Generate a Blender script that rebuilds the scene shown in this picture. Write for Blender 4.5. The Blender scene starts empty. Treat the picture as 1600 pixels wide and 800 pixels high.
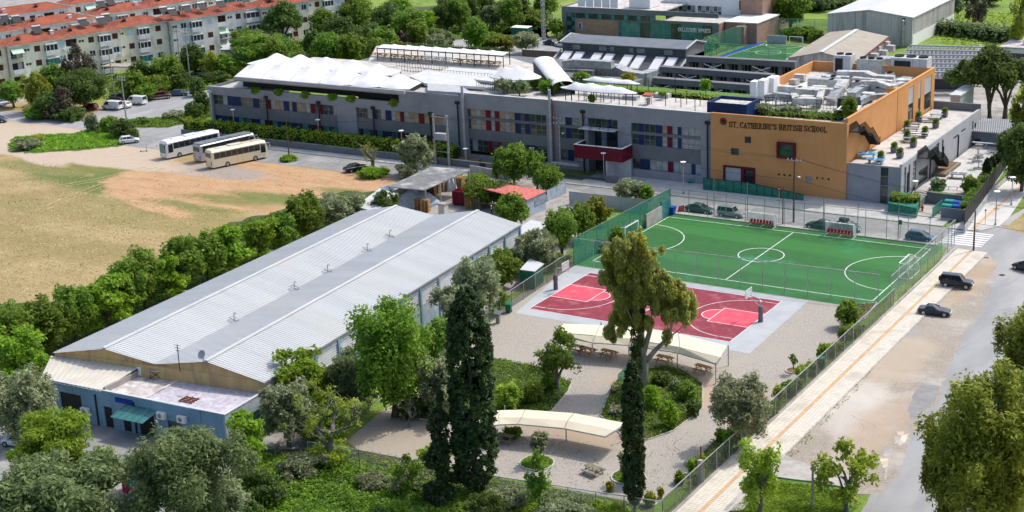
import bpy, math, random
import numpy as np
from math import sin, cos, pi, radians, sqrt, atan2
random.seed(7)
RNG = np.random.default_rng(11)
scene = bpy.context.scene
COL = scene.collection
# camera
CAMH, FPX = 66.0, 2389.1
_p, _r, _y = radians(17.4876), radians(-2.5825), radians(-32.5693)
FW = np.array([sin(_y)*cos(_p), cos(_y)*cos(_p), -sin(_p)])
_rt = np.array([cos(_y), -sin(_y), 0.0]); _up = np.cross(_rt, FW)
RT = _rt*cos(_r)+_up*sin(_r); UP = -_rt*sin(_r)+_up*cos(_r)
cam_d = bpy.data.cameras.new('camera'); cam = bpy.data.objects.new('camera', cam_d); COL.objects.link(cam)
from mathutils import Matrix, Vector
cam.matrix_world = Matrix(((RT[0],UP[0],-FW[0],0),(RT[1],UP[1],-FW[1],0),(RT[2],UP[2],-FW[2],CAMH),(0,0,0,1)))
cam_d.sensor_width = 36; cam_d.lens = 36*FPX/1600; cam_d.clip_start = 1; cam_d.clip_end = 6000
scene.camera = cam
# light
SUN_EL, SUN_AZ = radians(54), radians(27)      # azimuth from +y towards +x
world = bpy.data.worlds.new('World'); scene.world = world; world.use_nodes = True
wn = world.node_tree.nodes; bg = wn['Background']
sky = wn.new('ShaderNodeTexSky'); sky.sky_type = 'NISHITA'; sky.sun_disc = False
sky.sun_elevation = SUN_EL; sky.sun_rotation = SUN_AZ; sky.air_density = 1.0; sky.dust_density = 3.5
world.node_tree.links.new(sky.outputs[0], bg.inputs[0]); bg.inputs[1].default_value = 0.15
sd = bpy.data.lights.new('sun', 'SUN'); sd.energy = 2.15; sd.angle = radians(0.55); sd.color = (1, 0.955, 0.88)
so = bpy.data.objects.new('sun', sd); COL.objects.link(so)
sdir = Vector((cos(SUN_EL)*sin(SUN_AZ), cos(SUN_EL)*cos(SUN_AZ), sin(SUN_EL)))
so.rotation_euler = sdir.to_track_quat('Z', 'Y').to_euler(); so.location = (0, 0, 120)
scene.view_settings.view_transform = 'Standard'; scene.view_settings.look = 'None'
scene.view_settings.exposure = 0.56; scene.view_settings.gamma = 1.0
# survey helpers (photo survey -> world metres)
def ray(px, py): return FW*FPX + RT*(px-800) - UP*(py-400)
def W(px, py, z=0.0):
 d = ray(px, py); t = (z-CAMH)/d[2]; return (float(t*d[0]), float(t*d[1]), float(z))
def onY(px, py, Y):
 d = ray(px, py); t = Y/d[1]; return (float(t*d[0]), Y, float(CAMH+t*d[2]))
def onX(px, py, X):
 d = ray(px, py); t = X/d[0]; return (X, float(t*d[1]), float(CAMH+t*d[2]))
def row_of(x, y, z):
 v = np.array([x, y, z-CAMH]); return 400-FPX*float(v@UP)/float(v@FW)
def col_of(x, y, z):
 v = np.array([x, y, z-CAMH]); return 800+FPX*float(v@RT)/float(v@FW)
def hgt(x, y, py):
 lo, hi = -2.0, 60.0
 for _ in range(30):
  m = (lo+hi)/2
  if row_of(x, y, m) > py: lo = m
  else: hi = m
 return lo
def ppm(x, y, z=0): return FPX/float(np.array([x, y, z-CAMH])@FW)   # photo pixels per metre
# materials
MATS = {}
class NT:
 def __init__(s, m): s.t = m.node_tree; s.n = s.t.nodes; s.l = s.t.links; s.c = {}
 def node(s, typ, **kw):
  n = s.n.new(typ)
  for k, v in kw.items(): setattr(n, k, v)
  return n
 def put(s, sock, v):
  if hasattr(v, 'is_output'): s.l.new(v, sock)
  elif isinstance(v, (tuple, list)):
   v = tuple(v)
   sock.default_value = (v+(1,))[:len(sock.default_value)] if len(v) < len(sock.default_value) else v[:len(sock.default_value)]
  else: sock.default_value = v
 def pos(s, obj=False):
  k = 'o' if obj else 'w'
  if k not in s.c:
   s.c[k] = s.node('ShaderNodeTexCoord').outputs['Object'] if obj else s.node('ShaderNodeNewGeometry').outputs['Position']
  return s.c[k]
 def mapv(s, v, scale=(1,1,1), rot=0.0, loc=(0,0,0)):
  n = s.node('ShaderNodeMapping'); s.l.new(v, n.inputs[0]); n.inputs['Scale'].default_value = scale
  n.inputs['Rotation'].default_value = (0,0,rot); n.inputs['Location'].default_value = loc; return n.outputs[0]
 def noise(s, scale, v=None, detail=3, rough=0.55):
  n = s.node('ShaderNodeTexNoise'); s.l.new(v or s.pos(), n.inputs['Vector'])
  n.inputs['Scale'].default_value = scale; n.inputs['Detail'].default_value = detail; n.inputs['Roughness'].default_value = rough
  return n.outputs['Fac']
 def ramp(s, f, a, b):
  n = s.node('ShaderNodeMapRange'); n.interpolation_type = 'SMOOTHSTEP'; s.put(n.inputs[0], f)
  n.inputs[1].default_value = a; n.inputs[2].default_value = b; return n.outputs[0]
 def m(s, op, a, b=0.0):
  n = s.node('ShaderNodeMath', operation=op); s.put(n.inputs[0], a); s.put(n.inputs[1], b); return n.outputs[0]
 def mix(s, f, a, b, blend='MIX'):
  n = s.node('ShaderNodeMix', data_type='RGBA', blend_type=blend); s.put(n.inputs[0], f)
  s.put(n.inputs[6], a); s.put(n.inputs[7], b); return n.outputs[2]
 def blob(s, c, rx, ry, rot=0.0, soft=0.25, wob=0.6, wscale=0.12):
  v = s.mapv(s.mapv(s.pos(), loc=(-c[0], -c[1], 0)), scale=(1/rx, 1/ry, 0), rot=0)
  if rot: v = s.mapv(s.mapv(s.mapv(s.pos(), loc=(-c[0], -c[1], 0)), rot=rot), scale=(1/rx, 1/ry, 0))
  n = s.node('ShaderNodeVectorMath', operation='LENGTH'); s.l.new(v, n.inputs[0])
  d = s.m('ADD', n.outputs['Value'], s.m('MULTIPLY', s.m('SUBTRACT', s.noise(wscale, detail=6, rough=0.65), 0.5), wob*2))
  return s.ramp(d, 1+soft, 1-soft)
 def bsdf(s): return s.n['Principled BSDF']
 def bump(s, h, strength=0.3, dist=0.05):
  n = s.node('ShaderNodeBump'); n.inputs['Strength'].default_value = strength; n.inputs['Distance'].default_value = dist
  s.put(n.inputs['Height'], h); s.l.new(n.outputs[0], s.bsdf().inputs['Normal'])
def newmat(name):
 m = bpy.data.materials.new(name); m.use_nodes = True; MATS[name] = m; return m, NT(m)
def pm(name, c1, c2=None, scale=1.0, rough=0.7, metal=0.0, detail=4, bump=0.0, stretch=(1,1,1), c3=None, s3=0.15, spec=0.2, lo=.35, hi=.65, obj=False, alpha=None, streak=0):
 m, t = newmat(name); b = t.bsdf()
 if c2 is None: c2 = tuple(min(1, x*0.86) for x in c1)
 v = t.mapv(t.pos(obj), scale=stretch)
 n = t.noise(scale, v, detail); col = t.mix(t.ramp(n, lo, hi), c1, c2)
 if c3: col = t.mix(t.ramp(t.noise(s3, v, 5, .65), .5, .66), col, c3)
 t.put(b.inputs['Base Color'], col); b.inputs['Roughness'].default_value = rough; b.inputs['Metallic'].default_value = metal
 b.inputs['Specular IOR Level'].default_value = spec
 if streak: t.put(b.inputs['Base Color'], t.mix(t.m('MULTIPLY', t.ramp(t.noise(1.1, t.mapv(v, scale=(1,1,.12)), 5, .7), .48, .8), streak), col, tuple(x*.55 for x in c1)))
 if bump: t.bump(t.noise(scale*4, v, 4), bump)
 if alpha is not None: b.inputs['Alpha'].default_value = alpha
 return m
def leafmat(name, dark, mid, light, trans=0.25, rough=0.55):
 m, t = newmat(name); b = t.bsdf()
 g = t.node('ShaderNodeNewGeometry'); r = g.outputs['Random Per Island']
 oi = t.node('ShaderNodeObjectInfo').outputs['Random']
 clump = t.noise(0.55, None, 2)
 f = t.m('ADD', t.m('MULTIPLY', r, 0.55), t.m('MULTIPLY', t.ramp(clump, .3, .7), 0.45))
 col = t.mix(t.ramp(f, 0.0, 0.55), dark, mid); col = t.mix(t.ramp(f, 0.5, 1.0), col, light)
 hs = t.node('ShaderNodeHueSaturation'); t.put(hs.inputs['Color'], col)
 t.put(hs.inputs['Hue'], t.m('ADD', 0.482, t.m('MULTIPLY', oi, 0.034))); t.put(hs.inputs['Value'], t.m('ADD', 0.84, t.m('MULTIPLY', oi, 0.38)))
 t.put(b.inputs['Base Color'], hs.outputs[0]); b.inputs['Roughness'].default_value = rough; b.inputs['Specular IOR Level'].default_value = 0.2
 tr = t.node('ShaderNodeBsdfTranslucent'); t.put(tr.inputs[0], t.mix(0.5, hs.outputs[0], light))
 mx = t.node('ShaderNodeMixShader'); mx.inputs[0].default_value = trans
 t.l.new(b.outputs[0], mx.inputs[1]); t.l.new(tr.outputs[0], mx.inputs[2]); t.l.new(mx.outputs[0], t.n['Material Output'].inputs[0])
 return m
def islandmat(name, cols, rough=0.8, bump=0.0, scale=3.0):
 m, t = newmat(name); b = t.bsdf(); r = t.node('ShaderNodeNewGeometry').outputs['Random Per Island']
 col = t.mix(t.ramp(r, 0, 1), cols[0], cols[1])
 if len(cols) > 2: col = t.mix(t.ramp(t.noise(scale, None, 5), .45, .7), col, cols[2])
 t.put(b.inputs['Base Color'], col); b.inputs['Roughness'].default_value = rough
 if bump: t.bump(t.noise(scale*3, None, 3), bump)
 return m
def netmat(name, col, alpha):
 m, t = newmat(name); b = t.bsdf(); t.put(b.inputs['Base Color'], col); b.inputs['Roughness'].default_value = 0.7
 tp = t.node('ShaderNodeBsdfTransparent'); mx = t.node('ShaderNodeMixShader')
 t.put(mx.inputs[0], t.m('MULTIPLY', t.m('ADD', 0.7, t.m('MULTIPLY', t.noise(1.2, None, 4), 0.6)), alpha))
 t.l.new(tp.outputs[0], mx.inputs[1]); t.l.new(b.outputs[0], mx.inputs[2]); t.l.new(mx.outputs[0], t.n['Material Output'].inputs[0]); return m
# mesh builder
class MB:
 def __init__(s): s.v = []; s.f = []
 def add(s, vs, fs):
  o = len(s.v); s.v += [tuple(map(float, p)) for p in vs]; s.f += [tuple(i+o for i in q) for q in fs]; return s
 def box(s, x0, x1, y0, y1, z0, z1):
  return s.add([(x0,y0,z0),(x1,y0,z0),(x1,y1,z0),(x0,y1,z0),(x0,y0,z1),(x1,y0,z1),(x1,y1,z1),(x0,y1,z1)],
     [(0,3,2,1),(4,5,6,7),(0,1,5,4),(1,2,6,5),(2,3,7,6),(3,0,4,7)])
 def obox(s, c, hx, hy, z0, z1, a):
  ca, sa = cos(a), sin(a); P = [(c[0]+x*ca-y*sa, c[1]+x*sa+y*ca) for x, y in ((-hx,-hy),(hx,-hy),(hx,hy),(-hx,hy))]
  return s.prism(P, z0, z1)
 def prism(s, P, z0, z1):
  n = len(P); vs = [(p[0],p[1],z0 if len(p) < 3 else z0) for p in P]+[(p[0],p[1],z1) for p in P]
  return s.add(vs, [tuple(range(n-1,-1,-1)), tuple(range(n,2*n))]+[(i,(i+1)%n,n+(i+1)%n,n+i) for i in range(n)])
 def hexa(s, lo, hi):     # two loops of equal length
  n = len(lo); return s.add(list(lo)+list(hi), [tuple(range(n-1,-1,-1)), tuple(range(n,2*n))]+[(i,(i+1)%n,n+(i+1)%n,n+i) for i in range(n)])
 def slab(s, P, t):       # 3D polygon given thickness downwards
  return s.hexa([(p[0],p[1],p[2]-t) for p in P], P)
 def bar(s, a, b, w, h=None):
  a = Vector(a); b = Vector(b); h = h or w; d = (b-a).normalized(); u = d.cross(Vector((0,0,1)))
  if u.length < 1e-3: u = Vector((1,0,0))
  u.normalize(); v = u.cross(d); u *= w/2; v *= h/2
  return s.hexa([a-u-v, a+u-v, a+u+v, a-u+v], [b-u-v, b+u-v, b+u+v, b-u+v])
 def tube(s, pts, rad, n=8, cap=True):
  pts = [Vector(p) for p in pts]; rad = rad if isinstance(rad, (list, tuple)) else [rad]*len(pts); base = len(s.v); k = len(pts)
  for i, p in enumerate(pts):
   d = (pts[min(i+1,k-1)]-pts[max(i-1,0)]).normalized(); u = d.cross(Vector((0.1,0.03,1)) if abs(d.z) < .98 else Vector((0,1,0))).normalized(); v = d.cross(u)
   for j in range(n):
    a = 2*pi*j/n; q = p+(u*cos(a)+v*sin(a))*rad[i]; s.v.append((q.x,q.y,q.z))
  for i in range(k-1):
   for j in range(n): s.f.append((base+i*n+j, base+i*n+(j+1)%n, base+(i+1)*n+(j+1)%n, base+(i+1)*n+j))
  if cap: s.f.append(tuple(base+j for j in range(n-1,-1,-1))); s.f.append(tuple(base+(k-1)*n+j for j in range(n)))
  return s
 def cyl(s, c, r, z0, z1, n=12, r2=None): return s.tube([(c[0],c[1],z0),(c[0],c[1],z1)], [r, r if r2 is None else r2], n)
 def lathe(s, c, prof, n=12):
  base = len(s.v)
  for r, z in prof:
   for j in range(n): a = 2*pi*j/n; s.v.append((c[0]+r*cos(a), c[1]+r*sin(a), c[2]+z))
  for i in range(len(prof)-1):
   for j in range(n): s.f.append((base+i*n+j, base+i*n+(j+1)%n, base+(i+1)*n+(j+1)%n, base+(i+1)*n+j))
  s.f.append(tuple(base+j for j in range(n-1,-1,-1))); s.f.append(tuple(base+(len(prof)-1)*n+j for j in range(n)))
  return s
 def grid(s, fn, nu, nv):
  base = len(s.v)
  for i in range(nu+1):
   for j in range(nv+1): s.v.append(tuple(map(float, fn(i/nu, j/nv))))
  for i in range(nu):
   for j in range(nv): a = base+i*(nv+1)+j; s.f.append((a, a+nv+1, a+nv+2, a+1))
  return s
 def data(s, name, mat, smooth=False):
  me = bpy.data.meshes.new(name); me.from_pydata(s.v, [], s.f); me.update()
  if mat is not None: me.materials.append(MATS[mat] if isinstance(mat, str) else mat)
  if smooth: me.polygons.foreach_set('use_smooth', [True]*len(me.polygons))
  return me
 def build(s, name, mat, parent=None, smooth=False, **kw):
  return link(name, s.data(name, mat, smooth), parent, **kw)
def link(name, data, parent=None, loc=None, rz=None, label=None, cat=None, group=None, kind=None, scale=None):
 o = bpy.data.objects.new(name, data); COL.objects.link(o)
 if parent is not None: o.parent = parent
 if loc is not None: o.location = loc
 if rz is not None: o.rotation_euler = (0,0,rz)
 if scale is not None: o.scale = scale
 if label: o['label'] = label
 if cat: o['category'] = cat
 if group: o['group'] = group
 if kind: o['kind'] = kind
 return o
def thing(name, label, cat, loc=(0,0,0), rz=0.0, group=None, scale=None):
 return link(name, None, None, loc, rz, label, cat, group, scale=scale)
KIDS = {}
def kids(o): return [c for c in COL.objects if c.parent == o]
def box(name, x0, x1, y0, y1, z0, z1, mat, parent=None, **kw): return MB().box(x0,x1,y0,y1,z0,z1).build(name, mat, parent, **kw)
def copy_thing(root, loc, rz, label=None, group=None, tree=None, scale=None):
 r = root.copy(); COL.objects.link(r); r.location = loc; r.rotation_euler = (0,0,rz)
 if scale is not None: r.scale = scale
 if label: r['label'] = label
 if group: r['group'] = group
 for ch, subs in tree:
  c = ch.copy(); COL.objects.link(c); c.parent = r
  for g in subs: d = g.copy(); COL.objects.link(d); d.parent = c
 return r
def tree_of(root):
 allo = list(COL.objects); ch = [o for o in allo if o.parent == root]
 return [(c, [g for g in allo if g.parent == c]) for c in ch]
def wall_holes(L, H, holes, y=0.0, th=0.3, z0=0.0, x0=0.0):
 """wall in the local xz-plane, front face at y, with real openings"""
 xs = sorted(set([x0, x0+L]+[v for h in holes for v in (h[0], h[1])])); zs = sorted(set([z0, z0+H]+[v for h in holes for v in (h[2], h[3])]))
 mb = MB(); nx, nz = len(xs), len(zs)
 solid = lambda i, j: 0 <= i < nx-1 and 0 <= j < nz-1 and not any(h[0] <= (xs[i]+xs[i+1])/2 <= h[1] and h[2] <= (zs[j]+zs[j+1])/2 <= h[3] for h in holes)
 Y0, Y1 = y, y+th
 mb.v = [(x, yy, z) for yy in (Y0, Y1) for x in xs for z in zs]; I = lambda k, i, j: k*nx*nz+i*nz+j
 for i in range(nx-1):
  for j in range(nz-1):
   if not solid(i, j): continue
   mb.f.append((I(0,i,j), I(0,i+1,j), I(0,i+1,j+1), I(0,i,j+1))); mb.f.append((I(1,i,j), I(1,i,j+1), I(1,i+1,j+1), I(1,i+1,j)))
   if not solid(i-1, j): mb.f.append((I(0,i,j), I(0,i,j+1), I(1,i,j+1), I(1,i,j)))
   if not solid(i+1, j): mb.f.append((I(0,i+1,j), I(1,i+1,j), I(1,i+1,j+1), I(0,i+1,j+1)))
   if not solid(i, j-1): mb.f.append((I(0,i,j), I(1,i,j), I(1,i+1,j), I(0,i+1,j)))
   if not solid(i, j+1): mb.f.append((I(0,i,j+1), I(0,i+1,j+1), I(1,i+1,j+1), I(1,i,j+1)))
 return mb
def rough_poly(P, step=1.2, amp=0.5, seed=1):
 rg = random.Random(seed); out = []
 for i in range(len(P)):
  a, b = P[i], P[(i+1) % len(P)]; d = sqrt((b[0]-a[0])**2+(b[1]-a[1])**2); n = max(1, int(d/step)); nx, ny = -(b[1]-a[1])/(d+1e-6), (b[0]-a[0])/(d+1e-6)
  for k in range(n):
   t = k/n; e = rg.uniform(-amp, amp) if k else 0; out.append((a[0]+(b[0]-a[0])*t+nx*e, a[1]+(b[1]-a[1])*t+ny*e))
 return out
def sheet(name, P, z, mat, px=True, rough=0.0, step=1.5, kind='structure', parent=None, th=0.0, **kw):
 Q = [W(*p)[:2] for p in P] if px else P
 if rough: Q = rough_poly(Q, step, rough, len(name)*7+len(P))
 mb = MB()
 if th: mb.prism(Q, z-th, z)
 else: mb.add([(x,y,z) for x,y in Q], [tuple(range(len(Q)))])
 me = mb.data(name, mat)
 import bmesh
 bm = bmesh.new(); bm.from_mesh(me); bmesh.ops.triangulate(bm, faces=[f for f in bm.faces if len(f.verts) > 4]); bmesh.ops.recalc_face_normals(bm, faces=bm.faces)
 if not th:
  for f in bm.faces:
   if f.normal.z < 0: f.normal_flip()
 bm.to_mesh(me); bm.free()
 return link(name, me, parent, kind=kind if parent is None or kind == 'stuff' else None, **kw)
def stripes(name, segs, z, mat, w=0.12, parent=None):
 mb = MB()
 for a, b in segs:
  dx, dy = b[0]-a[0], b[1]-a[1]; l = sqrt(dx*dx+dy*dy); nx, ny = -dy/l*w/2, dx/l*w/2
  mb.add([(a[0]-nx,a[1]-ny,z),(b[0]-nx,b[1]-ny,z),(b[0]+nx,b[1]+ny,z),(a[0]+nx,a[1]+ny,z)], [(0,1,2,3)])
 return mb.build(name, mat, parent)
def arc_strip(name, c, r, a0, a1, z, mat, w=0.12, parent=None, n=40):
 mb = MB(); mb.grid(lambda u, v: (c[0]+(r+(v-.5)*w)*cos(a0+(a1-a0)*u), c[1]+(r+(v-.5)*w)*sin(a0+(a1-a0)*u), z), n, 1)
 return mb.build(name, mat, parent)
# MATERIALS
pm('white_paint', (.8,.8,.79), (.74,.74,.73), 1.5); pm('line_white', (.74,.74,.74), (.5,.52,.5), 1.1, rough=.6, lo=.45, hi=.8)
pm('asphalt', (.27,.27,.27), (.22,.22,.22), .6, .9, c3=(.36,.35,.33), s3=.12, bump=.15)
pm('asphalt_side', (.31,.315,.32), (.255,.26,.265), .35, .85, c3=(.36,.355,.345), s3=.12, bump=.1, stretch=(1,.25,1))
pm('asphalt_patch2', (.23,.23,.235), (.26,.26,.26), 1, .9); pm('asphalt_patch', (.15,.15,.155), (.2,.195,.19), 2, .9)
pm('concrete', (.42,.4,.375), (.34,.325,.3), .8, .85, c3=(.28,.26,.235), s3=.25)
pm('concrete_yard', (.36,.34,.315), (.27,.255,.24), .5, .9, c3=(.2,.19,.175), s3=.3)
pm('kerb', (.5,.48,.45), (.38,.36,.33), 2, .85)
islandmat('paving', [(.55,.51,.435), (.6,.56,.485), (.46,.42,.35)], .8, scale=.4)
islandmat('paving_tactile', [(.5,.32,.16), (.56,.37,.2), (.45,.32,.2)], .8, scale=.6)
islandmat('paving_grey', [(.48,.475,.46), (.53,.52,.5), (.42,.41,.39)], .8, scale=.4)
pm('roof_terrace', (.52,.505,.47), (.44,.425,.4), .6, .85, c3=(.38,.36,.33), s3=.3)
pm('court_apron', (.4,.425,.445), (.365,.39,.41), .5, .8, c3=(.34,.365,.385), s3=.15)
pm('court_red', (.25,.037,.058), (.2,.03,.048), 1.4, .75, c3=(.3,.085,.1), s3=.5, streak=.25)
pm('court_pink', (.72,.08,.125), (.64,.07,.11), 1.0, .75, c3=(.66,.13,.15), s3=.5)
pm('school_grey', (.3,.305,.33), (.265,.27,.295), .5, .8, c3=(.24,.245,.265), s3=.12, streak=.3)
pm('dark_grey', (.105,.11,.118), (.085,.09,.097), .6, .75); pm('mid_grey', (.17,.175,.185), (.145,.15,.16), .5, .8)
pm('light_grey', (.42,.43,.45), (.37,.38,.4), .5, .7); pm('pale_grey', (.55,.56,.57), (.48,.49,.5), .6, .7)
pm('orange', (.62,.3,.12), (.58,.275,.105), .35, .85, c3=(.58,.27,.095), s3=.2, streak=.22)
pm('crimson', (.14,.007,.024), (.115,.006,.018), 1, .5); pm('school_blue', (.008,.03,.105), (.006,.024,.085), 1, .45)
pm('sign_maroon', (.06,.012,.012), (.05,.01,.01), 3, .5)
pm('roof_cream', (.6,.57,.5), (.52,.49,.42), .4, .7); pm('tan_blind', (.42,.3,.19), (.3,.21,.14), .9, .8, lo=.4, hi=.6); pm('grey_blind', (.42,.4,.38), (.3,.29,.28), 1.0, .8)
pm('tent_white', (.72,.725,.735), (.66,.665,.68), .4, .6)
pm('metal_dark', (.03,.032,.035), (.02,.02,.022), 3, .6); pm('metal_grey', (.3,.31,.32), (.24,.25,.255), 3, .45, .5)
pm('galvanised', (.48,.5,.51), (.36,.38,.39), 1.4, .38, .6, lo=.4, hi=.6); pm('duct_pale', (.62,.62,.6), (.42,.41,.39), .7, .6, .15, c3=(.3,.29,.27), s3=.8)
pm('concrete_pole', (.42,.405,.38), (.3,.29,.27), 2, .85); pm('wood_pole', (.12,.08,.055), (.08,.055,.04), 3, .9)
pm('wood', (.42,.27,.12), (.3,.185,.08), 3, .8, stretch=(1,1,4)); pm('wood_grey', (.24,.22,.16), (.16,.15,.1), 3, .85); pm('pallet_wood', (.5,.33,.15), (.3,.185,.085), 2.5, .85)
pm('canopy_cream', (.7,.63,.47), (.64,.57,.43), .4, .75)
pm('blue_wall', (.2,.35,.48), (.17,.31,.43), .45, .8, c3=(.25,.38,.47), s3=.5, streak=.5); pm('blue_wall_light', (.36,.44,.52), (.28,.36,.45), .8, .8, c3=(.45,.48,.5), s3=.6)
pm('sign_blue', (.012,.04,.3), (.01,.035,.25), 1, .5)
pm('ochre_wall', (.58,.41,.19), (.5,.34,.16), .8, .85, c3=(.4,.28,.16), s3=.5, stretch=(2,2,.4))
pm('stone_chips', (.5,.47,.53), (.36,.34,.39), 2.2, .9, c3=(.6,.57,.62), s3=.5, bump=.2); pm('roof_patchy', (.62,.58,.55), (.4,.37,.36), 1.2, .85, c3=(.3,.27,.26), s3=.7)
pm('cream_wall', (.82,.79,.66), (.76,.73,.6), .35, .9, c3=(.6,.56,.45), s3=.3, streak=.5); pm('cream_pale', (.83,.82,.76), (.77,.76,.69), .35, .9, c3=(.6,.57,.48), s3=.3, streak=.5)
pm('apt_white', (.72,.73,.74), (.6,.62,.65), .8, .8); pm('shutter_brown', (.11,.04,.028), (.07,.03,.02), 2, .7); pm('shutter_blue', (.55,.66,.76), (.46,.58,.7), 2, .7)
pm('fabric_awning', (.62,.62,.56), (.5,.52,.46), 1, .8); pm('fabric_mint', (.5,.66,.55), (.42,.58,.48), 1, .8)
pm('brick_tan', (.36,.235,.18), (.3,.19,.145), .8, .9); pm('brick_wall', (.19,.125,.105), (.15,.1,.085), 1.5, .9)
pm('hall_grey', (.58,.56,.55), (.5,.485,.475), .5, .8, stretch=(3,3,.15), c3=(.3,.27,.25), s3=.5); pm('hall_roof', (.58,.585,.6), (.52,.525,.54), .25, .5)
pm('shed_roof', (.36,.33,.27), (.31,.285,.235), .4, .8, c3=(.31,.28,.25), s3=.2); pm('slate_blue_roof', (.17,.19,.22), (.14,.16,.185), .5, .7)
pm('rust', (.22,.07,.035), (.15,.05,.03), 2, .9); pm('rubber', (.012,.012,.012), (.02,.02,.02), 3, .85)
pm('green_plastic', (.015,.16,.085), (.012,.13,.07), 2, .5); pm('teal_plastic', (.03,.3,.27), (.025,.25,.22), 2, .5); pm('blue_plastic', (.01,.1,.42), (.01,.08,.34), 2, .45)
pm('blue_cover', (.012,.085,.45), (.01,.07,.38), 1, .6); pm('tarp', (.5,.56,.64), (.3,.36,.44), .9, .5, bump=.8); pm('red_tile_sheet', (.4,.07,.055), (.55,.2,.17), 1.6, .75, stretch=(1,3,1))
pm('fibre_cement', (.3,.305,.31), (.22,.225,.23), .8, .85, c3=(.55,.54,.52), s3=.35); pm('magenta', (.42,.01,.12), (.35,.01,.1), 2, .5)
pm('bark', (.16,.12,.09), (.08,.06,.045), 3, .95, stretch=(1,1,.3)); pm('bark_pale', (.36,.33,.29), (.2,.18,.155), 1.5, .9, stretch=(1,1,.3)); pm('bark_grey', (.2,.185,.165), (.1,.09,.08), 2.5, .95)
pm('soil', (.2,.13,.075), (.13,.085,.05), 1.5, .95); pm('plastic_red', (.5,.015,.02), (.4,.012,.016), 2, .4); pm('terracotta', (.45,.13,.07), (.36,.1,.055), 2, .7)
m, t = newmat('roof_tiles'); v = t.pos()
c = t.mix(t.ramp(t.noise(.25, v, 5), .35, .68), (.38,.105,.055), (.26,.07,.04)); c = t.mix(t.ramp(t.noise(1.6, v, 4), .5, .75), c, (.5,.17,.09))
t.put(t.bsdf().inputs['Base Color'], c); t.bsdf().inputs['Roughness'].default_value = .85; t.bump(t.noise(5, v, 3), .5, .1)
m, t = newmat('roof_sheet'); v = t.pos()
c = t.mix(t.ramp(t.noise(.18, t.mapv(v, scale=(.25,2.2,1)), 4), .35, .7), (.5,.52,.53), (.45,.47,.48)); c = t.mix(t.ramp(t.noise(.9, t.mapv(v, scale=(.12,3.2,1)), 5, .7), .6, .8), c, (.33,.33,.33)); c = t.mix(t.m('MULTIPLY', t.ramp(t.noise(.1, t.mapv(v, scale=(1,1,1)), 5, .7), .5, .7), .6), c, (.52,.5,.45)); c = t.mix(t.ramp(t.noise(2.2, v, 3, .8), .72, .76), c, (.3,.27,.24))
t.put(t.bsdf().inputs['Base Color'], c); t.bsdf().inputs['Roughness'].default_value = .8; t.bsdf().inputs['Specular IOR Level'].default_value = .2
for nm, c1, c2, r in (('glass', (.02,.03,.035), (.055,.075,.08), .08), ('glass_green', (.015,.045,.03), (.03,.08,.045), .08), ('glass_teal', (.03,.16,.16), (.06,.24,.235), .25), ('glass_car', (.012,.016,.02), (.02,.028,.034), .06)):
 pm(nm, c1, c2, .5, r, spec=.6)
pm('glass_pale', (.3,.36,.38), (.2,.25,.27), .7, .15, spec=.6)
m, t = newmat('turf'); v = t.pos(); band = t.ramp(t.noise(.1, t.mapv(v, scale=(.15,1.6,1)), 2), .42, .58)
c = t.mix(band, (.009,.095,.01), (.018,.14,.018)); c = t.mix(t.m('MULTIPLY', t.ramp(t.noise(1.2, t.mapv(v, scale=(.5,2,1)), 6, .7), .4, .75), .5), c, (.025,.19,.05)); c = t.mix(t.ramp(t.noise(.12, v, 4), .55, .75), c, (.015,.2,.075)); c = t.mix(t.m('MULTIPLY', t.ramp(t.noise(.5, t.mapv(v, scale=(.25,2.5,1)), 5, .7), .5, .75), .5), c, (.04,.1,.02)); c = t.mix(t.m('MULTIPLY', t.ramp(t.noise(.16, v, 4), .3, .2), .6), c, (.03,.12,.015))
t.put(t.bsdf().inputs['Base Color'], c); t.bsdf().inputs['Roughness'].default_value = .9; t.bump(t.noise(14, v, 3), .5, .04)
def gravel(name, a, b, c3, warm=None, blobs=()):
 m, t = newmat(name); v = t.pos(); c = t.mix(t.ramp(t.noise(5, v, 5, .75), .35, .65), a, b); c = t.mix(t.ramp(t.noise(.22, v, 5, .6), .45, .7), c, c3)
 for (p, rx, ry, rot, col, st) in blobs: c = t.mix(t.m('MULTIPLY', t.blob(p, rx, ry, rot, .45, .7, .35), st), c, col)
 c = t.mix(t.ramp(t.noise(9, v, 2), .72, .76), c, (.16,.13,.1))
 t.put(t.bsdf().inputs['Base Color'], c); t.bsdf().inputs['Roughness'].default_value = .95; t.bump(t.noise(10, v, 4), .6, .05)
gravel('gravel_yard', (.41,.38,.335), (.23,.21,.185), (.34,.31,.265), blobs=[(W(1070,610),9,4,0,(.4,.29,.2),.8),(W(890,670),7,3,0,(.36,.26,.18),.7),(W(600,680),8,5,0,(.33,.26,.19),.5)])
gravel('gravel_lot', (.38,.335,.28), (.2,.175,.14), (.4,.37,.33), blobs=[(W(1400,560),3.5,9,0,(.4,.33,.25),.8),(W(1330,640),3,6,0,(.56,.52,.47),.6),(W(1370,670),2.5,9,0,(.4,.31,.23),.7),(W(1425,520),1.2,1.8,0,(.3,.28,.27),.8),(W(1280,575),1.6,9,0,(.4,.27,.15),.6),(W(1520,440),1.5,12,0,(.4,.29,.19),.6),(W(1350,610),3,3,0,(.56,.52,.46),.5)])
pm('track_earth', (.36,.24,.135), (.45,.31,.18), .5, .95); pm('sand_edge', (.5,.4,.29), (.62,.56,.48), .8, .95)
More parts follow.
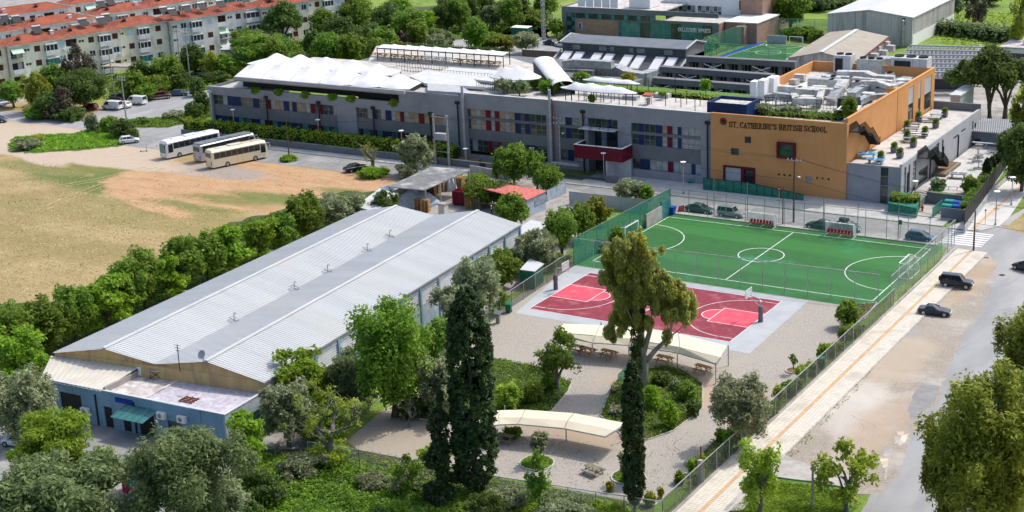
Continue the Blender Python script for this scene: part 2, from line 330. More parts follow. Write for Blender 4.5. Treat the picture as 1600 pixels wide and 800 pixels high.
def grassmat(name, a, b, d, e=None, sc=.3):
 m, t = newmat(name); v = t.pos(); c = t.mix(t.ramp(t.noise(sc, v, 6, .65), .35, .65), a, b); c = t.mix(t.ramp(t.noise(sc*7, v, 5, .7), .45, .7), c, d)
 if e: c = t.mix(t.ramp(t.noise(sc*.6, t.mapv(v, loc=(30,11,0)), 5), .55, .68), c, e)
 t.put(t.bsdf().inputs['Base Color'], c); t.bsdf().inputs['Roughness'].default_value = .95; t.bump(t.noise(3, v, 5, .7), .9, .25)
grassmat('grass', (.085,.16,.02), (.05,.11,.014), (.13,.19,.035), (.2,.19,.05)); grassmat('grass_meadow', (.16,.27,.03), (.09,.17,.02), (.24,.3,.04), (.3,.29,.05), .06)
grassmat('grass_dry', (.4,.31,.15), (.33,.25,.12), (.24,.23,.08), (.2,.21,.06)); grassmat('lawn', (.09,.2,.02), (.07,.15,.018), (.13,.24,.03)); grassmat('undergrowth', (.05,.085,.016), (.03,.055,.012), (.1,.11,.03), (.14,.12,.05))
m, t = newmat('field_soil'); v = t.pos()
c = t.mix(t.ramp(t.noise(.09, v, 5), .4, .65), (.39,.3,.145), (.29,.22,.095)); fur = t.noise(.9, t.mapv(v, scale=(.12,1.5,1), rot=.25), 6, .7)
c = t.mix(t.m('MULTIPLY', t.ramp(fur, .45, .68), .75), c, (.29,.2,.085)); c = t.mix(t.ramp(t.noise(.25, v, 5), .6, .75), c, (.27,.24,.075))
c = t.mix(t.m('MULTIPLY', t.ramp(t.noise(2.2, t.mapv(v, scale=(.18,2.2,1), rot=.2), 6, .8), .5, .68), .55), c, (.2,.15,.07)); c = t.mix(t.m('MULTIPLY', t.ramp(t.noise(3.5, t.mapv(v, scale=(.4,1.3,1)), 5, .8), .55, .75), .45), c, (.6,.47,.27))
grn = t.m('MULTIPLY', t.ramp(t.noise(.6, t.mapv(v, scale=(.35,1.4,1)), 6, .75), .3, .48), 1)
for p, rx, ry, col, st in ((W(165,270),20,9,(.12,.15,.03),1),(W(150,257),22,4,(.16,.17,.035),.9),(W(175,288),11,6,(.1,.15,.025),1),(W(60,262),14,3,(.2,.19,.06),.8),(W(120,330),40,4,(.24,.2,.07),.7),(W(60,380),40,5,(.24,.19,.07),.6),(W(230,300),9,4,(.14,.15,.03),.8),(W(300,335),30,3,(.22,.19,.06),.7)):
 c = t.mix(t.m('MULTIPLY', t.m('MULTIPLY', t.blob(p, rx, ry, 0, .3, .5, .15), grn), st), c, col)
d = t.mix(t.ramp(t.noise(.3, t.mapv(v, scale=(.4,1.2,1)), 5), .4, .65), (.47,.29,.15), (.41,.24,.115)); d = t.mix(t.ramp(t.noise(.5, t.mapv(v, scale=(.3,1.6,1), rot=.3), 6, .75), .48, .72), d, (.5,.37,.25)); d = t.mix(t.m('MULTIPLY', t.ramp(t.noise(1.4, t.mapv(v, scale=(.25,2,1), rot=-.15), 6, .8), .55, .7), .6), d, (.3,.19,.1))
for p, rx, ry, rot in ((W(335,298),24,10,0),(W(480,290),34,12,0),(W(600,290),22,10,0),(W(235,318),13,2.6,.3),(W(300,283),17,11,0)):
 c = t.mix(t.blob(p, rx, ry, rot, .15, .8, .14), c, d)
c = t.mix(t.m('MULTIPLY', t.blob(W(340,268), 12, 4, 0, .3, .4, .2), .85), c, (.3,.27,.25)); pale = t.mix(t.noise(.4, v, 5), (.5,.4,.3), (.42,.345,.27))
for p, rx, ry, rot in ((W(60,235),40,5.5,0),(W(130,248),30,3.2,0),(W(215,235),12,6,0),(W(30,205),34,7,.0),(W(70,248),9,3,.3)):
 c = t.mix(t.blob(p, rx, ry, rot, .2, .4, .12), c, pale)
for p, rx, ry in ((W(350,312),9,2.2),(W(300,322),10,1.6),(W(420,308),8,2.5),(W(480,318),14,3),(W(540,300),6,2)):
 c = t.mix(t.m('MULTIPLY', t.m('MULTIPLY', t.blob(p, rx, ry, 0, .5, .8, .3), grn), .8), c, (.13,.16,.03))
t.put(t.bsdf().inputs['Base Color'], c); t.bsdf().inputs['Roughness'].default_value = .98; t.bump(t.noise(1.5, t.mapv(v, scale=(.3,1.4,1), rot=.2), 6, .75), .8, .25)
leafmat('leaf_olive', (0.1,0.125,0.055), (0.24,0.28,0.14), (0.42,0.46,0.27), 0.35); leafmat('leaf_olive_dark', (.06,.1,.032), (.15,.215,.08), (.31,.39,.17), .4); pm('panel_dark', (.02,.02,.025), (.03,.03,.035), 3, .6)
leafmat('leaf_bright', (0.07,0.14,0.012), (0.19,0.33,0.022), (0.35,0.52,0.05), 0.45); leafmat('leaf_green', (.055,.105,.014), (.145,.24,.028), (.27,.4,.055), .45)
leafmat('leaf_dark', (.032,.065,.014), (.085,.14,.028), (.165,.245,.05), .4); leafmat('leaf_cypress', (0.014,0.03,0.01), (0.034,0.062,0.018), (0.075,0.115,0.034), 0.15)
leafmat('leaf_euca', (.15,.19,.045), (.34,.4,.1), (.56,.58,.17), .6); leafmat('leaf_yellow', (.12,.13,.015), (.28,.28,.03), (.5,.44,.04), .3)
leafmat('leaf_autumn', (.08,.1,.016), (.215,.245,.035), (.4,.42,.075), .55); leafmat('leaf_lime', (0.12,0.18,0.015), (0.28,0.38,0.035), (0.45,0.54,0.08), 0.45); leafmat('leaf_brown', (.05,.04,.03), (.11,.09,.055), (.17,.15,.09), .15)
leafmat('leaf_purple', (.03,.02,.018), (.06,.035,.03), (.1,.06,.05), .1)
leafmat('leaf_straw', (.3,.23,.1), (.45,.36,.18), (.62,.52,.3), .2)
leafmat('leaf_mulberry', (.06,.115,.014), (.16,.275,.026), (.3,.43,.055), .45)
netmat('net_green', (.012,.2,.12), .62); netmat('net_green_thin', (.03,.26,.17), .22); netmat('chain_link', (.3,.34,.33), .13); netmat('chain_link_dark', (.06,.075,.065), .26); netmat('glass_canopy', (.62,.7,.72), .5); netmat('net_green_pale', (.25,.42,.36), .08); netmat('glass_green_screen', (.01,.2,.13), .72)
# SETTING
sheet('ground', [(-2500,-300),(2500,-300),(2500,4000),(-2500,4000)], 0.0, 'grass_meadow', px=False)
sheet('field', [(-420,30),(-128,30),(-122,206.3),(-228,206.3),(-234,235),(-420,235)], 0.004, 'field_soil', px=False)
sheet('undergrowth_strip', [(-80,478),(80,472),(180,440),(260,395),(350,352),(450,325),(540,298),(600,300),(640,318),(560,350),(300,470),(80,570),(60,640),(-100,640)], 0.008, 'undergrowth', rough=.8)
sheet('driveway', [(-100,615),(60,640),(420,700),(560,720),(520,900),(-200,900)], 0.012, 'asphalt')
sheet('side_lane', [(405,690),(470,640),(640,545),(760,440),(812,385),(850,330),(900,345),(850,420),(760,490),(690,560),(560,640),(470,720)], 0.016, 'concrete_yard')
sheet('storage_yard', [(600,315),(640,290),(760,262),(910,300),(940,330),(880,400),(812,385),(700,350),(640,345)], 0.02, 'concrete_yard')
sheet('thicket_ground', [(400,702),(560,703),(760,745),(975,783),(1022,792),(1030,1000),(200,1000),(330,760)], 0.02, 'undergrowth')
sheet('gravel_yard', [(560,703),(975,782),(1024,790),(1180,655),(1372,471),(1318,465),(893,412),(800,470),(745,520),(700,590),(600,640),(540,690)], 0.024, 'gravel_yard')
sheet('main_road', [(-232,206.4),(-50,206.4),(-50,214.4),(-232,214.4)], 0.012, 'asphalt', px=False)
sheet('left_road', [(-160,152),(0,173),(28,175),(64,184),(119,186),(136,184),(153,175),(168,165),(205,158),(262,146),(293,143),(345,140),(352,150),(340,180),(301,192),(302,210),(420,226),(430,250),(244,222),(221,218),(130,203),(64,194),(0,188),(-160,176)], 0.008, 'asphalt_side')
sheet('verge', [(180,190),(215,200),(261,200),(301,191),(345,180),(345,150),(322,155),(300,172),(255,183),(225,186),(200,186)], 0.014, 'grass', rough=.4, step=.9)
sheet('grass_island', [(11,228),(22,214),(60,210),(118,208),(150,198),(196,196),(214,204),(220,216),(190,228),(140,234),(52,240),(16,238)], 0.016, 'grass', rough=.6, step=.9)
sheet('back_lot', [(800,62),(850,58),(878,62),(878,110),(840,108),(800,85),(740,75),(640,70),(640,55),(700,52),(780,58)], 0.008, 'asphalt_side')
sheet('dry_ground', [(640,60),(660,50),(690,25),(800,20),(850,30),(860,60),(790,60),(740,70),(650,72)], 0.006, 'grass_dry', rough=1, step=2)
sheet('housing_ground', [(-200,150),(0,140),(150,120),(480,50),(480,0),(300,-40),(-400,-20)], 0.004, 'concrete_yard')
sheet('wood_ground', [(180,160),(160,120),(340,85),(480,45),(640,10),(860,10),(860,60),(640,70),(560,90),(380,100),(330,140)], 0.006, 'undergrowth', rough=1, step=3)
sheet('rear_lane', [(1440,152),(1600,160),(1700,175),(1700,190),(1560,168),(1440,166)], 0.006, 'concrete', rough=.3)
sheet('rear_yard', [(1040,92),(1300,98),(1500,80),(1530,66),(1600,120),(1570,190),(1500,230),(1330,200),(1100,150)], 0.004, 'concrete_yard')
sheet('dirt_slope', [(1576,352),(1640,300),(1700,330),(1640,380),(1560,352)], 0.02, 'grass_dry')
sheet('side_road', [(1335,830),(1345,800),(1360,772),(1390,747),(1407,707),(1425,660),(1457,627),(1465,607),(1472,575),(1495,530),(1527,482),(1542,450),(1550,417),(1546,400),(1520,392),(1470,386),(1478,355),(1530,361),(1562,352),(1580,338),(1640,300)]+[(col_of(x,y,0),row_of(x,y,0)) for x, y in ((-36,250),(-36.5,206),(-33,160),(-30,118),(-29,60))]+[(col_of(-44,60,0),row_of(-44,60,0))], 0.016, 'asphalt_side', rough=.12, step=1.5)
sheet('road_verge', [(-36,250),(-36.5,206),(-33,160),(-30,118),(-29,60),(10,60),(10,250)], .012, 'grass_dry', px=False, rough=.4)
sheet('main_road_east', [(-50,206.4),(60,206.4),(60,214.4),(-50,214.4)], .014, 'asphalt', px=False)
sheet('gravel_lot', [(1224,712),(1330,600),(1462,432),(1530,396),(1552,400),(1556,417),(1549,450),(1534,482),(1502,530),(1480,575),(1472,607),(1466,627),(1434,660),(1416,707),(1398,747),(1368,772),(1340,772),(1300,742),(1262,734)], 0.02, 'gravel_lot', rough=.35, step=.8)
sheet('asphalt_patch', [(1424,660),(1418,640),(1428,615),(1440,598),(1468,604),(1460,628),(1440,645)], 0.024, 'asphalt', rough=.1, step=.5)
for k, P in enumerate(([(1392,662),(1400,663),(1399,668),(1390,667)],[(1402,675),(1412,674),(1413,679),(1404,680)],[(1399,682),(1410,680),(1410,692),(1398,694)],[(1408,680),(1420,678),(1414,692),(1404,698)],[(1380,702),(1392,698),(1396,708),(1388,716),(1381,714)],[(1374,717),(1388,716),(1388,728),(1380,732)],[(1384,730),(1388,728),(1384,755),(1381,750)])):
 sheet('broken_surface', P, 0.026+.003*k, 'sand_edge' if k % 2 else 'concrete', rough=.08, step=.3)
sheet('corner_grass', [(1120,815),(1165,775),(1200,747),(1242,752),(1270,755),(1330,768),(1330,780),(1318,830),(1200,900)], 0.03, 'lawn', rough=.15, step=.6)
box('kerb_line', -57.25, -57.02, 100, 204.6, 0, .35, 'concrete', kind='structure')
def paving(name, x0, x1, y0, y1, ztop, base_mat='kerb', skip=None):
 b = box(name, x0, x1, y0, y1, 0, ztop-.03, base_mat, kind='structure')
 return b
def lay(parent, x0, x1, y0, y1, z, mat, sx=.42, sy=.42, gap=.022, th=.035):
 mb = MB(); nx = max(1, round((x1-x0)/sx)); ny = max(1, round((y1-y0)/sy)); ax, ay = (x1-x0)/nx, (y1-y0)/ny; rg = random.Random(5)
 for i in range(nx):
  for j in range(ny):
   x, y = x0+i*ax+gap/2, y0+j*ay+gap/2; zz = z+rg.uniform(-.0015, .0015); X, Y = x+ax-gap, y+ay-gap
   mb.add([(x,y,zz),(X,y,zz),(X,Y,zz),(x,Y,zz),(x,y,zz-th),(X,y,zz-th),(X,Y,zz-th),(x,Y,zz-th)], [(0,1,2,3),(4,5,1,0),(5,6,2,1),(6,7,3,2),(7,4,0,3)])
 return mb.build('paving_slab', mat, parent, kind='stuff')
pv = paving('pavement', -57.0, -52.7, 76, 204.6, .15)
lay(pv, -57.0, -55.15, 76, 204.6, .15, 'paving'); lay(pv, -55.15, -54.75, 76, 204.6, .152, 'paving_tactile', .4, .4); lay(pv, -54.75, -52.85, 76, 204.6, .15, 'paving')
box('kerb_stone', -52.84, -52.66, 76, 204.6, 0, .17, 'kerb', kind='structure')
sheet('corner_pavement', [(1160,800),(1200,745),(1242,751),(1270,754),(1330,765),(1338,748),(1297,736),(1267,730),(1224,712),(1205,716),(1130,800)], .155, 'concrete', th=.14)
pn = paving('pavement', -124, -62, 214.55, 222.75, .14); lay(pn, -124, -62, 214.75, 222.7, .14, 'paving_grey', .8, .8)
lay(pn, -118, -98, 216.0, 216.4, .152, 'paving_tactile', .4, .4)
paving('pavement', -205, -124, 214.55, 216.9, .14); pl = [o for o in COL.objects if o.name.startswith('pavement')][-1]; lay(pl, -205, -124, 214.7, 216.9, .14, 'paving_grey', .8, .8)
sheet('corner_pavement', [(1478,357),(1500,349),(1590,268),(1604,262),(1604,300),(1576,342),(1562,354),(1530,362)], .14, 'paving_grey', th=.13)
ln = stripes('tactile_line', [(W(1520,357,.16)[:2], W(1600,286,.16)[:2])], .165, 'paving_tactile', .5); ln['kind'] = 'structure'
sheet('corner_pavement', [(1468,410),(1482,386),(1522,393),(1544,399),(1545,404),(1532,402),(1508,420)], .12, 'concrete', th=.1)
cw = stripes('crosswalk', [((-60.2, 207.3+i*1.0), (-54.3, 207.3+i*1.0)) for i in range(7)], .022, 'line_white', .5); cw['kind'] = 'structure'
box('touchline_kerb', -103.5, -60.0, 205.0, 206.2, 0, .2, 'concrete', kind='structure')
ap = sheet('court_apron', [(805,489.5),(893,415),(1318,466.5),(1262,471),(1171,553)], .034, 'court_apron')
ap.name = 'court_apron'
sheet('court_apron', [(893,415),(1263,470.5),(1171,553),(805,489.5)], .036, 'court_apron'); bpy.data.objects.remove(ap)
CX0, CX1, CY0, CY1 = -98.75, -70.6, 158.1, 174.3
court = sheet('basketball_court', [(CX0,CY0),(CX1,CY0),(CX1,CY1),(CX0,CY1)], .042, 'court_red', px=False)
cm = (CY0+CY1)/2; kw = 2.65; kl = 5.5
def q(a, b): return [(a[0],a[1]),(b[0],a[1]),(b[0],b[1]),(a[0],b[1])]
for sx, x0 in ((1, CX0), (-1, CX1)):
 s = sheet('key_area', q((min(x0,x0+sx*kl),cm-kw),(max(x0,x0+sx*kl),cm+kw)), .047, 'court_pink', px=False, parent=court)
 xc = x0+sx*kl; a0 = -pi/2 if sx > 0 else pi/2
 n = 20; sheet('key_area', [(xc+1.8*cos(a0+pi*i/n), cm+1.8*sin(a0+pi*i/n)) for i in range(n+1)], .0475, 'court_pink', px=False, parent=court)
 arc_strip('court_line', (xc,cm), 1.8, a0, a0+pi, .053, 'line_white', .1, court)
 stripes('court_line', [((x0,cm-kw),(xc,cm-kw)),((x0,cm+kw),(xc,cm+kw)),((xc,cm-kw),(xc,cm+kw))], .0525, 'line_white', .1, court)
 xr = x0+sx*1.6; th = 1.5; arc_strip('court_line', (xr,cm), 7.0, a0+.07, a0+pi-.07, .053, 'line_white', .1, court)
 stripes('court_line', [((x0,cm-6.95),(xr+.3*sx,cm-6.95)),((x0,cm+6.95),(xr+.3*sx,cm+6.95))], .0525, 'line_white', .1, court)
stripes('court_line', [((CX0,CY0),(CX1,CY0)),((CX0,CY1),(CX1,CY1)),((CX0,CY0-.05),(CX0,CY1+.05)),((CX1,CY0-.05),(CX1,CY1+.05)),(((CX0+CX1)/2,CY0),((CX0+CX1)/2,CY1))], .0535, 'line_white', .1, court)
arc_strip('court_line', ((CX0+CX1)/2,cm), 1.9, 0, 2*pi, .0525, 'line_white', .1, court)
pitch = sheet('football_pitch', [(896,414),(1044,333),(1468,383),(1474,386),(1374,476),(1318,477)], .04, 'turf')
FX0, FX1, FY0, FY1 = -101.0, -60.3, 179.2, 203.3; fm = (FY0+FY1)/2; fxm = (FX0+FX1)/2
stripes('pitch_line', [((FX0,FY0),(FX1,FY0)),((FX0,FY1),(FX1,FY1)),((FX0,FY0-.06),(FX0,FY1+.06)),((FX1,FY0-.06),(FX1,FY1+.06)),((fxm,FY0),(fxm,FY1))], .05, 'line_white', .13, pitch)
arc_strip('pitch_line', (fxm,fm), 3.2, 0, 2*pi, .0505, 'line_white', .13, pitch)
for sx, x0 in ((1, FX0), (-1, FX1)):
 a0 = -pi/2 if sx > 0 else pi/2; arc_strip('pitch_line', (x0,fm), 7.6, a0, a0+pi, .0508, 'line_white', .13, pitch)
def bed(P, mat='undergrowth', px=True, z=.05):
 Q = [W(*p)[:2] for p in P] if px else P
 b = sheet('planting_bed', Q, z, mat, px=False)
 mb = MB()
 for i in range(len(Q)):
  a, c = Q[i], Q[(i+1) % len(Q)]; mb.bar((a[0],a[1],.06), (c[0],c[1],.06), .14, .16)
 mb.build('edging', 'kerb', b); return b
BED_A = [(770,560),(800,566),(832,572),(893,598),(888,612),(862,643),(800,656),(700,662),(655,655),(640,640),(690,600)]
BED_B = [(962,598),(1000,580),(1040,572),(1070,580),(1098,600),(1097,640),(1052,674),(1012,688),(975,684),(938,650),(952,615)]
bed(BED_A); bed(BED_B, 'undergrowth')
BED_C = [(1320,478),(1370,474),(1350,500),(1322,513),(1308,500)]; bed(BED_C, 'soil')
def circ(px, py, r, n=14): c = W(px, py); return [(c[0]+r*cos(2*pi*i/n), c[1]+r*sin(2*pi*i/n)) for i in range(n)]
bed(circ(839,724,1.75), 'grass', False); bed(circ(982,746,1.7), 'grass', False); bed(circ(1240,580,.9), 'soil', False)
BED_D = [(1155,655),(1118,690),(1105,700),(1085,730),(1095,735),(1140,700),(1180,662)]; bed(BED_D, 'soil')
# WAREHOUSE
wh = thing('warehouse', 'long warehouse with twin white corrugated gable roofs beside the row of trees', 'warehouse', (0,0,0))
ZE, ZR, ZV = 5.5, 6.85, 5.75
near = [W(82,551.5,ZE), W(162,545,ZR), W(242,569,ZV), W(322,565,ZR), W(413,598,ZE)]
far = [W(563,330,ZE), W(620,321.5,ZR), W(678,336.5,ZV), W(747,329,ZR), W(814,351,ZE)]
whn = [Vector(p) for p in near]; whf = [Vector(p) for p in far]
mat = 'roof_sheet'
for k in range(4):
 A, B, C, D = whn[k], whn[k+1], whf[k+1], whf[k]; L = (D-A).length; n = int(L/.42); mb = MB()
 for i in range(n+1):
  for (du, dz) in ((0,0),(.45,0),(.55,.055),(.9,.055)):
   u = min(1, (i+du)/n); a = A.lerp(D, u); b = B.lerp(C, u)
   mb.v.append((a.x,a.y,a.z+dz)); mb.v.append((b.x,b.y,b.z+dz))
 m2 = len(mb.v)//2
 mb.f = [(2*i, 2*i+1, 2*i+3, 2*i+2) for i in range(m2-1)]
 mb.build('roof', mat, wh)
mb = MB()
for k in (1, 3): mb.bar(whn[k]+Vector((0,0,.1)), whf[k]+Vector((0,0,.1)), .45, .12)
mb.build('ridge_cap', 'roof_sheet', wh)
g = MB(); g.bar(whn[2]+Vector((0,0,-.02)), whf[2]+Vector((0,0,-.02)), .3, .12); g.build('gutter', 'concrete', wh)
mb = MB(); din = (whf[2]-whn[2]).normalized()*.35
lo = [whn[0]+din, whn[4]+din]; top = [p+din+Vector((0,0,-.08)) for p in whn]
vs = [(lo[0].x,lo[0].y,0)]+[tuple(p) for p in top]+[(lo[1].x,lo[1].y,0)]
mb.hexa([Vector(v)+din.normalized()*.25 for v in vs], vs); mb.build('gable_wall', 'ochre_wall', wh)
topf = [p-din+Vector((0,0,-.08)) for p in whf]; mb = MB(); vs = [(topf[0].x,topf[0].y,0)]+[tuple(p) for p in topf]+[(topf[4].x,topf[4].y,0)]
mb.hexa(vs, [Vector(v)-din.normalized()*.25 for v in vs]); mb.build('gable_wall', 'ochre_wall', wh)
a, b = whn[4]+din, whf[4]-din; d = (b-a); Lw = d.length; ang = atan2(d.y, d.x)
east = link('east_wall', None, wh); bpy.data.objects.remove(east)
holes = []; nb = 13; bw = Lw/nb
for i in range(nb): holes.append((i*bw+.35, (i+1)*bw-.35, 2.9, 4.75))
wm = wall_holes(Lw, ZE-.1, holes, 0, .25); er = Matrix.Translation(Vector((a.x,a.y,0))-Vector((-sin(ang),cos(ang),0))*0) @ Matrix.Rotation(ang, 4, 'Z')
def place(mb, M): mb.v = [tuple(M @ Vector(v)) for v in mb.v]; return mb
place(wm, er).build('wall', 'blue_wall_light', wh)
for i in range(nb):
 x0, x1 = holes[i][:2]; mb = MB()
 for k in range(6): z = 3.0+k*.3; mb.add([(x0,.02,z),(x1,.02,z),(x1,.2,z+.2),(x0,.2,z+.2),(x0,.03,z-.03),(x1,.03,z-.03),(x1,.21,z+.17),(x0,.21,z+.17)], [(0,1,2,3),(7,6,5,4),(4,5,1,0)])
 place(mb, er).build('louvre', 'pale_grey', wh)
 place(MB().box(x1+.1, x1+.5, -.12, 0, 0, ZE-.2), er).build('pilaster', 'blue_wall', wh)
place(MB().box(0, Lw, .5, .55, 0, ZE-.3), er).build('inner_wall', 'metal_dark', wh)
aw, bw2 = whn[0]+din, whf[0]-din; MB().bar((aw.x,aw.y,2.6), (bw2.x,bw2.y,2.6), .2, 5.2).build('wall', 'blue_wall', wh)
MB().bar((whn[4].x,whn[4].y,ZE-.15), (whf[4].x,whf[4].y,ZE-.15), .18, .22).build('gutter', 'metal_grey', wh)
for px, py in ((460,448),(366,497),(512,421),(574,388),(609,367)):
 p = W(px, py, 6.2); v = thing('roof_vent', {460:'bent pipe vent in the roof valley, second nearest of five',366:'bent pipe vent in the roof valley, nearest the blue office',512:'bent pipe vent in the roof valley, middle one of five',574:'bent pipe vent in the roof valley, second farthest of five',609:'bent pipe vent in the roof valley, farthest from the blue office'}[px], 'roof vent', p, group='bent pipe vents along the roof valley')
 MB().tube([(0,0,-.5),(0,0,.5),(.1,0,.68),(.25,0,.7),(.35,0,.55)], .055, 6).build('pipe', 'metal_grey', v)
 MB().tube([(.7*cos(t*.63), .3*sin(t*.63), -.05-.12*cos(t*.63)) for t in range(11)], .06, 5).build('flashing_ring', 'galvanised', v)
# BLUE OFFICE IN FRONT OF THE WAREHOUSE
of = thing('office_building', 'low blue flat-roofed office with gravel roof in front of the warehouse gables', 'office', (0,0,0))
OB = W(350,681); OL = W(70,640); OR = W(412,655)
TZ = 4.3
f0, f1 = Vector(W(66,592,TZ)), Vector(W(348,648,TZ)); f2 = Vector(W(152,608,TZ))
ang = atan2(f1.y-f0.y, f1.x-f0.x); Lf = (f1-f0).length; OM = Matrix.Translation((f0.x,f0.y,0)) @ Matrix.Rotation(ang, 4, 'Z'); OMi = OM.inverted()
def oloc(px, py, z=TZ): return OMi @ Vector(W(px, py, z))
def ofr(px, py):   # pixel on the front wall plane -> local x, z
 d = Vector(ray(px, py)); n = OM.to_3x3() @ Vector((0,1,0)); o = Vector((0,0,CAMH)); t = (Vector((f0.x,f0.y,0))-o).dot(n)/d.dot(n); p = OMi @ (o+d*t); return p.x, p.z
of.location = (f0.x, f0.y, 0); of.rotation_euler = (0,0,ang)
dep = max(6.0, oloc(410,605,TZ).y); xs2 = oloc(150,608).x
hd = [ofr(163,645)+ofr(180,680), ofr(192,650)+ofr(208,684), ofr(217,655)+ofr(245,690), ofr(95,628)+ofr(133,670)]
H = [(min(a,c), max(a,c), .02, 2.5) for a, b, c, d in hd[:3]] + [(min(hd[3][0],hd[3][2]), max(hd[3][0],hd[3][2]), .02, 3.2)]
aw = ofr(273,670); H.append((aw[0]-.9, aw[0]+.9, .9, 2.4))
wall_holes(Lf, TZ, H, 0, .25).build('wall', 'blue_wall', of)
for k, h in enumerate(H[:3]): box('door', h[0]+.05, h[1]-.05, .12, .2, .03, 2.45, 'metal_dark', of)
d = box('roller_gate', H[3][0], H[3][1], .15, .22, .02, 3.2, 'metal_dark', of)
w = box('window', H[4][0], H[4][1], .12, .18, .9, 2.4, 'metal_dark', of); box('pane', H[4][0]+.12, H[4][1]-.12, .1, .115, 1.0, 2.3, 'glass', w)
box('wall', Lf, Lf+.25, 0, dep, 0, TZ, 'blue_wall_light', of); box('wall', -.25, 0, 0, dep, 0, TZ-.3, 'blue_wall', of)  # right side's paler blue holds its sunlit brightness in the colour
wl = box('window', Lf+.24, Lf+.3, dep*.45, dep*.8, 1.2, 2.8, 'metal_dark', of); box('pane', Lf+.3, Lf+.32, dep*.48, dep*.77, 1.3, 2.7, 'glass', wl)
box('parapet_cap', 0, Lf+.3, -.04, .3, TZ, TZ+.08, 'pale_grey', of); box('parapet_cap', Lf-.02, Lf+.3, .31, dep, TZ+.002, TZ+.08, 'pale_grey', of)
xm = oloc(232,622,4.0).x
box('gravel_roof', xm, Lf, .26, dep, 3.7, 4.0, 'stone_chips', of); box('patched_roof', xs2+1.2, xm-.01, .26, dep, 3.65, 3.96, 'roof_patchy', of); box('parapet', xm-.25, xm+.02, .3, dep*.8, 3.9, 4.2, 'roof_patchy', of)
box('parapet', xs2+.9, xs2+1.2, .26, dep, 3.6, 4.6, 'concrete', of); box('parapet', Lf-9.5, Lf-3.0, -.12, -.01, 3.0, TZ+.05, 'blue_wall', of)
mb = MB(); n = 14
A0, A1 = Vector((-.3,-.15,TZ-.15)), Vector((xs2+.9,-.15,TZ-.05)); B0, B1 = OMi @ Vector(W(80,556,5.0)), OMi @ Vector(W(222,571,5.0))
for i in range(n+1):
 for du, dz in ((0,0),(.5,0),(.56,.06),(.94,.06)):
  u = min(1, (i+du)/n); a = A0.lerp(A1, u); b = B0.lerp(B1, u); mb.v.append((a.x,a.y,a.z+dz)); mb.v.append((b.x,b.y,b.z+dz))
mb.f = [(2*i+2, 2*i+3, 2*i+1, 2*i) for i in range(len(mb.v)//2-1)]; mb.build('lean_to_roof', 'roof_cream', of)
s0, s1 = ofr(180,622), ofr(207,629); box('sign_board', s0[0], s1[0], -.06, 0, min(s0[1],s1[1])-.3, s0[1]+.15, 'sign_blue', of)
c0, c1 = ofr(198,655), ofr(246,652); aw = thing('door_canopy', 'green glazed sloping canopy over the office doors', 'canopy', of.location, ang)
zc = 3.1; mb = MB(); mb.slab([(c0[0]-.4,-1.9,2.45),(c1[0]-.4,-1.9,2.45),(c1[0]+.3,-.01,3.3),(c0[0]+.3,-.01,3.3)], .05); mb.build('canopy_sheet', 'glass_teal', aw)
mb = MB()
for k in range(6): x = c0[0]-.4+(c1[0]-c0[0])*k/5; mb.bar((x,-1.9,2.48), (x+.7,-.01,3.33), .05)
mb.build('canopy_bar', 'metal_grey', aw)
acc = [(136,641,'beside the roller gate at the left'),(255,648,'right of the glazed door canopy'),(287,654,'nearest the right corner of the wall')]
for px, py, wh_ in acc:
 x, z = ofr(px, py); a = thing('air_conditioner', 'white air conditioner on the blue office wall, '+wh_, 'air conditioner', OM @ Vector((x,-.3,z-.35)), ang)
 box('casing', -.55, .55, -.2, .2, 0, .75, 'white_paint', a); MB().tube([(-.1,-.22,.38),(-.1,-.2,.38)], .26, 14).build('fan_grille', 'metal_grey', a)
 MB().bar((-.4,-.1,-.05),(-.4,.3,-.05),.05).bar((.4,-.1,-.05),(.4,.3,-.05),.05).build('bracket', 'metal_grey', a)
for px, py, lb in ((217,586,'white air conditioner on the office roof beside the black water tank stand'),(265,590,'small white air conditioner standing alone on the gravel roof')):
 p = W(px, py, 4.0); a = thing('air_conditioner', lb, 'air conditioner', p, ang); box('casing', -.6, .6, -.25, .25, .1, 1.1, 'white_paint', a); MB().tube([(-.1,-.28,.6),(-.1,-.25,.6)], .36, 14).build('fan_grille', 'metal_grey', a); box('foot', -.5, .5, -.2, .2, 0, .1, 'metal_grey', a)
p = W(246,590,4.0); a = thing('equipment_stand', 'black steel stand with crossed legs and a pale panel on the office roof', 'stand', p, ang+.3)
MB().slab([(-.8,-.5,1.0),(.8,-.5,1.0),(.8,.5,1.15),(-.8,.5,1.15)], .08).build('top_panel', 'galvanised', a)
mb = MB()
for x in (-.7,.7): mb.bar((x,-.4,0),(x,.4,1),.06); mb.bar((x,.4,0),(x,-.4,1),.06)
mb.bar((-.7,-.4,0),(.7,-.4,1),.05); mb.bar((.7,-.4,0),(-.7,-.4,1),.05); mb.build('leg', 'metal_dark', a)
p = W(295,626,4.0)
a = thing('wooden_grid', 'rusty wooden frame lying on the gravel office roof', 'frame', p, ang); mb = MB()
for k in range(4): mb.box(-.9,.9,-.6+k*.4,-.5+k*.4,.0,.1)
for k in range(3): mb.box(-.8+k*.75,-.7+k*.75,-.6,.7,.11,.2)
mb.build('slat', 'rust', a)
p = W(280,568,6.6); a = thing('antenna', 'thin roof antenna on the warehouse edge above the office', 'antenna', p); MB().tube([(0,0,-1),(0,0,2.2)], .05, 6).build('mast', 'metal_dark', a); mb = MB()
for k in range(3): mb.bar((-.5+.1*k,0,2.1-.3*k),(.5-.1*k,0,2.1-.3*k),.04)
mb.build('crossbar', 'metal_dark', a)
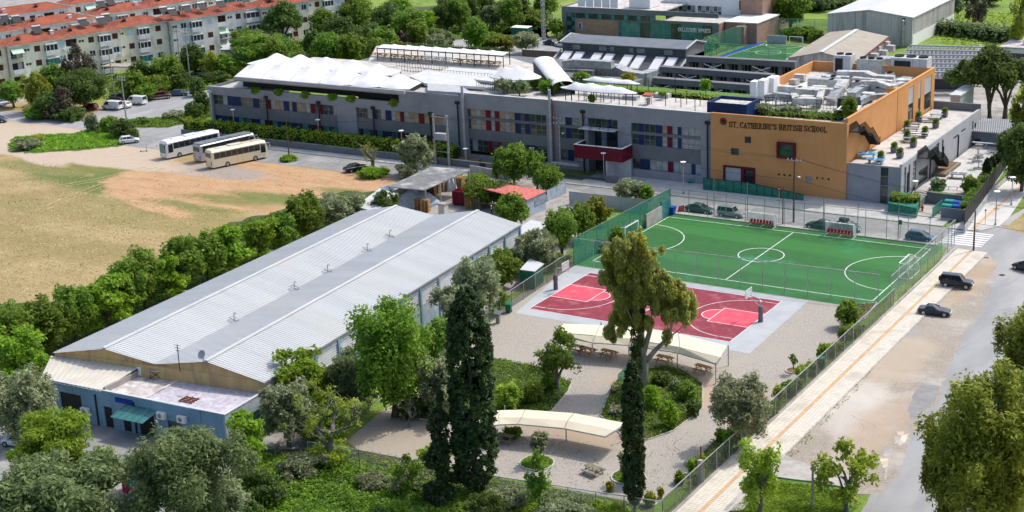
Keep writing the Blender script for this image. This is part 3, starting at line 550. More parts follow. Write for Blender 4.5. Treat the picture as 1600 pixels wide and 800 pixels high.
p = W(318,566,7.2); a = thing('satellite_dish', 'grey satellite dish on the warehouse gable peak', 'satellite dish', p); MB().tube([(0,0,-.6),(0,0,.8)], .05, 6).build('mast', 'metal_grey', a)
place(MB().lathe((0,0,0), [(.02,-.1),(.3,-.05),(.48,.08),(.5,.1),(.3,0),(.02,-.04)], 14), Matrix.Translation((0,-.1,.9)) @ Matrix.Rotation(radians(60),4,'X')).build('dish', 'light_grey', a)
for k, (px, py) in enumerate(((152,633),(212,650))):
 x, z = ofr(px, 655 if k else 640); box('downpipe', x-.08, x+.08, -.14, -.01, .1, TZ-.6, 'metal_dark', of)
def cracks(name, x0, x1, y0, y1, n, z, seed, mat='asphalt_patch'):
 rg = random.Random(seed); mb = MB()
 for k in range(n):
  x, y, a = rg.uniform(x0,x1), rg.uniform(y0,y1), rg.uniform(0,6.28)
  for i in range(rg.randint(5,14)):
   l = rg.uniform(.3,.9); a += rg.uniform(-.6,.6); x2, y2 = x+l*cos(a), y+l*sin(a)
   if not (x0 < x2 < x1 and y0 < y2 < y1): break
   w = rg.uniform(.012,.035); nx, ny = -sin(a)*w, cos(a)*w; mb.add([(x-nx,y-ny,z),(x2-nx,y2-ny,z),(x2+nx,y2+ny,z),(x+nx,y+ny,z)], [(0,1,2,3)]); x, y = x2, y2
 return mb.build(name, mat, None, kind='structure')
cracks('road_cracks', -50.5, -39, 120, 205, 16, .021, 2); cracks('road_cracks', -180, -62, 206.8, 214, 30, .018, 3); cracks('road_cracks', -92, -62, 122, 150, 8, .03, 4, 'soil')
for k, (x, y, a, b) in enumerate(((-110,209.5,4,1.2),(-85,212.3,6,.9),(-150,211,5,1.3),(-130,208.6,2.5,1))):
 sheet('road_patch', rough_poly([(x-a,y-b),(x+a,y-b),(x+a,y+b),(x-a,y+b)], .7, .12, k), .0195+.0003*k, 'asphalt_patch2', px=False)
for k, (x, y) in enumerate(((-48.5,196),(-105,210.2),(-141,212.6))):
 t = thing('manhole_cover', ('round iron manhole cover in the side road near the junction','round iron manhole cover in the street before the orange wall','round iron manhole cover in the street left of the balcony')[k], 'manhole cover', (x,y,.02)); MB().cyl((0,0), .35, 0, .012, 18).build('lid', 'metal_dark', t); MB().tube([(.4*cos(i*pi/9),.4*sin(i*pi/9),.008) for i in range(19)], .03, 4, False).build('rim', 'metal_grey', t)
tr = MB(); rg = random.Random(8)
for (P, Q, n) in ((W(250,262),W(60,330),1),(W(330,275),W(200,330),1),(W(230,262),W(20,300),1),(W(440,268),W(330,300),1),(W(520,285),W(380,262),1)):
 P, Q = Vector(P), Vector(Q); d = (Q-P); m = int(d.length/.6); nn = Vector((-d.y,d.x,0)).normalized(); c1 = rg.uniform(-.1,.1)*d.length
 for s in (-.8,.8):
  for i in range(m):
   a = P.lerp(Q,i/m)+nn*(s+c1*sin(pi*i/m)); b = P.lerp(Q,(i+1)/m)+nn*(s+c1*sin(pi*(i+1)/m)); w = nn*rg.uniform(.1,.2); z = Vector((0,0,.007)); tr.add([a-w+z,b-w+z,b+w+z,a+w+z],[(0,1,2,3)])
tr.build('tyre_tracks', 'track_earth', None, kind='structure')
# SCHOOL, GREY WING
YF = 222.8; GX0 = onY(325,135,YF)[0]; GL = -102.72-GX0
def sx(px, py=200): return onY(px, py, YF)[0]-GX0
sch = thing('school_building', 'long grey school building with blue and crimson window panels and roof terraces', 'school', (GX0, YF, 0))
xa, xb = sx(365,123), sx(623,152)
SEC = [ # hole x0,x1,z0,z1
(sx(332.5,157), sx(526.5,173), 1.3, 7.6), (sx(556.5,176), sx(697,188), 1.3, 7.65), (sx(730,185), sx(854,200), .9, 9.35),
(sx(871.5,200), sx(910.5,200), 1.6, 9.35), (sx(918.4,200), sx(965,200), .02, 9.6), (sx(986,210), sx(1094.7,215), 1.45, 9.4)]
H = [(0, xa, 9.15, 12.1), (xa, sx(716,150), 11.55, 12.1), (xa, xb, 9.3, 10.75)] + SEC
wall_holes(GL, 12.05, H, 0, .6).build('wall', 'school_grey', sch)
box('wall', 0.002, .35, .61, 24, 0, 9.1, 'mid_grey', sch)
def glaze(parent, x0, x1, z0, z1, y, pane, nx=None, nz=1, frame='metal_grey', name='window', fw=.07):
 w = x1-x0; nx = nx or max(1, round(w/1.15)); mb = MB()
 for i in range(nx+1): x = x0+w*i/nx; mb.box(x-fw/2, x+fw/2, y-.05, y+.06, z0, z1)
 for j in range(nz+1):
  z = z0+(z1-z0)*j/nz
  for i in range(nx): mb.box(x0+w*i/nx+fw/2, x0+w*(i+1)/nx-fw/2, y-.045, y+.055, max(z0, z-fw/2), min(z1, z+fw/2))
 f = mb.build(name, frame, parent)
 for i in range(nx):
  for j in range(nz):
   p = pane if isinstance(pane, str) else pane[(i*7+j*3+int(x0*3)) % len(pane)]
   k = MB().box(x0+w*i/nx+fw/2, x0+w*(i+1)/nx-fw/2, y+.0, y+.02, z0+(z1-z0)*j/nz+fw/2, z0+(z1-z0)*(j+1)/nz-fw/2).build('pane', p, f)
 return f
KM = {'g': ['glass','glass_pale','glass'], 'n': ['glass_green','glass'], 't': ['tan_blind','tan_blind','grey_blind'], 'w': ['grey_blind','glass_pale'], 'd': ['glass','glass_teal'], 'k': 'glass'}
def ribbon(el, x0, x1, pxs, z0, z1, rows=1, y=.4):
 """el: string of kinds, pxs: boundaries in survey units, mapped on x0..x1"""
 a, b = pxs[0], pxs[-1]; X = [x0+(x1-x0)*(p-a)/(b-a) for p in pxs]
 for k, c in enumerate(el):
  if c in 'BC': box('blue_panel' if c == 'B' else 'crimson_panel', X[k]+.01, X[k+1]-.01, y-.12, y+.05, z0, z1, 'school_blue' if c == 'B' else 'crimson', sch)
  else: glaze(sch, X[k]+.02, X[k+1]-.02, z0, z1, y, KM[c], nz=rows)
def spandrel(x0, x1, z0, z1, mat='mid_grey'): box('spandrel', x0+.02, x1-.02, .2, .5, z0, z1, mat, sch)
s = SEC[0]; P1 = [112,225,330,430,475,540,570,670,710,735,768,875,910,945,970,1080]
ribbon('gBnBgCtBtBtCgCg', s[0], s[1], P1, 5.65, 7.58, 2); spandrel(s[0], s[1], 3.4, 5.64); ribbon('BdBdBgCdBkBdCkCd', s[0], s[1], [110,210,260,300,430,470,540,570,610,640,740,770,880,915,940,960,1080], 1.35, 3.39)
s = SEC[1]; P2 = [233,360,385,460,505,575,605,720,760,800,825,935]
ribbon('gBgBtCtCtCt', s[0], s[1], P2, 5.7, 7.62, 2); spandrel(s[0], s[1], 3.6, 5.69); ribbon('dBdBkCkkkCk', s[0], s[1], P2, 1.35, 3.59)
s = SEC[2]; P3 = [103,125,255,298,332,370,500,548,582,625,767]
ribbon('ktCtCtBnBn', s[0], s[1], P3, 7.95, 9.3); spandrel(s[0], s[1], 7.45, 7.94); ribbon('ktCtCtBnBn', s[0], s[1], P3, 5.62, 7.44, 2); spandrel(s[0], s[1], 3.7, 5.61)
ribbon('kgCkCkBk', s[0], s[1], [103,130,265,303,350,375,590,680,767], 1.55, 3.69, 2)
s = SEC[3]; P4 = [52,105,150,238]
ribbon('wBw', s[0], s[1], P4, 7.95, 9.3); spandrel(s[0], s[1], 7.45, 7.94); ribbon('kBk', s[0], s[1], P4, 5.62, 7.44, 2); spandrel(s[0], s[1], 3.6, 5.61); ribbon('kBt', s[0], s[1], [52,115,160,238], 1.65, 3.59)
s = SEC[5]; P6 = [592,640,685,770,820,858,895,935,962,1108]
ribbon('nBnBtCwBw', s[0], s[1], P6, 7.95, 9.35); spandrel(s[0], s[1], 7.45, 7.94); ribbon('kBnBwCwBw', s[0], s[1], P6, 5.7, 7.44, 2); spandrel(s[0], s[1], 3.3, 5.69)
ribbon('kBwCwBw', s[0], s[1], [592,650,725,860,900,1035,1062,1108], 1.5, 3.29)
s = SEC[4]; ex0, ex1 = s[0], s[1]
ribbon('kBk', ex0, ex1, [275,420,445,495], 8.3, 9.5, 1, .4); glaze(sch, ex0+.02, ex1-.02, 3.0, 7.9, 2.6, ['glass','glass','glass_pale'], 5, 2, 'metal_dark')
glaze(sch, ex0+.02, ex1-.02, .15, 2.9, 2.6, 'glass', 5, 1, 'metal_dark')
for x in (ex0-.3, ex1+.05): box('recess_wall', x, x+.25, .61, 2.8, 0, 9.6, 'school_grey', sch)
e = thing('entrance_canopy', 'thin glazed canopy on steel struts above the school entrance balcony', 'canopy', (GX0+ex0-1.0, YF, 7.95))
MB().slab([(0,-1.6,0),(ex1-ex0+1.2,-1.6,0),(ex1-ex0+1.2,-.02,.15),(0,-.02,.15)], .08).build('canopy_sheet', 'pale_grey', e)
mb = MB()
for k in range(4): x = .6+k*(ex1-ex0)/3.4; mb.bar((x,-1.5,.05), (x,-.1,1.9), .07)
mb.build('strut', 'metal_dark', e)
bx0, bx1 = onY(897,225.4,219.2)[0], -117.3
bal = thing('entrance_balcony', 'crimson box balcony with pale rim over the school entrance', 'balcony', (bx0, 219.2, 3.35)); bw = bx1-bx0
box('front_panel', 0, bw, 0, .2, 0, 2.3, 'crimson', bal); box('side_panel', 0, .2, .21, 3.58, 0, 2.3, 'crimson', bal); box('side_panel', bw-.2, bw, .21, 3.58, 0, 2.3, 'crimson', bal)
box('floor', .21, bw-.21, .21, 3.58, .3, .5, 'light_grey', bal)
MB().box(-.06,bw+.06,-.06,.24,2.3,2.4).box(-.06,.26,.25,3.58,2.3,2.4).box(bw-.26,bw+.06,.25,3.58,2.3,2.4).build('rim', 'white_paint', bal)
box('entrance_wall', bx1-GX0-3.4, bx1-GX0-3.1, -3.3, -.01, 0, 3.35, 'pale_grey', sch); box('entrance_wall', bx1-GX0-3.1, bx1-GX0-.1, -.6, -.3, 0, 3.35, 'pale_grey', sch)
for px, pt, zb in ((416,150,0),(498,158,0),(583,166,.6),(673,175,.6),(715,158,0),(911,172,0),(1106,189,0)):
 x = sx(px, pt); z = onY(px, pt, YF)[2]
 MB().cyl((x,-.18), .13, zb, z-.5, 8).box(x-.38, x+.38, -.42, -.01, z-.5, z).build('downpipe', 'metal_dark', sch)
for px, top in ((721.5,134),(858,140)):
 x, _, z = onY(px, top, YF-.6); MB().cyl((x-GX0,-.6), .24, 0, z, 12).build('column', 'light_grey', sch)
x = onY(862,150,YF-.5)[0]-GX0; MB().cyl((x,-.5), .12, 0, 12.5, 8).build('downpipe', 'rust', sch); x=sx(333,150); MB().cyl((x-.3,-.4), .2, 0, 8, 8).box(x-.9,x+.2,-.7,-.02,8,8.4).build('downpipe', 'light_grey', sch)
MB().box(xa, 62, .36, 25, 10.76, 11.1).box(62, GL, .36, 13.3, 10.76, 11.1).build('roof_terrace', 'roof_terrace', sch); box('roof', .36, xa-.02, .36, 25, 8.3, 8.6, 'roof_terrace', sch)
box('upper_floor_wall', xa+.3, xb+.3, 2.2, 2.5, 9.2, 10.75, 'metal_dark', sch)
u0, u1 = W(570,100,11.0), W(800,90,11.0)
sheet('roof_terrace', [(u[0]-GX0, u[1]-YF) for u in (W(588,73,11),W(800,92,11),W(860,110,11),W(862,120,11),W(640,112,11),W(575,97,11))], 11.16, 'roof_terrace', px=False, parent=sch, kind=None, th=.3)
box('lower_block', 18, 70, 25.01, 41, 0, 10.8, 'mid_grey', sch); box('lower_block', 70.01, 82, 25.01, 30, 0, 10.4, 'mid_grey', sch); box('coping', 0.01, xa-.01, -.05, .4, 9.16, 9.26, 'light_grey', sch); box('coping', sx(716,150), GL-.02, -.05, .42, 12.06, 12.16, 'pale_grey', sch)
for P, z in (([(640,119),(668,108),(740,124),(758,136),(664,130)], 11.9), ([(676,117),(703,105),(790,112),(775,128),(742,124)], 11.75)):
 sheet('roof', [(u[0]-GX0, u[1]-YF) for u in (W(a,b,z) for a, b in P)], z, 'pale_grey', px=False, parent=sch, kind=None, th=.5)
sheet('roof', [(u[0]-GX0, u[1]-YF) for u in (W(668,130,12),W(720,134,12),W(740,146,12),W(668,141,12))], 12.0, 'light_grey', px=False, parent=sch, kind=None, th=.9)
def rail(name, label, pts, h=1.1, step=1.2, mat='metal_dark', z=11.1, bars=2, cat='railing', n_mid=0, thick=.05):
 r = thing(name, label, cat, (pts[0][0], pts[0][1], z)); o = pts[0]; mb = MB()
 for a, b in zip(pts[:-1], pts[1:]):
  L = sqrt((b[0]-a[0])**2+(b[1]-a[1])**2); n = max(1, int(L/step))
  for i in range(n+1): x, y = a[0]+(b[0]-a[0])*i/n-o[0], a[1]+(b[1]-a[1])*i/n-o[1]; mb.box(x-thick/2, x+thick/2, y-thick/2, y+thick/2, 0, h)
 mb.build('balusters', mat, r); mb = MB()
 for a, b in zip(pts[:-1], pts[1:]):
  for k in range(bars): z2 = h-(k*h*.8/max(1,bars-1) if bars > 1 else 0); mb.bar((a[0]-o[0],a[1]-o[1],z2),(b[0]-o[0],b[1]-o[1],z2), thick, thick)
 mb.build('rails', mat, r); return r
rail('railing', 'dark railing across the white roof behind the tents', [W(628,111,11.2)[:2], W(742,122,11.2)[:2], W(830,128,11.2)[:2]], step=.7)
rail('railing', 'thin railing beside the low roof court below the pergola', [W(620,103,11.2)[:2], W(700,112,11.2)[:2]], step=.7)
rail('railing', 'tall dark railing panels behind the roof edge planting', [W(745,140,11.2)[:2], W(778,142,11.2)[:2]], 1.6, .35)
# membrane tents
def tent_rows(name, label, c00, c10, c01, c11, bays, hs, cat='tent', edge=.0, legs=True, z0=11.1, pat=0, mat='tent_white'):
 """corners on the survey: front-left, front-right, back-left, back-right (3D at edge height)"""
 o = Vector((c00[0], c00[1], z0)); A, B, C, D = [Vector(c)-o for c in (c00, c10, c01, c11)]; t = thing(name, label, cat, o)
 for k in range(bays):
  def fn(u, v, k=k):
   uu = (k+u)/bays; p = A.lerp(B, uu).lerp(C.lerp(D, uu), v); r = sin(pi*v)**.75 if 0 < v < 1 else 0
   if pat == 0: pk = max(0, 1-abs(2*u-.9)*1.1)
   else: pk = (abs(cos(pi*u)))**3
   off = exp_(-((v-(.66 if pat == 0 else .5))/.2)**2)*pk*(1 if 0 < v < 1 else 0)
   en = min(1, (uu*bays)*1.6+.12, (1-uu)*bays*1.2+.1)
   return (p.x, p.y, p.z+(hs*.7*r*(.45+.55*pk)+hs*.6*off)*en-.16*sin(pi*u)*(1 if v in (0,1) else 0))
  MB().grid(fn, 10, 12).build('membrane', mat, t, smooth=True); MB().tube([Vector(fn(0,j/12))+Vector((0,0,.03)) for j in range(13)], .05, 4).build('seam_cable', 'metal_grey', t)
 return t, (A, B, C, D)
def exp_(x): return math.exp(x)
zt = 11.7
t1, (A,B,C,D) = tent_rows('membrane_roof', 'white peaked membrane roof along the front edge of the grey school roof', W(366,120,zt), W(640,139.5,zt), W(395,97,zt), W(664,127,zt), 6, 1.65)
A.z = B.z; box('fascia_beam', 0, (B-A).x, -.1, .35, .02, .65, 'light_grey', t1); MB().bar((0,0,.3),(C.x-A.x,C.y-A.y,.3),.3,.5).build('fascia_beam', 'light_grey', t1)
mb = MB()
for k in range(7): p = C.lerp(D, k/6); mb.cyl((p.x,p.y), .09, -.1, .6, 6); p = A.lerp(B, k/6); mb.cyl((p.x,p.y+.6), .09, -.1, .6, 6)
mb.build('post', 'metal_dark', t1)
MB().slab([(B.x+.2,B.y,.5),(B.x+.35,B.y,.5),(D.x+.35,D.y,.5),(D.x+.2,D.y,.5)], .4).build('edge_beam', 'metal_dark', t1)
t2, q4 = tent_rows('membrane_roof', 'white peaked membrane roof set behind the front row of tents', W(386,99.5,zt+.4), W(607,118,zt+.4), W(428,89,zt+.4), W(626,111,zt+.4), 5, 1.5)
mb = MB()
for k in range(6): p = q4[2].lerp(q4[3], k/5); mb.cyl((p.x,p.y), .09, -.1, .9, 6)
mb.build('post', 'metal_dark', t2)
zt = 13.7
t3, q4 = tent_rows('pergola_tent', 'long narrow scalloped white awning over the benches at the rear roof terrace', W(589,74.5,zt), W(786,87,zt), W(600,69,zt), W(796,81,zt), 9, .4, pat=1)
for k in range(10):
 for a, b in ((q4[0],q4[1]),(q4[2],q4[3])):
  p = a.lerp(b, k/9); MB().cyl((p.x,p.y), .1, .05, 2.65, 6).build('post', 'metal_dark', t3)
MB().bar(q4[0]+Vector((0,0,-.1)), q4[1]+Vector((0,0,-.1)), .14, .2).bar(q4[2]+Vector((0,0,-.1)), q4[3]+Vector((0,0,-.1)), .14, .2).build('edge_beam', 'metal_dark', t3)
def bench_proto(mat, name='picnic_bench', lbl='', cat='bench', W_=1.9):
 b = thing(name, lbl, cat); MB().box(-W_/2,W_/2,-.35,.35,.68,.74).build('table_top', mat, b); MB().box(-W_/2,W_/2,-.85,-.58,.42,.47).build('seat', mat, b); MB().box(-W_/2,W_/2,.58,.85,.42,.47).build('seat', mat, b)
 mb = MB()
 for x in (-W_*.36, W_*.36): mb.bar((x,-.75,0),(x,-.2,.68),.08); mb.bar((x,.75,0),(x,.2,.68),.08); mb.bar((x,-.85,.38),(x,.85,.38),.07,.09)
 mb.build('frame', mat, b); return b, tree_of(b)
ORD = ('first','second','third','fourth','fifth','sixth','seventh','eighth','ninth','tenth','eleventh')
bp, btree = bench_proto('wood', lbl='orange wooden picnic bench under the long white awning, leftmost end')
for k, px in enumerate((588,598,607,616,624,635,645,654,716,726,738,748,757,766,776)):
 o = W(px, 88+(px-590)*.075, 11.2); lb = 'orange bench under the long awning, %s from the left of the %s cluster' % (ORD[k if px < 700 else k-8], 'left' if px < 700 else 'right'); g = 'orange benches under the long awning'
 if k == 0: bp.location = o; bp['label'] = lb; bp['group'] = g
 else: copy_thing(bp, o, .25*((k*37) % 5-2), lb, g, btree)
bp2, bt2 = bench_proto('galvanised', 'table_bench', 'grey metal table bench in the middle under the long white awning')
for k, px in enumerate((664,676,688,700)):
 o = W(px, 92.5+(px-660)*.07, 11.2)
 if k == 0: bp2.location = o; bp2['group'] = 'grey benches under the awning'
 else: copy_thing(bp2, o, 0, 'grey metal table bench under the long white awning, %s from the left' % ORD[k], 'grey benches under the awning', bt2)
def dome_tent(name, label, c, rx, ry, h, peaks, zr, ang=0, legs=8, zf=11.1, cat='tent'):
 t = thing(name, label, cat, (c[0], c[1], zf), ang); nr, na = 10, 40; mb = MB()
 def fn(u, v):
  a = 2*pi*u; r = v; x, y = rx*r*cos(a), ry*r*sin(a); z = h*.55*(1-r**2.2)
  for (qx, qy, qh) in peaks: d = sqrt((x-qx)**2+(y-qy)**2); z += qh*math.exp(-(d/1.3)**1.3)*(1-r**6)
  return (x, y, zr-zf+z)
 mb.grid(fn, na, nr).build('membrane', 'tent_white', t, smooth=True); mb = MB()
 for k in range(legs): a = 2*pi*k/legs; MB().cyl((rx*.88*cos(a), ry*.88*sin(a)), .08, 0, zr-zf+.1, 6).build('post', 'metal_dark', t)
 MB().tube([(rx*cos(2*pi*k/24), ry*sin(2*pi*k/24), zr-zf) for k in range(25)], .07, 5, False).build('edge_ring', 'metal_grey', t); return t
c = W(805,118,13.6); dome_tent('round_tent', 'large round white tent on the school roof left of the covered stair', c, 5.2, 3.4, 1.5, [(-2.2,0,.9),(.4,.5,1.0),(2.6,.1,.7)], 13.4)
c = W(935,140,13.6); dome_tent('shade_sail', 'white scalloped shade sail on posts, nearer of two on the roof terrace', c, 7.6, 1.9, .9, [(-4.6,0,.8),(-1.5,.2,.6),(2,.2,.5),(4.6,0,.5)], 13.5, ang=-.03)
c = W(955,127,13.6); dome_tent('shade_sail', 'smaller flat white shade sail behind the nearer one on the roof terrace', c, 5.9, 1.2, .6, [(-3.4,0,.5),(0,0,.3),(3.4,0,.4)], 13.5, ang=-.03)
a, b = Vector(W(849,92,14.2)), Vector(W(881,131,13.2)); t = thing('covered_stair', 'roof stair tunnel with white barrel roof and dark glazed sides', 'stair cover', (a.x,a.y,11.1)); d = (b-a); dn = Vector((-d.y, d.x, 0)).normalized()
def fn(u, v): p = Vector((0,0,a.z-11.1)).lerp(d+Vector((0,0,a.z-11.1)), u); th = pi*v; q = p+dn*(2.0*cos(th))+Vector((0,0,.8*sin(th)-.3)); return (q.x,q.y,q.z)
MB().grid(fn, 6, 12).build('barrel_roof', 'tent_white', t, smooth=True)
for sg in (-1, 1):
 p0 = dn*1.9*sg; p1 = p0+Vector((d.x,d.y,0)); mb = MB(); n1 = dn*.1
 mb.hexa([p0-n1, p1-n1, p1+n1, p0+n1], [p0-n1+Vector((0,0,a.z-11.5)), p1-n1+Vector((0,0,b.z-11.5)), p1+n1+Vector((0,0,b.z-11.5)), p0+n1+Vector((0,0,a.z-11.5))]); mb.build('side_wall', 'metal_dark', t)
ux0, ux1 = sx(722,150), GL-.3
box('planter', ux0, ux1, .4, 1.2, 11.11, 11.6, 'soil', sch)
pg = thing('pergola', 'rows of slim black posts standing on the white roof terrace', 'pergola', W(905,160,11.1)); o = Vector(pg.location)
for px, py in ((893,160),(913,158),(932,157),(960,157),(978,163),(985,146),(1013,142),(1040,166),(1055,142),(1056,160),(1064,168),(1073,163),(1086,174),(1094,165),(1107,173),(939,160),(955,161),(916,164)):
 p = Vector(W(px,py,11.1)); zt_ = hgt_ = 2.3; p -= o; MB().cyl((p.x,p.y), .07, 0, 2.4, 6).build('post', 'metal_dark', pg)
p0 = Vector(W(900,158,13.5))-o; p1 = Vector(W(1107,173,13.5))-o; MB().bar(p0, Vector(W(1000,151,13.5))-o, .06).bar(Vector(W(1000,129,13.5))-o, Vector(W(1107,150,13.5))-o, .05).build('cable', 'metal_dark', pg)
for px, py, lb in ((986,155,'grey box planter on the white roof terrace'),(1035,152,'grey box planter with a small green bush on the roof terrace')):
 t = thing('box_planter', lb, 'planter', W(px,py,11.1)); MB().box(-1.4,1.4,-.7,.7,0,.7).build('box', 'light_grey', t)
t = thing('rubbish_bin', 'terracotta red hooded bin on the white roof terrace', 'bin', W(1013,163,11.1)); MB().lathe((0,0,0), [(.3,0),(.4,1.0),(.36,1.1)], 12).build('body', 'metal_grey', t); MB().slab([(-.8,-.6,1.7),(.8,-.6,1.7),(.8,.6,1.9),(-.8,.6,1.9)], .3).build('hood', 'terracotta', t); MB().cyl((-.6,0),.05,0,1.6,6).cyl((.6,0),.05,0,1.6,6).build('leg', 'metal_dark', t)
bb = W(1116,178,11.1); bc = W(1165,181,11.1); t = thing('roof_box', 'open topped dark blue box structure on the roof beside the orange facade', 'roof box', (bb[0], YF+1.2, 11.1)); w = 7.0; dd = 5.5
box('floor', .25, w-.25, .25, dd-.25, 1.9, 2.1, 'roof_patchy', t)
for k, q_ in enumerate(((0,w,0,.25),(0,w,dd-.25,dd),(0,.25,.251,dd-.251),(w-.25,w,.251,dd-.251))): box('wall', *q_, 0, 2.6, 'school_blue', t)
# ORANGE BLOCK
OX0, OX1, OY1 = -102.7, -79.7, 267.0
ob = thing('orange_building', 'orange school block with lettering and a red framed square window', 'school block', (OX0, YF-.35, 0)); OW = OX1-OX0; OY = YF-.35
def op(px, py): p = onY(px, py, OY); return p[0]-OX0, p[2]
def orect(x0, y0, x1, y1): a = op(x0,y0); b = op(x1,y1); return (a[0], b[0], b[1], a[1])
h1 = orect(1163.5,213,1173.5,224); h2 = orect(1142,231,1154.5,243); h3 = orect(1218,224,1241,245.5); h4 = orect(1131,257.5,1180,290); h4 = (h4[0], h4[1], .9, h4[3])
h5 = orect(1259,275,1269,287); sm = [orect(a-1.8, b-1.8, a+1.8, b+2) for a, b in ((1217,272.5),(1225.5,273.5),(1234,274),(1277,278),(1285.5,279),(1294.5,279.8))]
wall_holes(OW, 12.35, [h1,h2,h3,h4,h5]+sm, 0, .4).build('wall', 'orange', ob)
DY = OY1-OY
sh1, sh2 = 33.0, 43.0
sw = wall_holes(DY-.41, 13.0, [(DY-15,DY-12.2,6.3,12.2),(DY-9.6,DY-8.2,6.3,12.2),(DY-6.2,DY-2.2,6.3,12.2)], 0, .4)
SM = Matrix.Translation((OW, .405, 0)) @ Matrix.Rotation(pi/2, 4, 'Z'); place(sw, SM).build('wall', 'orange', ob)
for a, b in ((DY-15,DY-12.2),(DY-9.6,DY-8.2),(DY-6.2,DY-2.2)):
 x = OW-.2; box('window_panel', x, x+.12, .4+a, .4+b, 9.2, 12.2, 'light_grey', ob); g = box('window', x-.05, x+.05, .4+a, .4+b, 6.3, 9.19, 'metal_dark', ob)
 n = max(1, int((b-a)/1.0))
 for i in range(n):
  for j in range(2): box('pane', x+.05, x+.07, .4+a+(b-a)*i/n+.08, .4+a+(b-a)*(i+1)/n-.08, 6.4+j*1.4, 7.7+j*1.4, 'glass', g)
box('wall', .0, .4, 16, DY, 0, 12.9, 'orange', ob); box('wall', .41, OW-.41, DY-.4, DY, 0, 13, 'orange', ob); box('wall_coping', OW-.45, OW+.05, .42, DY+.05, 13.0, 13.1, 'orange', ob); box('wall_joint', OW+.001, OW+.02, 24, 24.12, 5.9, 13, 'rust', ob)
box('roof', .41, OW-.41, .41, DY-.41, 10.9, 11.2, 'duct_pale', ob)
box('wall', -.3, -.01, .36, 30, 9, 11.1, 'mid_grey', ob)
for h in (h1, h2): glaze(ob, h[0], h[1], h[2], h[3], .22, 'glass', 1, 3 if h is h2 else 1, 'metal_dark')
glaze(ob, h5[0], h5[1], h5[2], h5[3], .15, 'grey_blind', 2, 2, 'metal_grey')
for k, h in enumerate(sm):
 g = box('vent_window', h[0], h[1], .2, .3, h[2], h[3], 'metal_dark', ob)
 if k in (3, 4): box('flap', h[0]+.2, h[1], .14, .19, h[2], h[3]-.12, 'orange', g)
fr = MB()
for q_ in ((h3[0]-.3,h3[1]+.3,h3[2]-.3,h3[2]),(h3[0]-.3,h3[1]+.3,h3[3],h3[3]+.3),(h3[0]-.3,h3[0],h3[2],h3[3]),(h3[1],h3[1]+.3,h3[2],h3[3])): fr.box(q_[0],q_[1],-.55,-.01,q_[2],q_[3])
bw_ = fr.build('box_window', 'crimson', ob); box('pane', h3[0], h3[1], -.2, -.15, h3[2], h3[3], 'glass_green', bw_); MB().box(h3[0],h3[1],-.25,-.205,(h3[2]+h3[3])/2-.04,(h3[2]+h3[3])/2+.04).build('glazing_bar', 'metal_dark', bw_)
fr = MB(); t_ = .28
for q_ in ((h4[0],h4[1],h4[3]-t_,h4[3]),(h4[0],h4[0]+t_,h4[2],h4[3]-t_),(h4[1]-t_,h4[1],h4[2],h4[3]-t_),(h4[0]+3.1,h4[0]+3.7,h4[2],h4[3]-t_)): fr.box(q_[0],q_[1],-.25,.1,q_[2],q_[3])
dw = fr.build('door_surround', 'crimson', ob); box('roller_shutter', h4[0]+t_, h4[0]+3.1, .0, .08, h4[2], h4[3]-t_, 'light_grey', dw)
g = box('door', h4[0]+3.7, h4[1]-t_, .06, .14, h4[2], h4[3]-t_, 'metal_dark', ob); box('pane', h4[0]+3.85, (h4[0]+3.7+h4[1]-t_)/2-.08, .03, .055, h4[2]+.6, h4[3]-.6, 'glass', g); box('pane', (h4[0]+3.7+h4[1]-t_)/2+.08, h4[1]-t_-.15, .03, .055, h4[2]+.6, h4[3]-.6, 'glass', g)
mb = MB()
for k in range(9): z = h4[2]+.2+k*.28; mb.box(h4[0]+t_+.05, h4[0]+3.05, -.02, -.001, z, z+.14)
mb.build('shutter_slat', 'pale_grey', dw)
def text(name, s, size, mat, parent, loc, rz=0, depth=.05, width=None, bold=0.0):
 cu = bpy.data.curves.new(name, 'FONT'); cu.body = s; cu.size = size; cu.extrude = depth; cu.offset = bold; cu.align_x = 'LEFT'; cu.resolution_u = 2
 o = bpy.data.objects.new(name, cu); COL.objects.link(o); bpy.context.view_layer.update(); dg = bpy.context.evaluated_depsgraph_get(); me = bpy.data.meshes.new_from_object(o.evaluated_get(dg)); bpy.data.objects.remove(o)
 me.materials.clear(); me.materials.append(MATS[mat]); n = len(me.vertices); co = np.empty(n*3, 'f'); me.vertices.foreach_get('co', co); co = co.reshape(-1,3)
 sc = width/(co[:,0].max()-co[:,0].min()) if width else 1; out = np.stack([(co[:,0]-co[:,0].min())*sc, -co[:,2], co[:,1]], 1).astype('f'); me.vertices.foreach_set('co', out.ravel()); me.update()
 q_ = link(name, me, parent, loc, rz); return q_
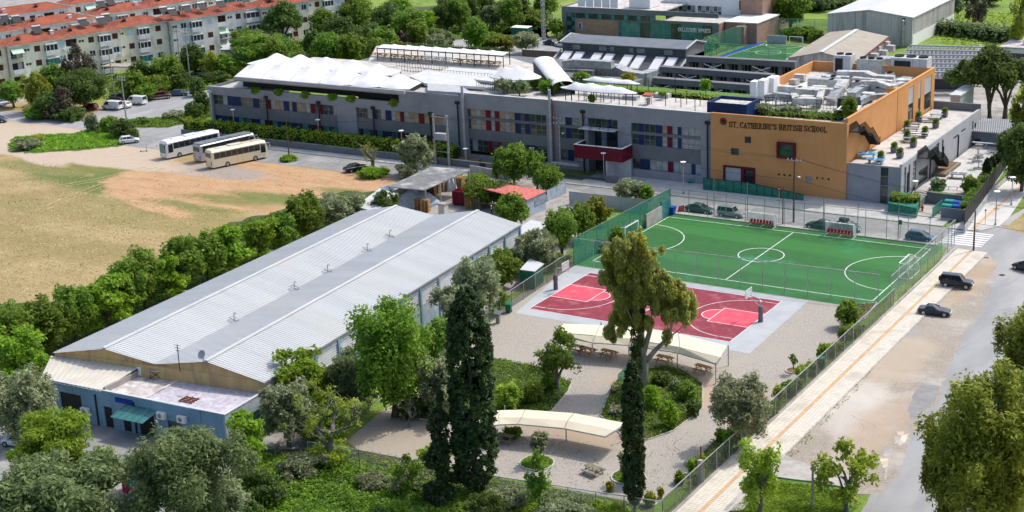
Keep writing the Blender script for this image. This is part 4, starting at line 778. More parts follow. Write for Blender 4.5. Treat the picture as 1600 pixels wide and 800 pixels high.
SER = {'S':[(.85,.8,.5,.98),(.5,.98,.15,.82),(.15,.82,.2,.6),(.2,.6,.8,.4),(.8,.4,.85,.18),(.85,.18,.5,.02),(.5,.02,.15,.2),(.85,.8,.85,.95),(.15,.2,.15,.05)],
'T':[(.05,.96,.95,.96),(.5,.96,.5,.04),(.35,.03,.65,.03),(.05,.96,.05,.8),(.95,.96,.95,.8)],'.':[(.4,.04,.55,.04)],
'C':[(.9,.8,.55,.98),(.55,.98,.15,.75),(.15,.75,.12,.3),(.12,.3,.5,.02),(.5,.02,.9,.2),(.9,.8,.9,.97)],
'A':[(.08,.03,.5,.98),(.5,.98,.9,.03),(.25,.36,.74,.36),(-.02,.03,.22,.03),(.74,.03,1.02,.03)],
'H':[(.18,.03,.18,.97),(.82,.03,.82,.97),(.18,.52,.82,.52),(.05,.03,.32,.03),(.68,.03,.95,.03),(.05,.97,.32,.97),(.68,.97,.95,.97)],
'E':[(.2,.03,.2,.97),(.06,.97,.82,.97),(.2,.52,.65,.52),(.06,.03,.86,.03),(.82,.97,.82,.82),(.86,.03,.86,.2),(.65,.42,.65,.62)],
'R':[(.2,.03,.2,.97),(.06,.97,.62,.97),(.62,.97,.8,.75),(.8,.75,.6,.52),(.2,.52,.6,.52),(.5,.5,.92,.04),(.06,.03,.34,.03),(.85,.03,1.0,.03)],
'I':[(.5,.03,.5,.97),(.34,.03,.66,.03),(.34,.97,.66,.97)],'N':[(.18,.03,.18,.97),(.18,.97,.82,.03),(.82,.03,.82,.97),(.05,.03,.3,.03),(.03,.97,.2,.97),(.7,.97,.96,.97)],
"'":[(.45,.98,.4,.75)],'B':[(.2,.03,.2,.97),(.06,.97,.62,.97),(.62,.97,.76,.76),(.76,.76,.58,.53),(.2,.53,.62,.53),(.62,.53,.85,.28),(.85,.28,.62,.03),(.06,.03,.62,.03)],
'O':[(.5,.98,.15,.75),(.15,.75,.12,.3),(.12,.3,.5,.02),(.5,.02,.88,.3),(.88,.3,.88,.7),(.88,.7,.5,.98)],'L':[(.2,.03,.2,.97),(.06,.97,.36,.97),(.06,.03,.84,.03),(.84,.03,.84,.22)],
'Z':[(.1,.95,.9,.95),(.9,.95,.1,.05),(.1,.05,.9,.05)],'M':[(.1,.03,.1,.97),(.1,.97,.5,.3),(.5,.3,.9,.97),(.9,.97,.9,.03)],'P':[(.15,.03,.15,.97),(.15,.97,.65,.97),(.65,.97,.82,.74),(.82,.74,.62,.5),(.62,.5,.15,.5)]}
WID = {'.':.4,"'":.4,'I':.55,' ':.42}
def letters(s, x0, z0, w, h, y, mat, parent, stroke=.12, rise=0.0, caps=None, name='letter', shape=SER):
 hs = [(h if caps is None or i in caps else h*.92) for i in range(len(s))]; tot = sum(WID.get(c, 1.0)*hh/h for c, hh in zip(s, hs)); x = x0; u = w/tot
 for i, c in enumerate(s):
  cw_ = u*WID.get(c, 1.0)*hs[i]/h
  if c != ' ':
   mb = MB(); zz = z0+rise*(x-x0)/w
   for k, (a, b, a2, b2) in enumerate(shape[c]):
    thick = stroke*h*(1.25 if abs(a-a2) < .3 else .7)
    W_ = cw_*.84 if c not in ".'I" else cw_*1.5; ox = 0 if c not in ".'I" else -cw_*.25
    yy = y-.001*k; p, r = Vector((x+ox+a*W_, yy, zz+b*hs[i])), Vector((x+ox+a2*W_, yy, zz+b2*hs[i])); dv = (r-p);
    if dv.length < 1e-4: continue
    e_ = dv.normalized()*thick*.4; mb.bar(p-e_, r+e_, .06, thick)
   mb.build(name, mat, parent)
  x += cw_
lt = op(1138.5,191.5); lb_ = op(1138.5,198.8); rt_ = op(1293,207)
sg = thing('school_sign', 'dark lettering of the school name with a red emblem on the orange wall', 'sign', (OX0, OY, 0))
lx0, lz0 = op(1139,198); lx1, lz1 = op(1293.5,206.5)
letters("ST. CATHERINE'S BRITISH SCHOOL", lx0, lz0-.05, lx1-lx0, .93, -.06, 'sign_maroon', sg, .13, lz1-lz0, caps={0,1,4,16,24})
ex, ez = op(1130.3,189.5); mb = MB()
for k in range(8): a = pi/4*k; c_ = (ex+.38*cos(a), ez+.38*sin(a)); mb.tube([(c_[0]+.2*cos(j*pi/3), -.08, c_[1]+.2*sin(j*pi/3)) for j in range(7)], .06, 5, False)
mb.tube([(ex,-.12,ez),(ex,-.02,ez)], .2, 10); mb.build('emblem', 'crimson', sg)
pts = [W(1109,290)[:2]]; Yr = 219.6
rm = thing('entrance_ramp', 'sloping access ramp behind green glazed panels along the orange wall', 'ramp', (OX0, Yr, 0)); RL = onY(1256,315,Yr)[0]-OX0
MB().add([(0,.1,0),(RL,.1,0),(RL*.45,.1,1.0),(0,.1,1.0),(0,2.75,0),(RL,2.75,0),(RL*.45,2.75,1.0),(0,2.75,1.0)], [(0,1,2,3),(5,4,7,6),(0,3,7,4),(3,2,6,7),(2,1,5,6)]).build('ramp', 'concrete', rm)
npn = 13; zz = lambda x: 1.0 if x < RL*.45 else 1.0*(1-(x-RL*.45)/(RL*.55))
for k in range(npn):
 a, b = RL*k/npn+.04, RL*(k+1)/npn-.04; MB().hexa([(a,0,.05),(b,0,.05),(b,.04,.05),(a,.04,.05)], [(a,0,zz(a)+1.05),(b,0,zz(b)+1.05),(b,.04,zz(b)+1.05),(a,.04,zz(a)+1.05)]).build('screen_panel', 'glass_green_screen', rm)
 MB().box(a-.08,a,-.03,.07,0,zz(a)+1.12).build('post', 'metal_dark', rm)
MB().tube([(0,0,2.12),(RL*.45,0,2.12),(RL,0,1.1)], .05, 5).build('handrail', 'metal_dark', rm)
# LOW GREY WING AND COURTYARD
wg = thing('low_wing', 'low pale grey wing with a furnished roof terrace right of the orange block', 'school wing', (OX1, YF-.05, 0))
WX = 8.6; WY = 43.5; WZ = 6.1
fp = lambda px, py: (onY(px, py, YF-.05)[0]-OX1, onY(px, py, YF-.05)[2])
a, b = fp(1376,270)[0], fp(1388,270)[0]
wall_holes(WX, WZ, [(a,b,.01,5.9)], 0, .35).build('wall', 'school_grey', wg); glaze(wg, a, b, .02, 5.9, .2, ['grey_blind','glass','grey_blind'], 1, 4, 'metal_grey')
eh = [(1.2,2.2,.6,5.7),(3.2,4.2,1.2,5.7),(5.6,7.2,.0,5.7),(8.5,13.5,1.0,3.4),(17.5,19.0,1.2,5.8),(20.5,21.4,1.2,5.8),(27,30,4.4,4.8),(31.5,34,4.6,5.0),(38,38.8,3.0,5.2)]
e_ = wall_holes(WY-.4, WZ+.4, eh, 0, .35, x0=0); EM = Matrix.Translation((WX,.36,0)) @ Matrix.Rotation(pi/2,4,'Z'); place(e_, EM).build('wall', 'light_grey', wg)
for k, (a, b, c, d) in enumerate(eh):
 x = WX-.12; f = box('window', x-.06, x+.02, .36+a, .36+b, c, d, 'metal_dark' if k not in (0,2,4) else 'mid_grey', wg)
 n = max(1, round((b-a)/1.3)); mz = max(1, round((d-c)/1.6))
 for i in range(n):
  for j in range(mz): box('pane', x+.021, x+.035, .36+a+(b-a)*i/n+.06, .36+a+(b-a)*(i+1)/n-.06, c+(d-c)*j/mz+.06, c+(d-c)*(j+1)/mz-.06, 'glass', f)
box('roof_terrace', .3, WX-.36, .36, WY-.4, WZ-.5, WZ-.15, 'roof_terrace', wg); box('parapet', .3, WX, WY-.39, WY, 0, WZ+1.2, 'mid_grey', wg)
for k, y in enumerate((3.2,14.5,21.5,30,40)): box('downpipe', WX+.01, WX+.18, y, y+.2, .5, 4.6, 'metal_dark', wg);
mb = MB()
for k in range(26): mb.box(WX-.5, WX-.38, 1+k*1.6, 1.12+k*1.6, WZ, WZ+.25)
mb.bar((WX-.44,.5,WZ+.28),(WX-.44,WY-.6,WZ+.28),.06).build('edge_rail', 'pale_grey', wg)
def wt(px, py): return W(px, py, WZ-.15)
for k, (px, py, lb) in enumerate(((1435,189,'roof terrace planter nearest the far grey parapet'),(1506-44,200,'planter at the terrace edge beside the far long table'),(1417,203,'planter left of the middle tables on the low roof'),(1445,213,'planter right of the middle tables on the low roof'),(1417,219,'planter on the low roof close to the orange wall, second from the front left'),(1427,230,'planter at the right edge of the low roof, just above the zigzag stair'),(1397,238,'left one of two front planters on the low roof'),(1406,247,'right one of two front planters on the low roof'),(1476,183,'planter at the far right corner of the low roof terrace'),(1376,252,'small planter beside the blue tables at the front of the low roof'))):
 t = thing('box_planter', lb, 'planter', wt(px,py)); MB().hexa([(-.4,-.4,0),(.4,-.4,0),(.4,.4,0),(-.4,.4,0)], [(-.5,-.5,.9),(.5,-.5,.9),(.5,.5,.9),(-.5,.5,.9)]).build('pot', 'mid_grey', t)
 PLANTERS = globals().setdefault('PLANTERS', []); PLANTERS.append(t)
def table(name, lbl, loc, rz, top='galvanised', L=2.6, cat='table', benches=True):
 t = thing(name, lbl, cat, loc, rz); box('table_top', -L/2, L/2, -.45, .45, .7, .77, top, t)
 for s in (-1,1): box('leg', s*L*.38-.05, s*L*.38+.05, -.35, .35, 0, .7, 'metal_grey', t)
 if benches:
  for s in (-1,1): MB().box(-L/2,L/2,s*.85-.17,s*.85+.17,.4,.46).box(-L*.4,-L*.37,s*.85-.1,s*.85+.1,0,.4).box(L*.37,L*.4,s*.85-.1,s*.85+.1,0,.4).build('bench', 'wood_grey', t)
 return t
for k, (px, py, lb, top) in enumerate(((1452,190,'long grey table at the far end of the low roof terrace','galvanised'),(1463,185,'pale blue table by the far right corner of the low roof','glass_pale'),(1427,200,'dark topped table in the middle of the low roof','mid_grey'),(1424,207,'grey table with bench, middle of the low roof','galvanised'),(1433,214,'long white table in the middle of the low roof','pale_grey'),(1421,222,'blue topped table near the centre of the low roof','glass_pale'))):
 table('roof_table', lb, wt(px,py), .25, top, 3.4 if k in (0,4) else 2.2)
def pingpong(lbl, loc, rz, col='slate_blue_roof'):
 t = thing('table_tennis_table', lbl, 'table', loc, rz); box('table_top', -1.37, 1.37, -.76, .76, .7, .78, col, t); box('net', -.02, .02, -.85, .85, .781, .93, 'white_paint', t)
 for s in (-1,1):
  box('leg', s*.95-.06, s*.95+.06, -.55, .55, 0, .7, 'metal_grey', t)
  box('edge_line', s*1.3-.02, s*1.3+.02, -.74, .74, .781, .785, 'white_paint', t)
 return t
pm('table_blue', (.05,.22,.42), (.04,.18,.36), 1, .5)
pingpong('blue table tennis table folded near the orange wall on the low roof', wt(1355,247), .2, 'table_blue'); pingpong('blue table tennis table at the front edge of the low roof', wt(1368,256), .05, 'table_blue')
def zig_stair(name, label, p0, steps, width, mat='metal_dark', base=None):
 t = thing(name, label, 'staircase', p0); z = 0; x = 0
 for k, (dx, dz, kind) in enumerate(steps):
  if kind == 'flat': MB().box(0,width,x,x+dx,z-.15,z).build('landing', mat, t)
  else:
   mb = MB(); n = max(3, int(abs(dz)/.2))
   for i in range(n): y0 = x+dx*i/n; zz_ = z+dz*(i+1)/n; mb.box(.04,width-.04,y0,y0+dx/n,zz_-.16,zz_)
   mb.build('flight', mat, t)
  for sd_ in (0, width-.05):
   MB().hexa([(sd_,x,z-.25),(sd_,x+dx,z+dz-.25),(sd_,x+dx,z+dz-.05),(sd_,x,z-.05)], [(sd_+.05,x,z-.25),(sd_+.05,x+dx,z+dz-.25),(sd_+.05,x+dx,z+dz-.05),(sd_+.05,x,z-.05)]).build('stringer', mat, t)
   mb = MB(); n = max(2, int(dx/.22))
   for i in range(n+1): y0 = x+dx*i/n; z0 = z+dz*i/n; mb.box(sd_,sd_+.05,y0-.016,y0+.016,z0-.05,z0+1.0)
   mb.bar((sd_+.025,x,z+1.0),(sd_+.025,x+dx,z+dz+1.0),.05); mb.build('balustrade', mat, t)
  x += dx; z += dz
 return t
pA = onX(1326,203,OX1+.3); zig_stair('zigzag_stair', 'black zigzag steel stair hanging on the side of the orange block', (OX1+.06, YF+.5, 11.0), [(3.0,0,'flat'),(2.4,-1.6,'st'),(1.2,0,'flat'),(3.0,-2.4,'st'),(.8,0,'flat')], 1.5)
zs = zig_stair('zigzag_stair', 'black zigzag steel stair with landing on the courtyard side of the low wing', (OX1+WX+.06, YF+7.6, WZ-.1), [(4.2,0,'flat'),(2.6,-1.7,'st'),(1.2,0,'flat'),(3.4,-2.2,'st')], 1.7)
cy = thing('courtyard', 'raised pale courtyard with steps and retaining walls beside the low wing', 'courtyard', (0,0,0)); cy['kind'] = 'structure'; del cy['category'] ; del cy['label']
CXA, CXB = OX1+WX+.4, -60.4
box('court_slab', CXA, CXB, 229.0, 268, 0, 1.0, 'concrete', cy); pvs = [o for o in COL.objects if o.parent == cy][0]; pvs.data.materials.clear(); pvs.data.materials.append(MATS['kerb'])
lay(cy, CXA+.0, CXB-2.2, 231.6, 268, 1.03, 'paving_grey', .8, .8); box('low_kerb', CXB-2.2, CXB-2.0, 229, 262, 1.0, 1.15, 'pale_grey', cy)
for k in range(7): box('step', CXA-.2, CXA+2.6, 224.4+k*.62, 224.4+(k+1)*.62, .0, .15+k*.145, 'concrete', cy)
box('retaining_wall', CXA+2.8, CXB-.3, 225.6, 225.9, 0, 1.9, 'mid_grey', cy); box('retaining_wall', CXA+2.6, CXA+2.79, 222.6, 229, 0, 1.3, 'mid_grey', cy); box('lawn_bed', CXA+2.8, CXB-.3, 225.91, 229, 0, 1.2, 'lawn', cy)
box('lawn_bed', CXB-1.98, CXB, 229.01, 262, .9, 1.1, 'lawn', cy); mb = MB()
for k in range(7): mb.box(CXA+3.2+k*1.3, CXA+3.3+k*1.3, 231.3, 231.4, 1, 1.5)
mb.box(CXA+3.2, CXA+11.1, 231.32, 231.38, 1.5, 1.58); mb.build('low_rail', 'pale_grey', cy)
box('bench_planter', CXA-.2, CXA+1.9, 238.5, 247, 1.05, 1.5, 'wood_grey', cy); box('bench_planter_soil', CXA-.1, CXA+1.4, 238.8, 246.6, 1.5, 1.6, 'soil', cy)
for k in range(5): box('step', CXA, CXA+3.6, 268+k*.5, 268.5+k*.5, 0, 1.15+k*.16, 'concrete', cy)
box('upper_terrace', CXA-.2, CXB-2, 270.5, 275, 0, 1.95, 'concrete', cy)
pt = thing('front_planter', 'green screened planter box full of clipped bushes at the foot of the school steps', 'planter', W(1388,335))
o = Vector(pt.location); qx = [Vector(W(a,b))-o for a, b in ((1387,334),(1432,342),(1438,322),(1396,314))]; MB().hexa([(v.x,v.y,0) for v in qx], [(v.x,v.y,1.7) for v in qx]).build('screen', 'glass_green_screen', pt)
binr = thing('bin_enclosure', 'small walled bin area with green and blue containers by the crossing', 'enclosure', (-68.3, 218.2, 0))
box('floor', 0, 8.2, 0, 7.2, .01, .16, 'concrete', binr); box('screen', -.15, -.02, -.2, 5.5, 0, 1.6, 'glass_green_screen', binr); box('gate', 4.9, 8.1, -.1, .02, .16, 1.9, 'slate_blue_roof', binr); box('wall', 8.21, 8.45, -.2, 7.2, 0, 1.9, 'mid_grey', binr)
box('screen', 3.7, 3.8, -.3, 4.6, .2, 1.8, 'glass_green_screen', binr)
for px, py, mt, lb in ((1480,332,'teal_plastic','teal green wheeled rubbish container, nearer of the pair'),(1484,325,'teal_plastic','teal green wheeled rubbish container, farther of the pair'),(1496,333,'blue_plastic','blue wheeled recycling container, nearer of the pair'),(1497,327,'blue_plastic','blue wheeled recycling container, farther of the pair')):
 t = thing('rubbish_container', lb, 'bin', W(px,py,.2)); MB().hexa([(-.55,-.4,.15),(.55,-.4,.15),(.55,.4,.15),(-.55,.4,.15)], [(-.68,-.52,1.05),(.68,-.52,1.05),(.68,.52,1.05),(-.68,.52,1.05)]).build('body', mt, t)
 MB().grid(lambda u, v: (-.72+1.44*u, .56*cos(pi*v), 1.05+.3*sin(pi*v)), 2, 6).build('lid', mt, t);
 for s in (-.5,.5): MB().tube([(s-.05,-.3,.1),(s+.05,-.3,.1)], .1, 8).build('wheel', 'rubber', t)
t = thing('fire_hydrant', 'small red hydrant beside the wall at the foot of the steps', 'hydrant', W(1441,331)); MB().lathe((0,0,0), [(.22,0),(.2,.2),(.14,.25),(.14,.8),(.2,.85),(.12,1.0),(.02,1.05)], 12).build('body', 'plastic_red', t); MB().tube([(-.28,0,.65),(.28,0,.65)], .08, 8).build('outlet', 'plastic_red', t)
pingpong('grey blue table tennis table standing in the raised courtyard', W(1497,278,1.05), .1, 'slate_blue_roof')
for px, py, lb in ((1529,263,'small round tree tub nearest the table tennis table'),(1527,252,'middle one of three small court stands in the raised courtyard'),(1529,246,'farthest of three small court stands in the raised courtyard')):
 t = thing('court_stand', lb, 'stand', W(px,py,1.05)); MB().lathe((0,0,0), [(.9,0),(.9,.06),(.2,.1),(.06,.15),(.05,2.2)], 14).build('base', 'mid_grey', t); MB().lathe((0,0,2.2), [(.05,0),(.7,.02),(.7,.08),(.05,.1)], 14).build('disc', 'mid_grey', t)
t = thing('long_bench', 'long pale bench on a central support at the back of the courtyard', 'bench', W(1541,232,1.05)); box('seat', -2.4, 2.4, -.25, .25, .9, 1.0, 'pale_grey', t); box('support', -.15, .15, -.15, .15, 0, .9, 'metal_grey', t)
def panel_fence(name, label, pts, h, panel_mat, post_mat='metal_grey', step=2.5, z0=0.0, top=True, cat='fence', thick=.04, post=.09, bottom=None, group=None):
 t = thing(name, label, cat, (pts[0][0], pts[0][1], z0), group=group); o = pts[0]
 for a, b in zip(pts[:-1], pts[1:]):
  a = (a[0]-o[0], a[1]-o[1]); b = (b[0]-o[0], b[1]-o[1]); L = sqrt((b[0]-a[0])**2+(b[1]-a[1])**2); n = max(1, round(L/step))
  for i in range(n):
   p = (a[0]+(b[0]-a[0])*i/n, a[1]+(b[1]-a[1])*i/n); r = (a[0]+(b[0]-a[0])*(i+1)/n, a[1]+(b[1]-a[1])*(i+1)/n)
   MB().cyl(p, post/2, 0, h, 6).build('post', post_mat, t)
   if panel_mat: MB().bar((p[0],p[1],h/2+(bottom or 0)/2), (r[0],r[1],h/2+(bottom or 0)/2), thick, h-.1-(bottom or 0)).build('mesh_panel', panel_mat, t)
  MB().cyl(b, post/2, 0, h, 6).build('post', post_mat, t)
  if top: MB().bar((a[0],a[1],h), (b[0],b[1],h), .07).build('top_rail', post_mat, t)
 return t
fpts = [W(1506,365)[:2], W(1540,318)[:2], W(1568,277)[:2], W(1590,246)[:2]]
w_ = thing('boundary_wall', 'low grey wall carrying a black screen beside the sloping pavement', 'wall', (fpts[0][0], fpts[0][1], 0)); o = Vector((fpts[0][0], fpts[0][1], 0))
for a, b in zip(fpts[:-1], fpts[1:]): MB().bar(Vector((a[0],a[1],.6))-o, Vector((b[0],b[1],.6))-o, .25, 1.2).build('wall_base', 'light_grey', w_)
panel_fence('black_screen_fence', 'black screen fence on the low wall between courtyard and sloping pavement', fpts, 2.4, 'metal_dark', 'metal_dark', 2.5, 1.2)
hb = thing('garden_building', 'small dark blue building with ribbed pale roof behind the courtyard', 'building', (0,0,0)); zr = 3.6
P0, P1, P2, P3 = Vector(W(1505,203,zr)), Vector(W(1584,210,zr)), Vector(W(1588,187,zr+1.0)), Vector(W(1506,184,zr+1.0)); hb.location = (P0.x,P0.y,0); o = Vector((P0.x,P0.y,0)); P0,P1,P2,P3 = [p-o for p in (P0,P1,P2,P3)]
MB().hexa([(P0.x,P0.y+.3,-.1),(P1.x-.2,P1.y+.3,-.1),(P2.x-.2,P2.y,-.1),(P3.x,P3.y,-.1)], [(P0.x,P0.y+.3,zr-.1),(P1.x-.2,P1.y+.3,zr-.1),(P2.x-.2,P2.y,zr+.9),(P3.x,P3.y,zr+.9)]).build('wall', 'slate_blue_roof', hb)
MB().slab([P0,P1,P2,P3], .12).build('roof', 'light_grey', hb); mb = MB()
for k in range(25): u = k/24; a = P0.lerp(P1,u); b = P3.lerp(P2,u); mb.bar((a.x,a.y,a.z+.05),(b.x,b.y,b.z+.05),.12,.1)
mb.build('roof_rib', 'slate_blue_roof', hb)
for x in (4.5,7): glaze(hb, x, x+1.1, 1.4, 2.5, .22, 'glass', 1, 1, 'metal_dark')
box('door', 2.0, 3.0, .2, .26, .02, 2.2, 'metal_dark', hb)
b2 = thing('rear_annex', 'grey annex with dark windows behind the orange block', 'building', (0,0,0)); p = W(1458,175); x0, y0 = -79.2, 275.5; b2.location = (x0,y0,0); zt = onY(1460,150,y0)[2]
wd = onY(1500,150,y0)[0]-x0; box('wall', 0, wd, 0, 9, 0, 6.4, 'light_grey', b2); glaze(b2, .4, wd-.8, 3.1, 4.6, -.05, 'glass_teal', 6, 1, 'metal_dark'); box('roof', -.2, wd+.2, -.3, 9.2, 6.4, 6.65, 'pale_grey', b2); box('balcony_rail', .2, wd-.4, -1.4, -1.3, 2.2, 3.0, 'galvanised', b2); box('balcony_floor', .2, wd-.4, -1.4, -.01, 2.0, 2.19, 'light_grey', b2)
# ROOF MACHINERY ON THE ORANGE BLOCK
ZRF = 11.2
def unit(px, py, w, d, h, lb, mt='duct_pale', fans=0, rz=0, z=ZRF, name='air_handler', cat='roof unit', grille=True):
 t = thing(name, lb, cat, W(px,py,z), rz); box('casing', 0, w, 0, d, .2, h, mt, t); mb = MB()
 for x in (.1, w-.2): mb.box(x,x+.1,.1,.2,0,.2).box(x,x+.1,d-.2,d-.1,0,.2)
 mb.build('foot', 'metal_grey', t)
 n = max(1, int(w/1.1)); mb = MB()
 for i in range(1, n): mb.box(w*i/n-.025, w*i/n+.025, -.03, -.002, .25, h-.05)
 if n > 1: mb.build('panel_joint', 'metal_grey', t)
 for k in range(fans): c = (w*(k+.5)/fans, d/2); MB().lathe((c[0],c[1],h), [(min(w/fans,d)*.4,0),(min(w/fans,d)*.4,.25),(min(w/fans,d)*.33,.25),(min(w/fans,d)*.3,.12),(.02,.12)], 14).build('fan', 'metal_dark', t)
 if grille: box('grille', w*.1, w*.55, -.05, -.003, .5, h*.85, 'metal_dark', t)
 return t
def duct(lb, pts, w, h, mt='duct_pale', z=ZRF, name='air_duct'):
 """pts: survey points with height above roof"""
 P = [Vector(W(a,b,z+c)) for a, b, c in pts]; o = Vector((P[0].x,P[0].y,z)); t = thing(name, lb, 'air duct', o); P = [p-o for p in P]
 for k, (a, b) in enumerate(zip(P[:-1], P[1:])):
  mb = MB(); dv = (b-a).normalized(); mb.bar(a-dv*w*.25*(k > 0), b+dv*w*.2, w, h); mb.build('duct_segment', mt, t)
  mb = MB(); n = max(1, int((b-a).length/1.3))
  for i in range(1, n): c = a.lerp(b, i/n); mb.bar(c-dv*.03, c+dv*.03, w+.07, h+.07)
  if n > 1: mb.build('duct_flange', 'galvanised', t)
 mb = MB()
 for p in P: mb.box(p.x-.06,p.x+.06,p.y-.06,p.y+.06,0,max(.05,p.z-h/2))
 mb.build('support', 'metal_grey', t); return t
unit(1302,115,3.2,2.6,3.4,'tall twin fan chiller at the rear left of the orange roof','pale_grey',2)
unit(1338,117,4.6,2.6,2.9,'low wide chiller with two fans behind the long duct','galvanised',3,grille=False)
unit(1391,118,6.6,3.0,3.3,'large chiller with three fans near the far right roof corner','pale_grey',3)
unit(1370,109,3.0,2.5,2.2,'pale blue topped unit left of the large chiller','galvanised',0,grille=False)
duct('long pale duct running across the rear of the orange roof', [(1308,116,1.6),(1352,117,1.6),(1368,123,1.3),(1395,124,1.3)], 1.5, 1.3)
duct('pale duct crossing the middle of the orange roof, behind the sloping duct', [(1285,122,1.0),(1330,125,1.0),(1392,131,1.0)], 1.2, 1.2)
duct('galvanised box duct left of the sloping duct', [(1264,128,1.2),(1300,130,1.2),(1322,132,1.2)], 1.7, 1.5, 'galvanised')
duct('broad sloping pale duct in the centre of the orange roof', [(1318,128,2.4),(1312,140,2.2),(1300,155,.9)], 1.8, .9)
duct('long pale duct at the left of the orange roof', [(1208,138,1.1),(1250,141,1.1),(1302,144,1.1)], 1.4, 1.2)
duct('short curved galvanised duct at the front left of the roof machinery', [(1196,153,1.2),(1212,150,1.6),(1230,152,1.2)], 1.6, 1.2, 'galvanised')
duct('square loop duct at the front of the orange roof', [(1243,142,1.2),(1284,145,1.2),(1280,158,1.2),(1243,157,1.2),(1240,150,1.2)], 1.1, 1.0)
duct('wavy pale duct near the right parapet of the roof', [(1345,131,1.2),(1372,131,1.6),(1392,138,1.2),(1410,133,1.0)], 1.3, 1.1)
duct('galvanised duct running back along the roof centre', [(1330,150,.8),(1345,140,.8),(1365,135,.8)], 1.5, 1.2, 'galvanised')
duct('low galvanised duct at the front right of the machinery', [(1340,160,.9),(1356,152,.9),(1385,150,.9)], 1.2, .9, 'galvanised')
unit(1172,157,1.1,1.6,3.3,'tall narrow white cabinet at the left roof edge, leftmost','white_paint',0,grille=False); unit(1184,156,1.2,2.0,3.4,'tall white cabinet second from the left roof edge','white_paint',0,grille=False); unit(1197,152,1.4,2.6,3.4,'tall white cabinet third from the left roof edge','white_paint',0,grille=False)
unit(1308,171,3.0,2.6,1.8,'black sided white topped unit near the roof planting','metal_dark',0,grille=False); t = thing('roof_cover', 'white sloping cover plate on the black sided roof unit', 'cover', W(1308,171,ZRF+1.82)); MB().slab([(-.1,-.1,0),(3.1,-.1,0),(3.1,2.7,.3),(-.1,2.7,.3)], .08).build('plate', 'white_paint', t)
unit(1365,148,3.0,1.8,1.0,'row of round condensers beside the right parapet','metal_grey',3,grille=False); unit(1383,150,2.0,1.6,1.4,'orange brown box beside the right parapet','orange',0,grille=False)
duct('pale blue inclined duct panel along the right parapet', [(1378,140,.9),(1402,128,1.1),(1418,122,1.0)], 2.0, .4, 'galvanised')
rg_ = random.Random(3)
SM_ = [(1225,158,'front middle'),(1250,163,'front'),(1268,150,'inside the loop duct'),(1215,146,'front left corner'),(1330,140,'centre'),(1350,145,'centre right'),(1322,120,'rear'),(1365,117,'rear right'),(1290,135,'centre left'),(1232,133,'left'),(1240,128,'rear left'),(1400,140,'right edge'),(1382,123,'far right'),(1345,158,'front right')]
for k, (px, py, wh_) in enumerate(SM_): unit(px, py, 1.4+.5*(k % 3), 1.2+.4*(k % 2), 1.0+.35*(k % 3), 'small pale box unit among the ducts, '+wh_+' part of the orange roof', 'duct_pale' if k % 3 else 'galvanised', 1 if k % 4 == 0 else 0, .1*(k % 3-1), grille=False)
rail('railing', 'black railing between roof planting and machinery', [W(1172,165,ZRF)[:2], W(1255,168,ZRF)[:2], W(1335,177,ZRF)[:2]], 1.5, .6, z=ZRF, bars=3)
duct('large stepped galvanised duct beside the dark shed', [(888,108,2.0),(925,108,2.0),(965,112,2.0),(980,120,1.4),(1005,124,1.0),(1018,120,.8)], 2.2, 2.6, 'galvanised', 8.5)
duct('upper galvanised duct on top of the stepped duct', [(880,100,3.5),(900,98,3.8),(955,101,3.8)], 1.6, 1.4, 'galvanised', 8.5)
# DARK SHED WITH SKYLIGHTS
ds = thing('skylit_hall', 'dark grey hall with clerestory windows and eight tilted skylights', 'hall', (-166.6, 279, 0)); DL = 29.4
box('wall', 0, DL, 6, 15, 0, 8.3, 'dark_grey', ds); cl = [(1.5+k*7.35, 5.2+k*7.35, 8.75, 9.75) for k in range(4)]
wall_holes(DL, 1.85, cl, 6, .3, z0=8.31).build('clerestory_wall', 'dark_grey', ds)
for a, b, c, d in cl: glaze(ds, a, b, c, d, 6.12, ['glass_pale','glass','glass_pale'], 4, 2, 'metal_grey')
for x in (0, DL-.3): MB().hexa([(x,6.31,0),(x,15,0),(x,15,10.0),(x,10.5,11),(x,6.31,10.1)], [(x+.3,6.31,0),(x+.3,15,0),(x+.3,15,10.0),(x+.3,10.5,11),(x+.3,6.31,10.1)]).build('gable_wall', 'mid_grey', ds)
MB().slab([(-.4,5.6,10.2),(DL+.4,5.6,10.2),(DL+.4,10.5,11.2),(-.4,10.5,11.2)], .2).build('roof', 'slate_blue_roof', ds); MB().slab([(-.4,10.51,11.2),(DL+.4,10.51,11.2),(DL+.4,15.3,10.1),(-.4,15.3,10.1)], .2).build('roof', 'slate_blue_roof', ds)
for x in (-.45, DL+.25): MB().bar((x+.1,5.5,10.3),(x+.1,10.5,11.35),.3,.2).bar((x+.1,10.5,11.35),(x+.1,15.3,10.2),.3,.2).build('verge_trim', 'pale_grey', ds)
MB().slab([(-.6,.2,5.8),(DL+.6,.2,5.8),(DL+.2,5.95,8.3),(.2,5.95,8.3)], .25).build('lean_to_roof', 'dark_grey', ds); box('wall', -.4, DL+.4, .6, 5.9, 0, 5.6, 'dark_grey', ds)
for k in range(8):
 x = 1.0+(k//2)*7.35+(k % 2)*2.9; f = lambda y: 5.8+(y-.2)*2.5/5.75; MB().slab([(x,1.0,f(1.0)+.25),(x+2.2,1.0,f(1.0)+.25),(x+2.2,5.0,f(5)+.6),(x,5.0,f(5)+.6)], .22).build('skylight', 'pale_grey', ds)
 s_ = [o for o in COL.objects if o.parent == ds][-1]; MB().slab([(x+.15,1.2,f(1.2)+.3),(x+2.05,1.2,f(1.2)+.3),(x+2.05,4.8,f(4.8)+.62),(x+.15,4.8,f(4.8)+.62)], .04).build('pane', 'white_paint', s_)
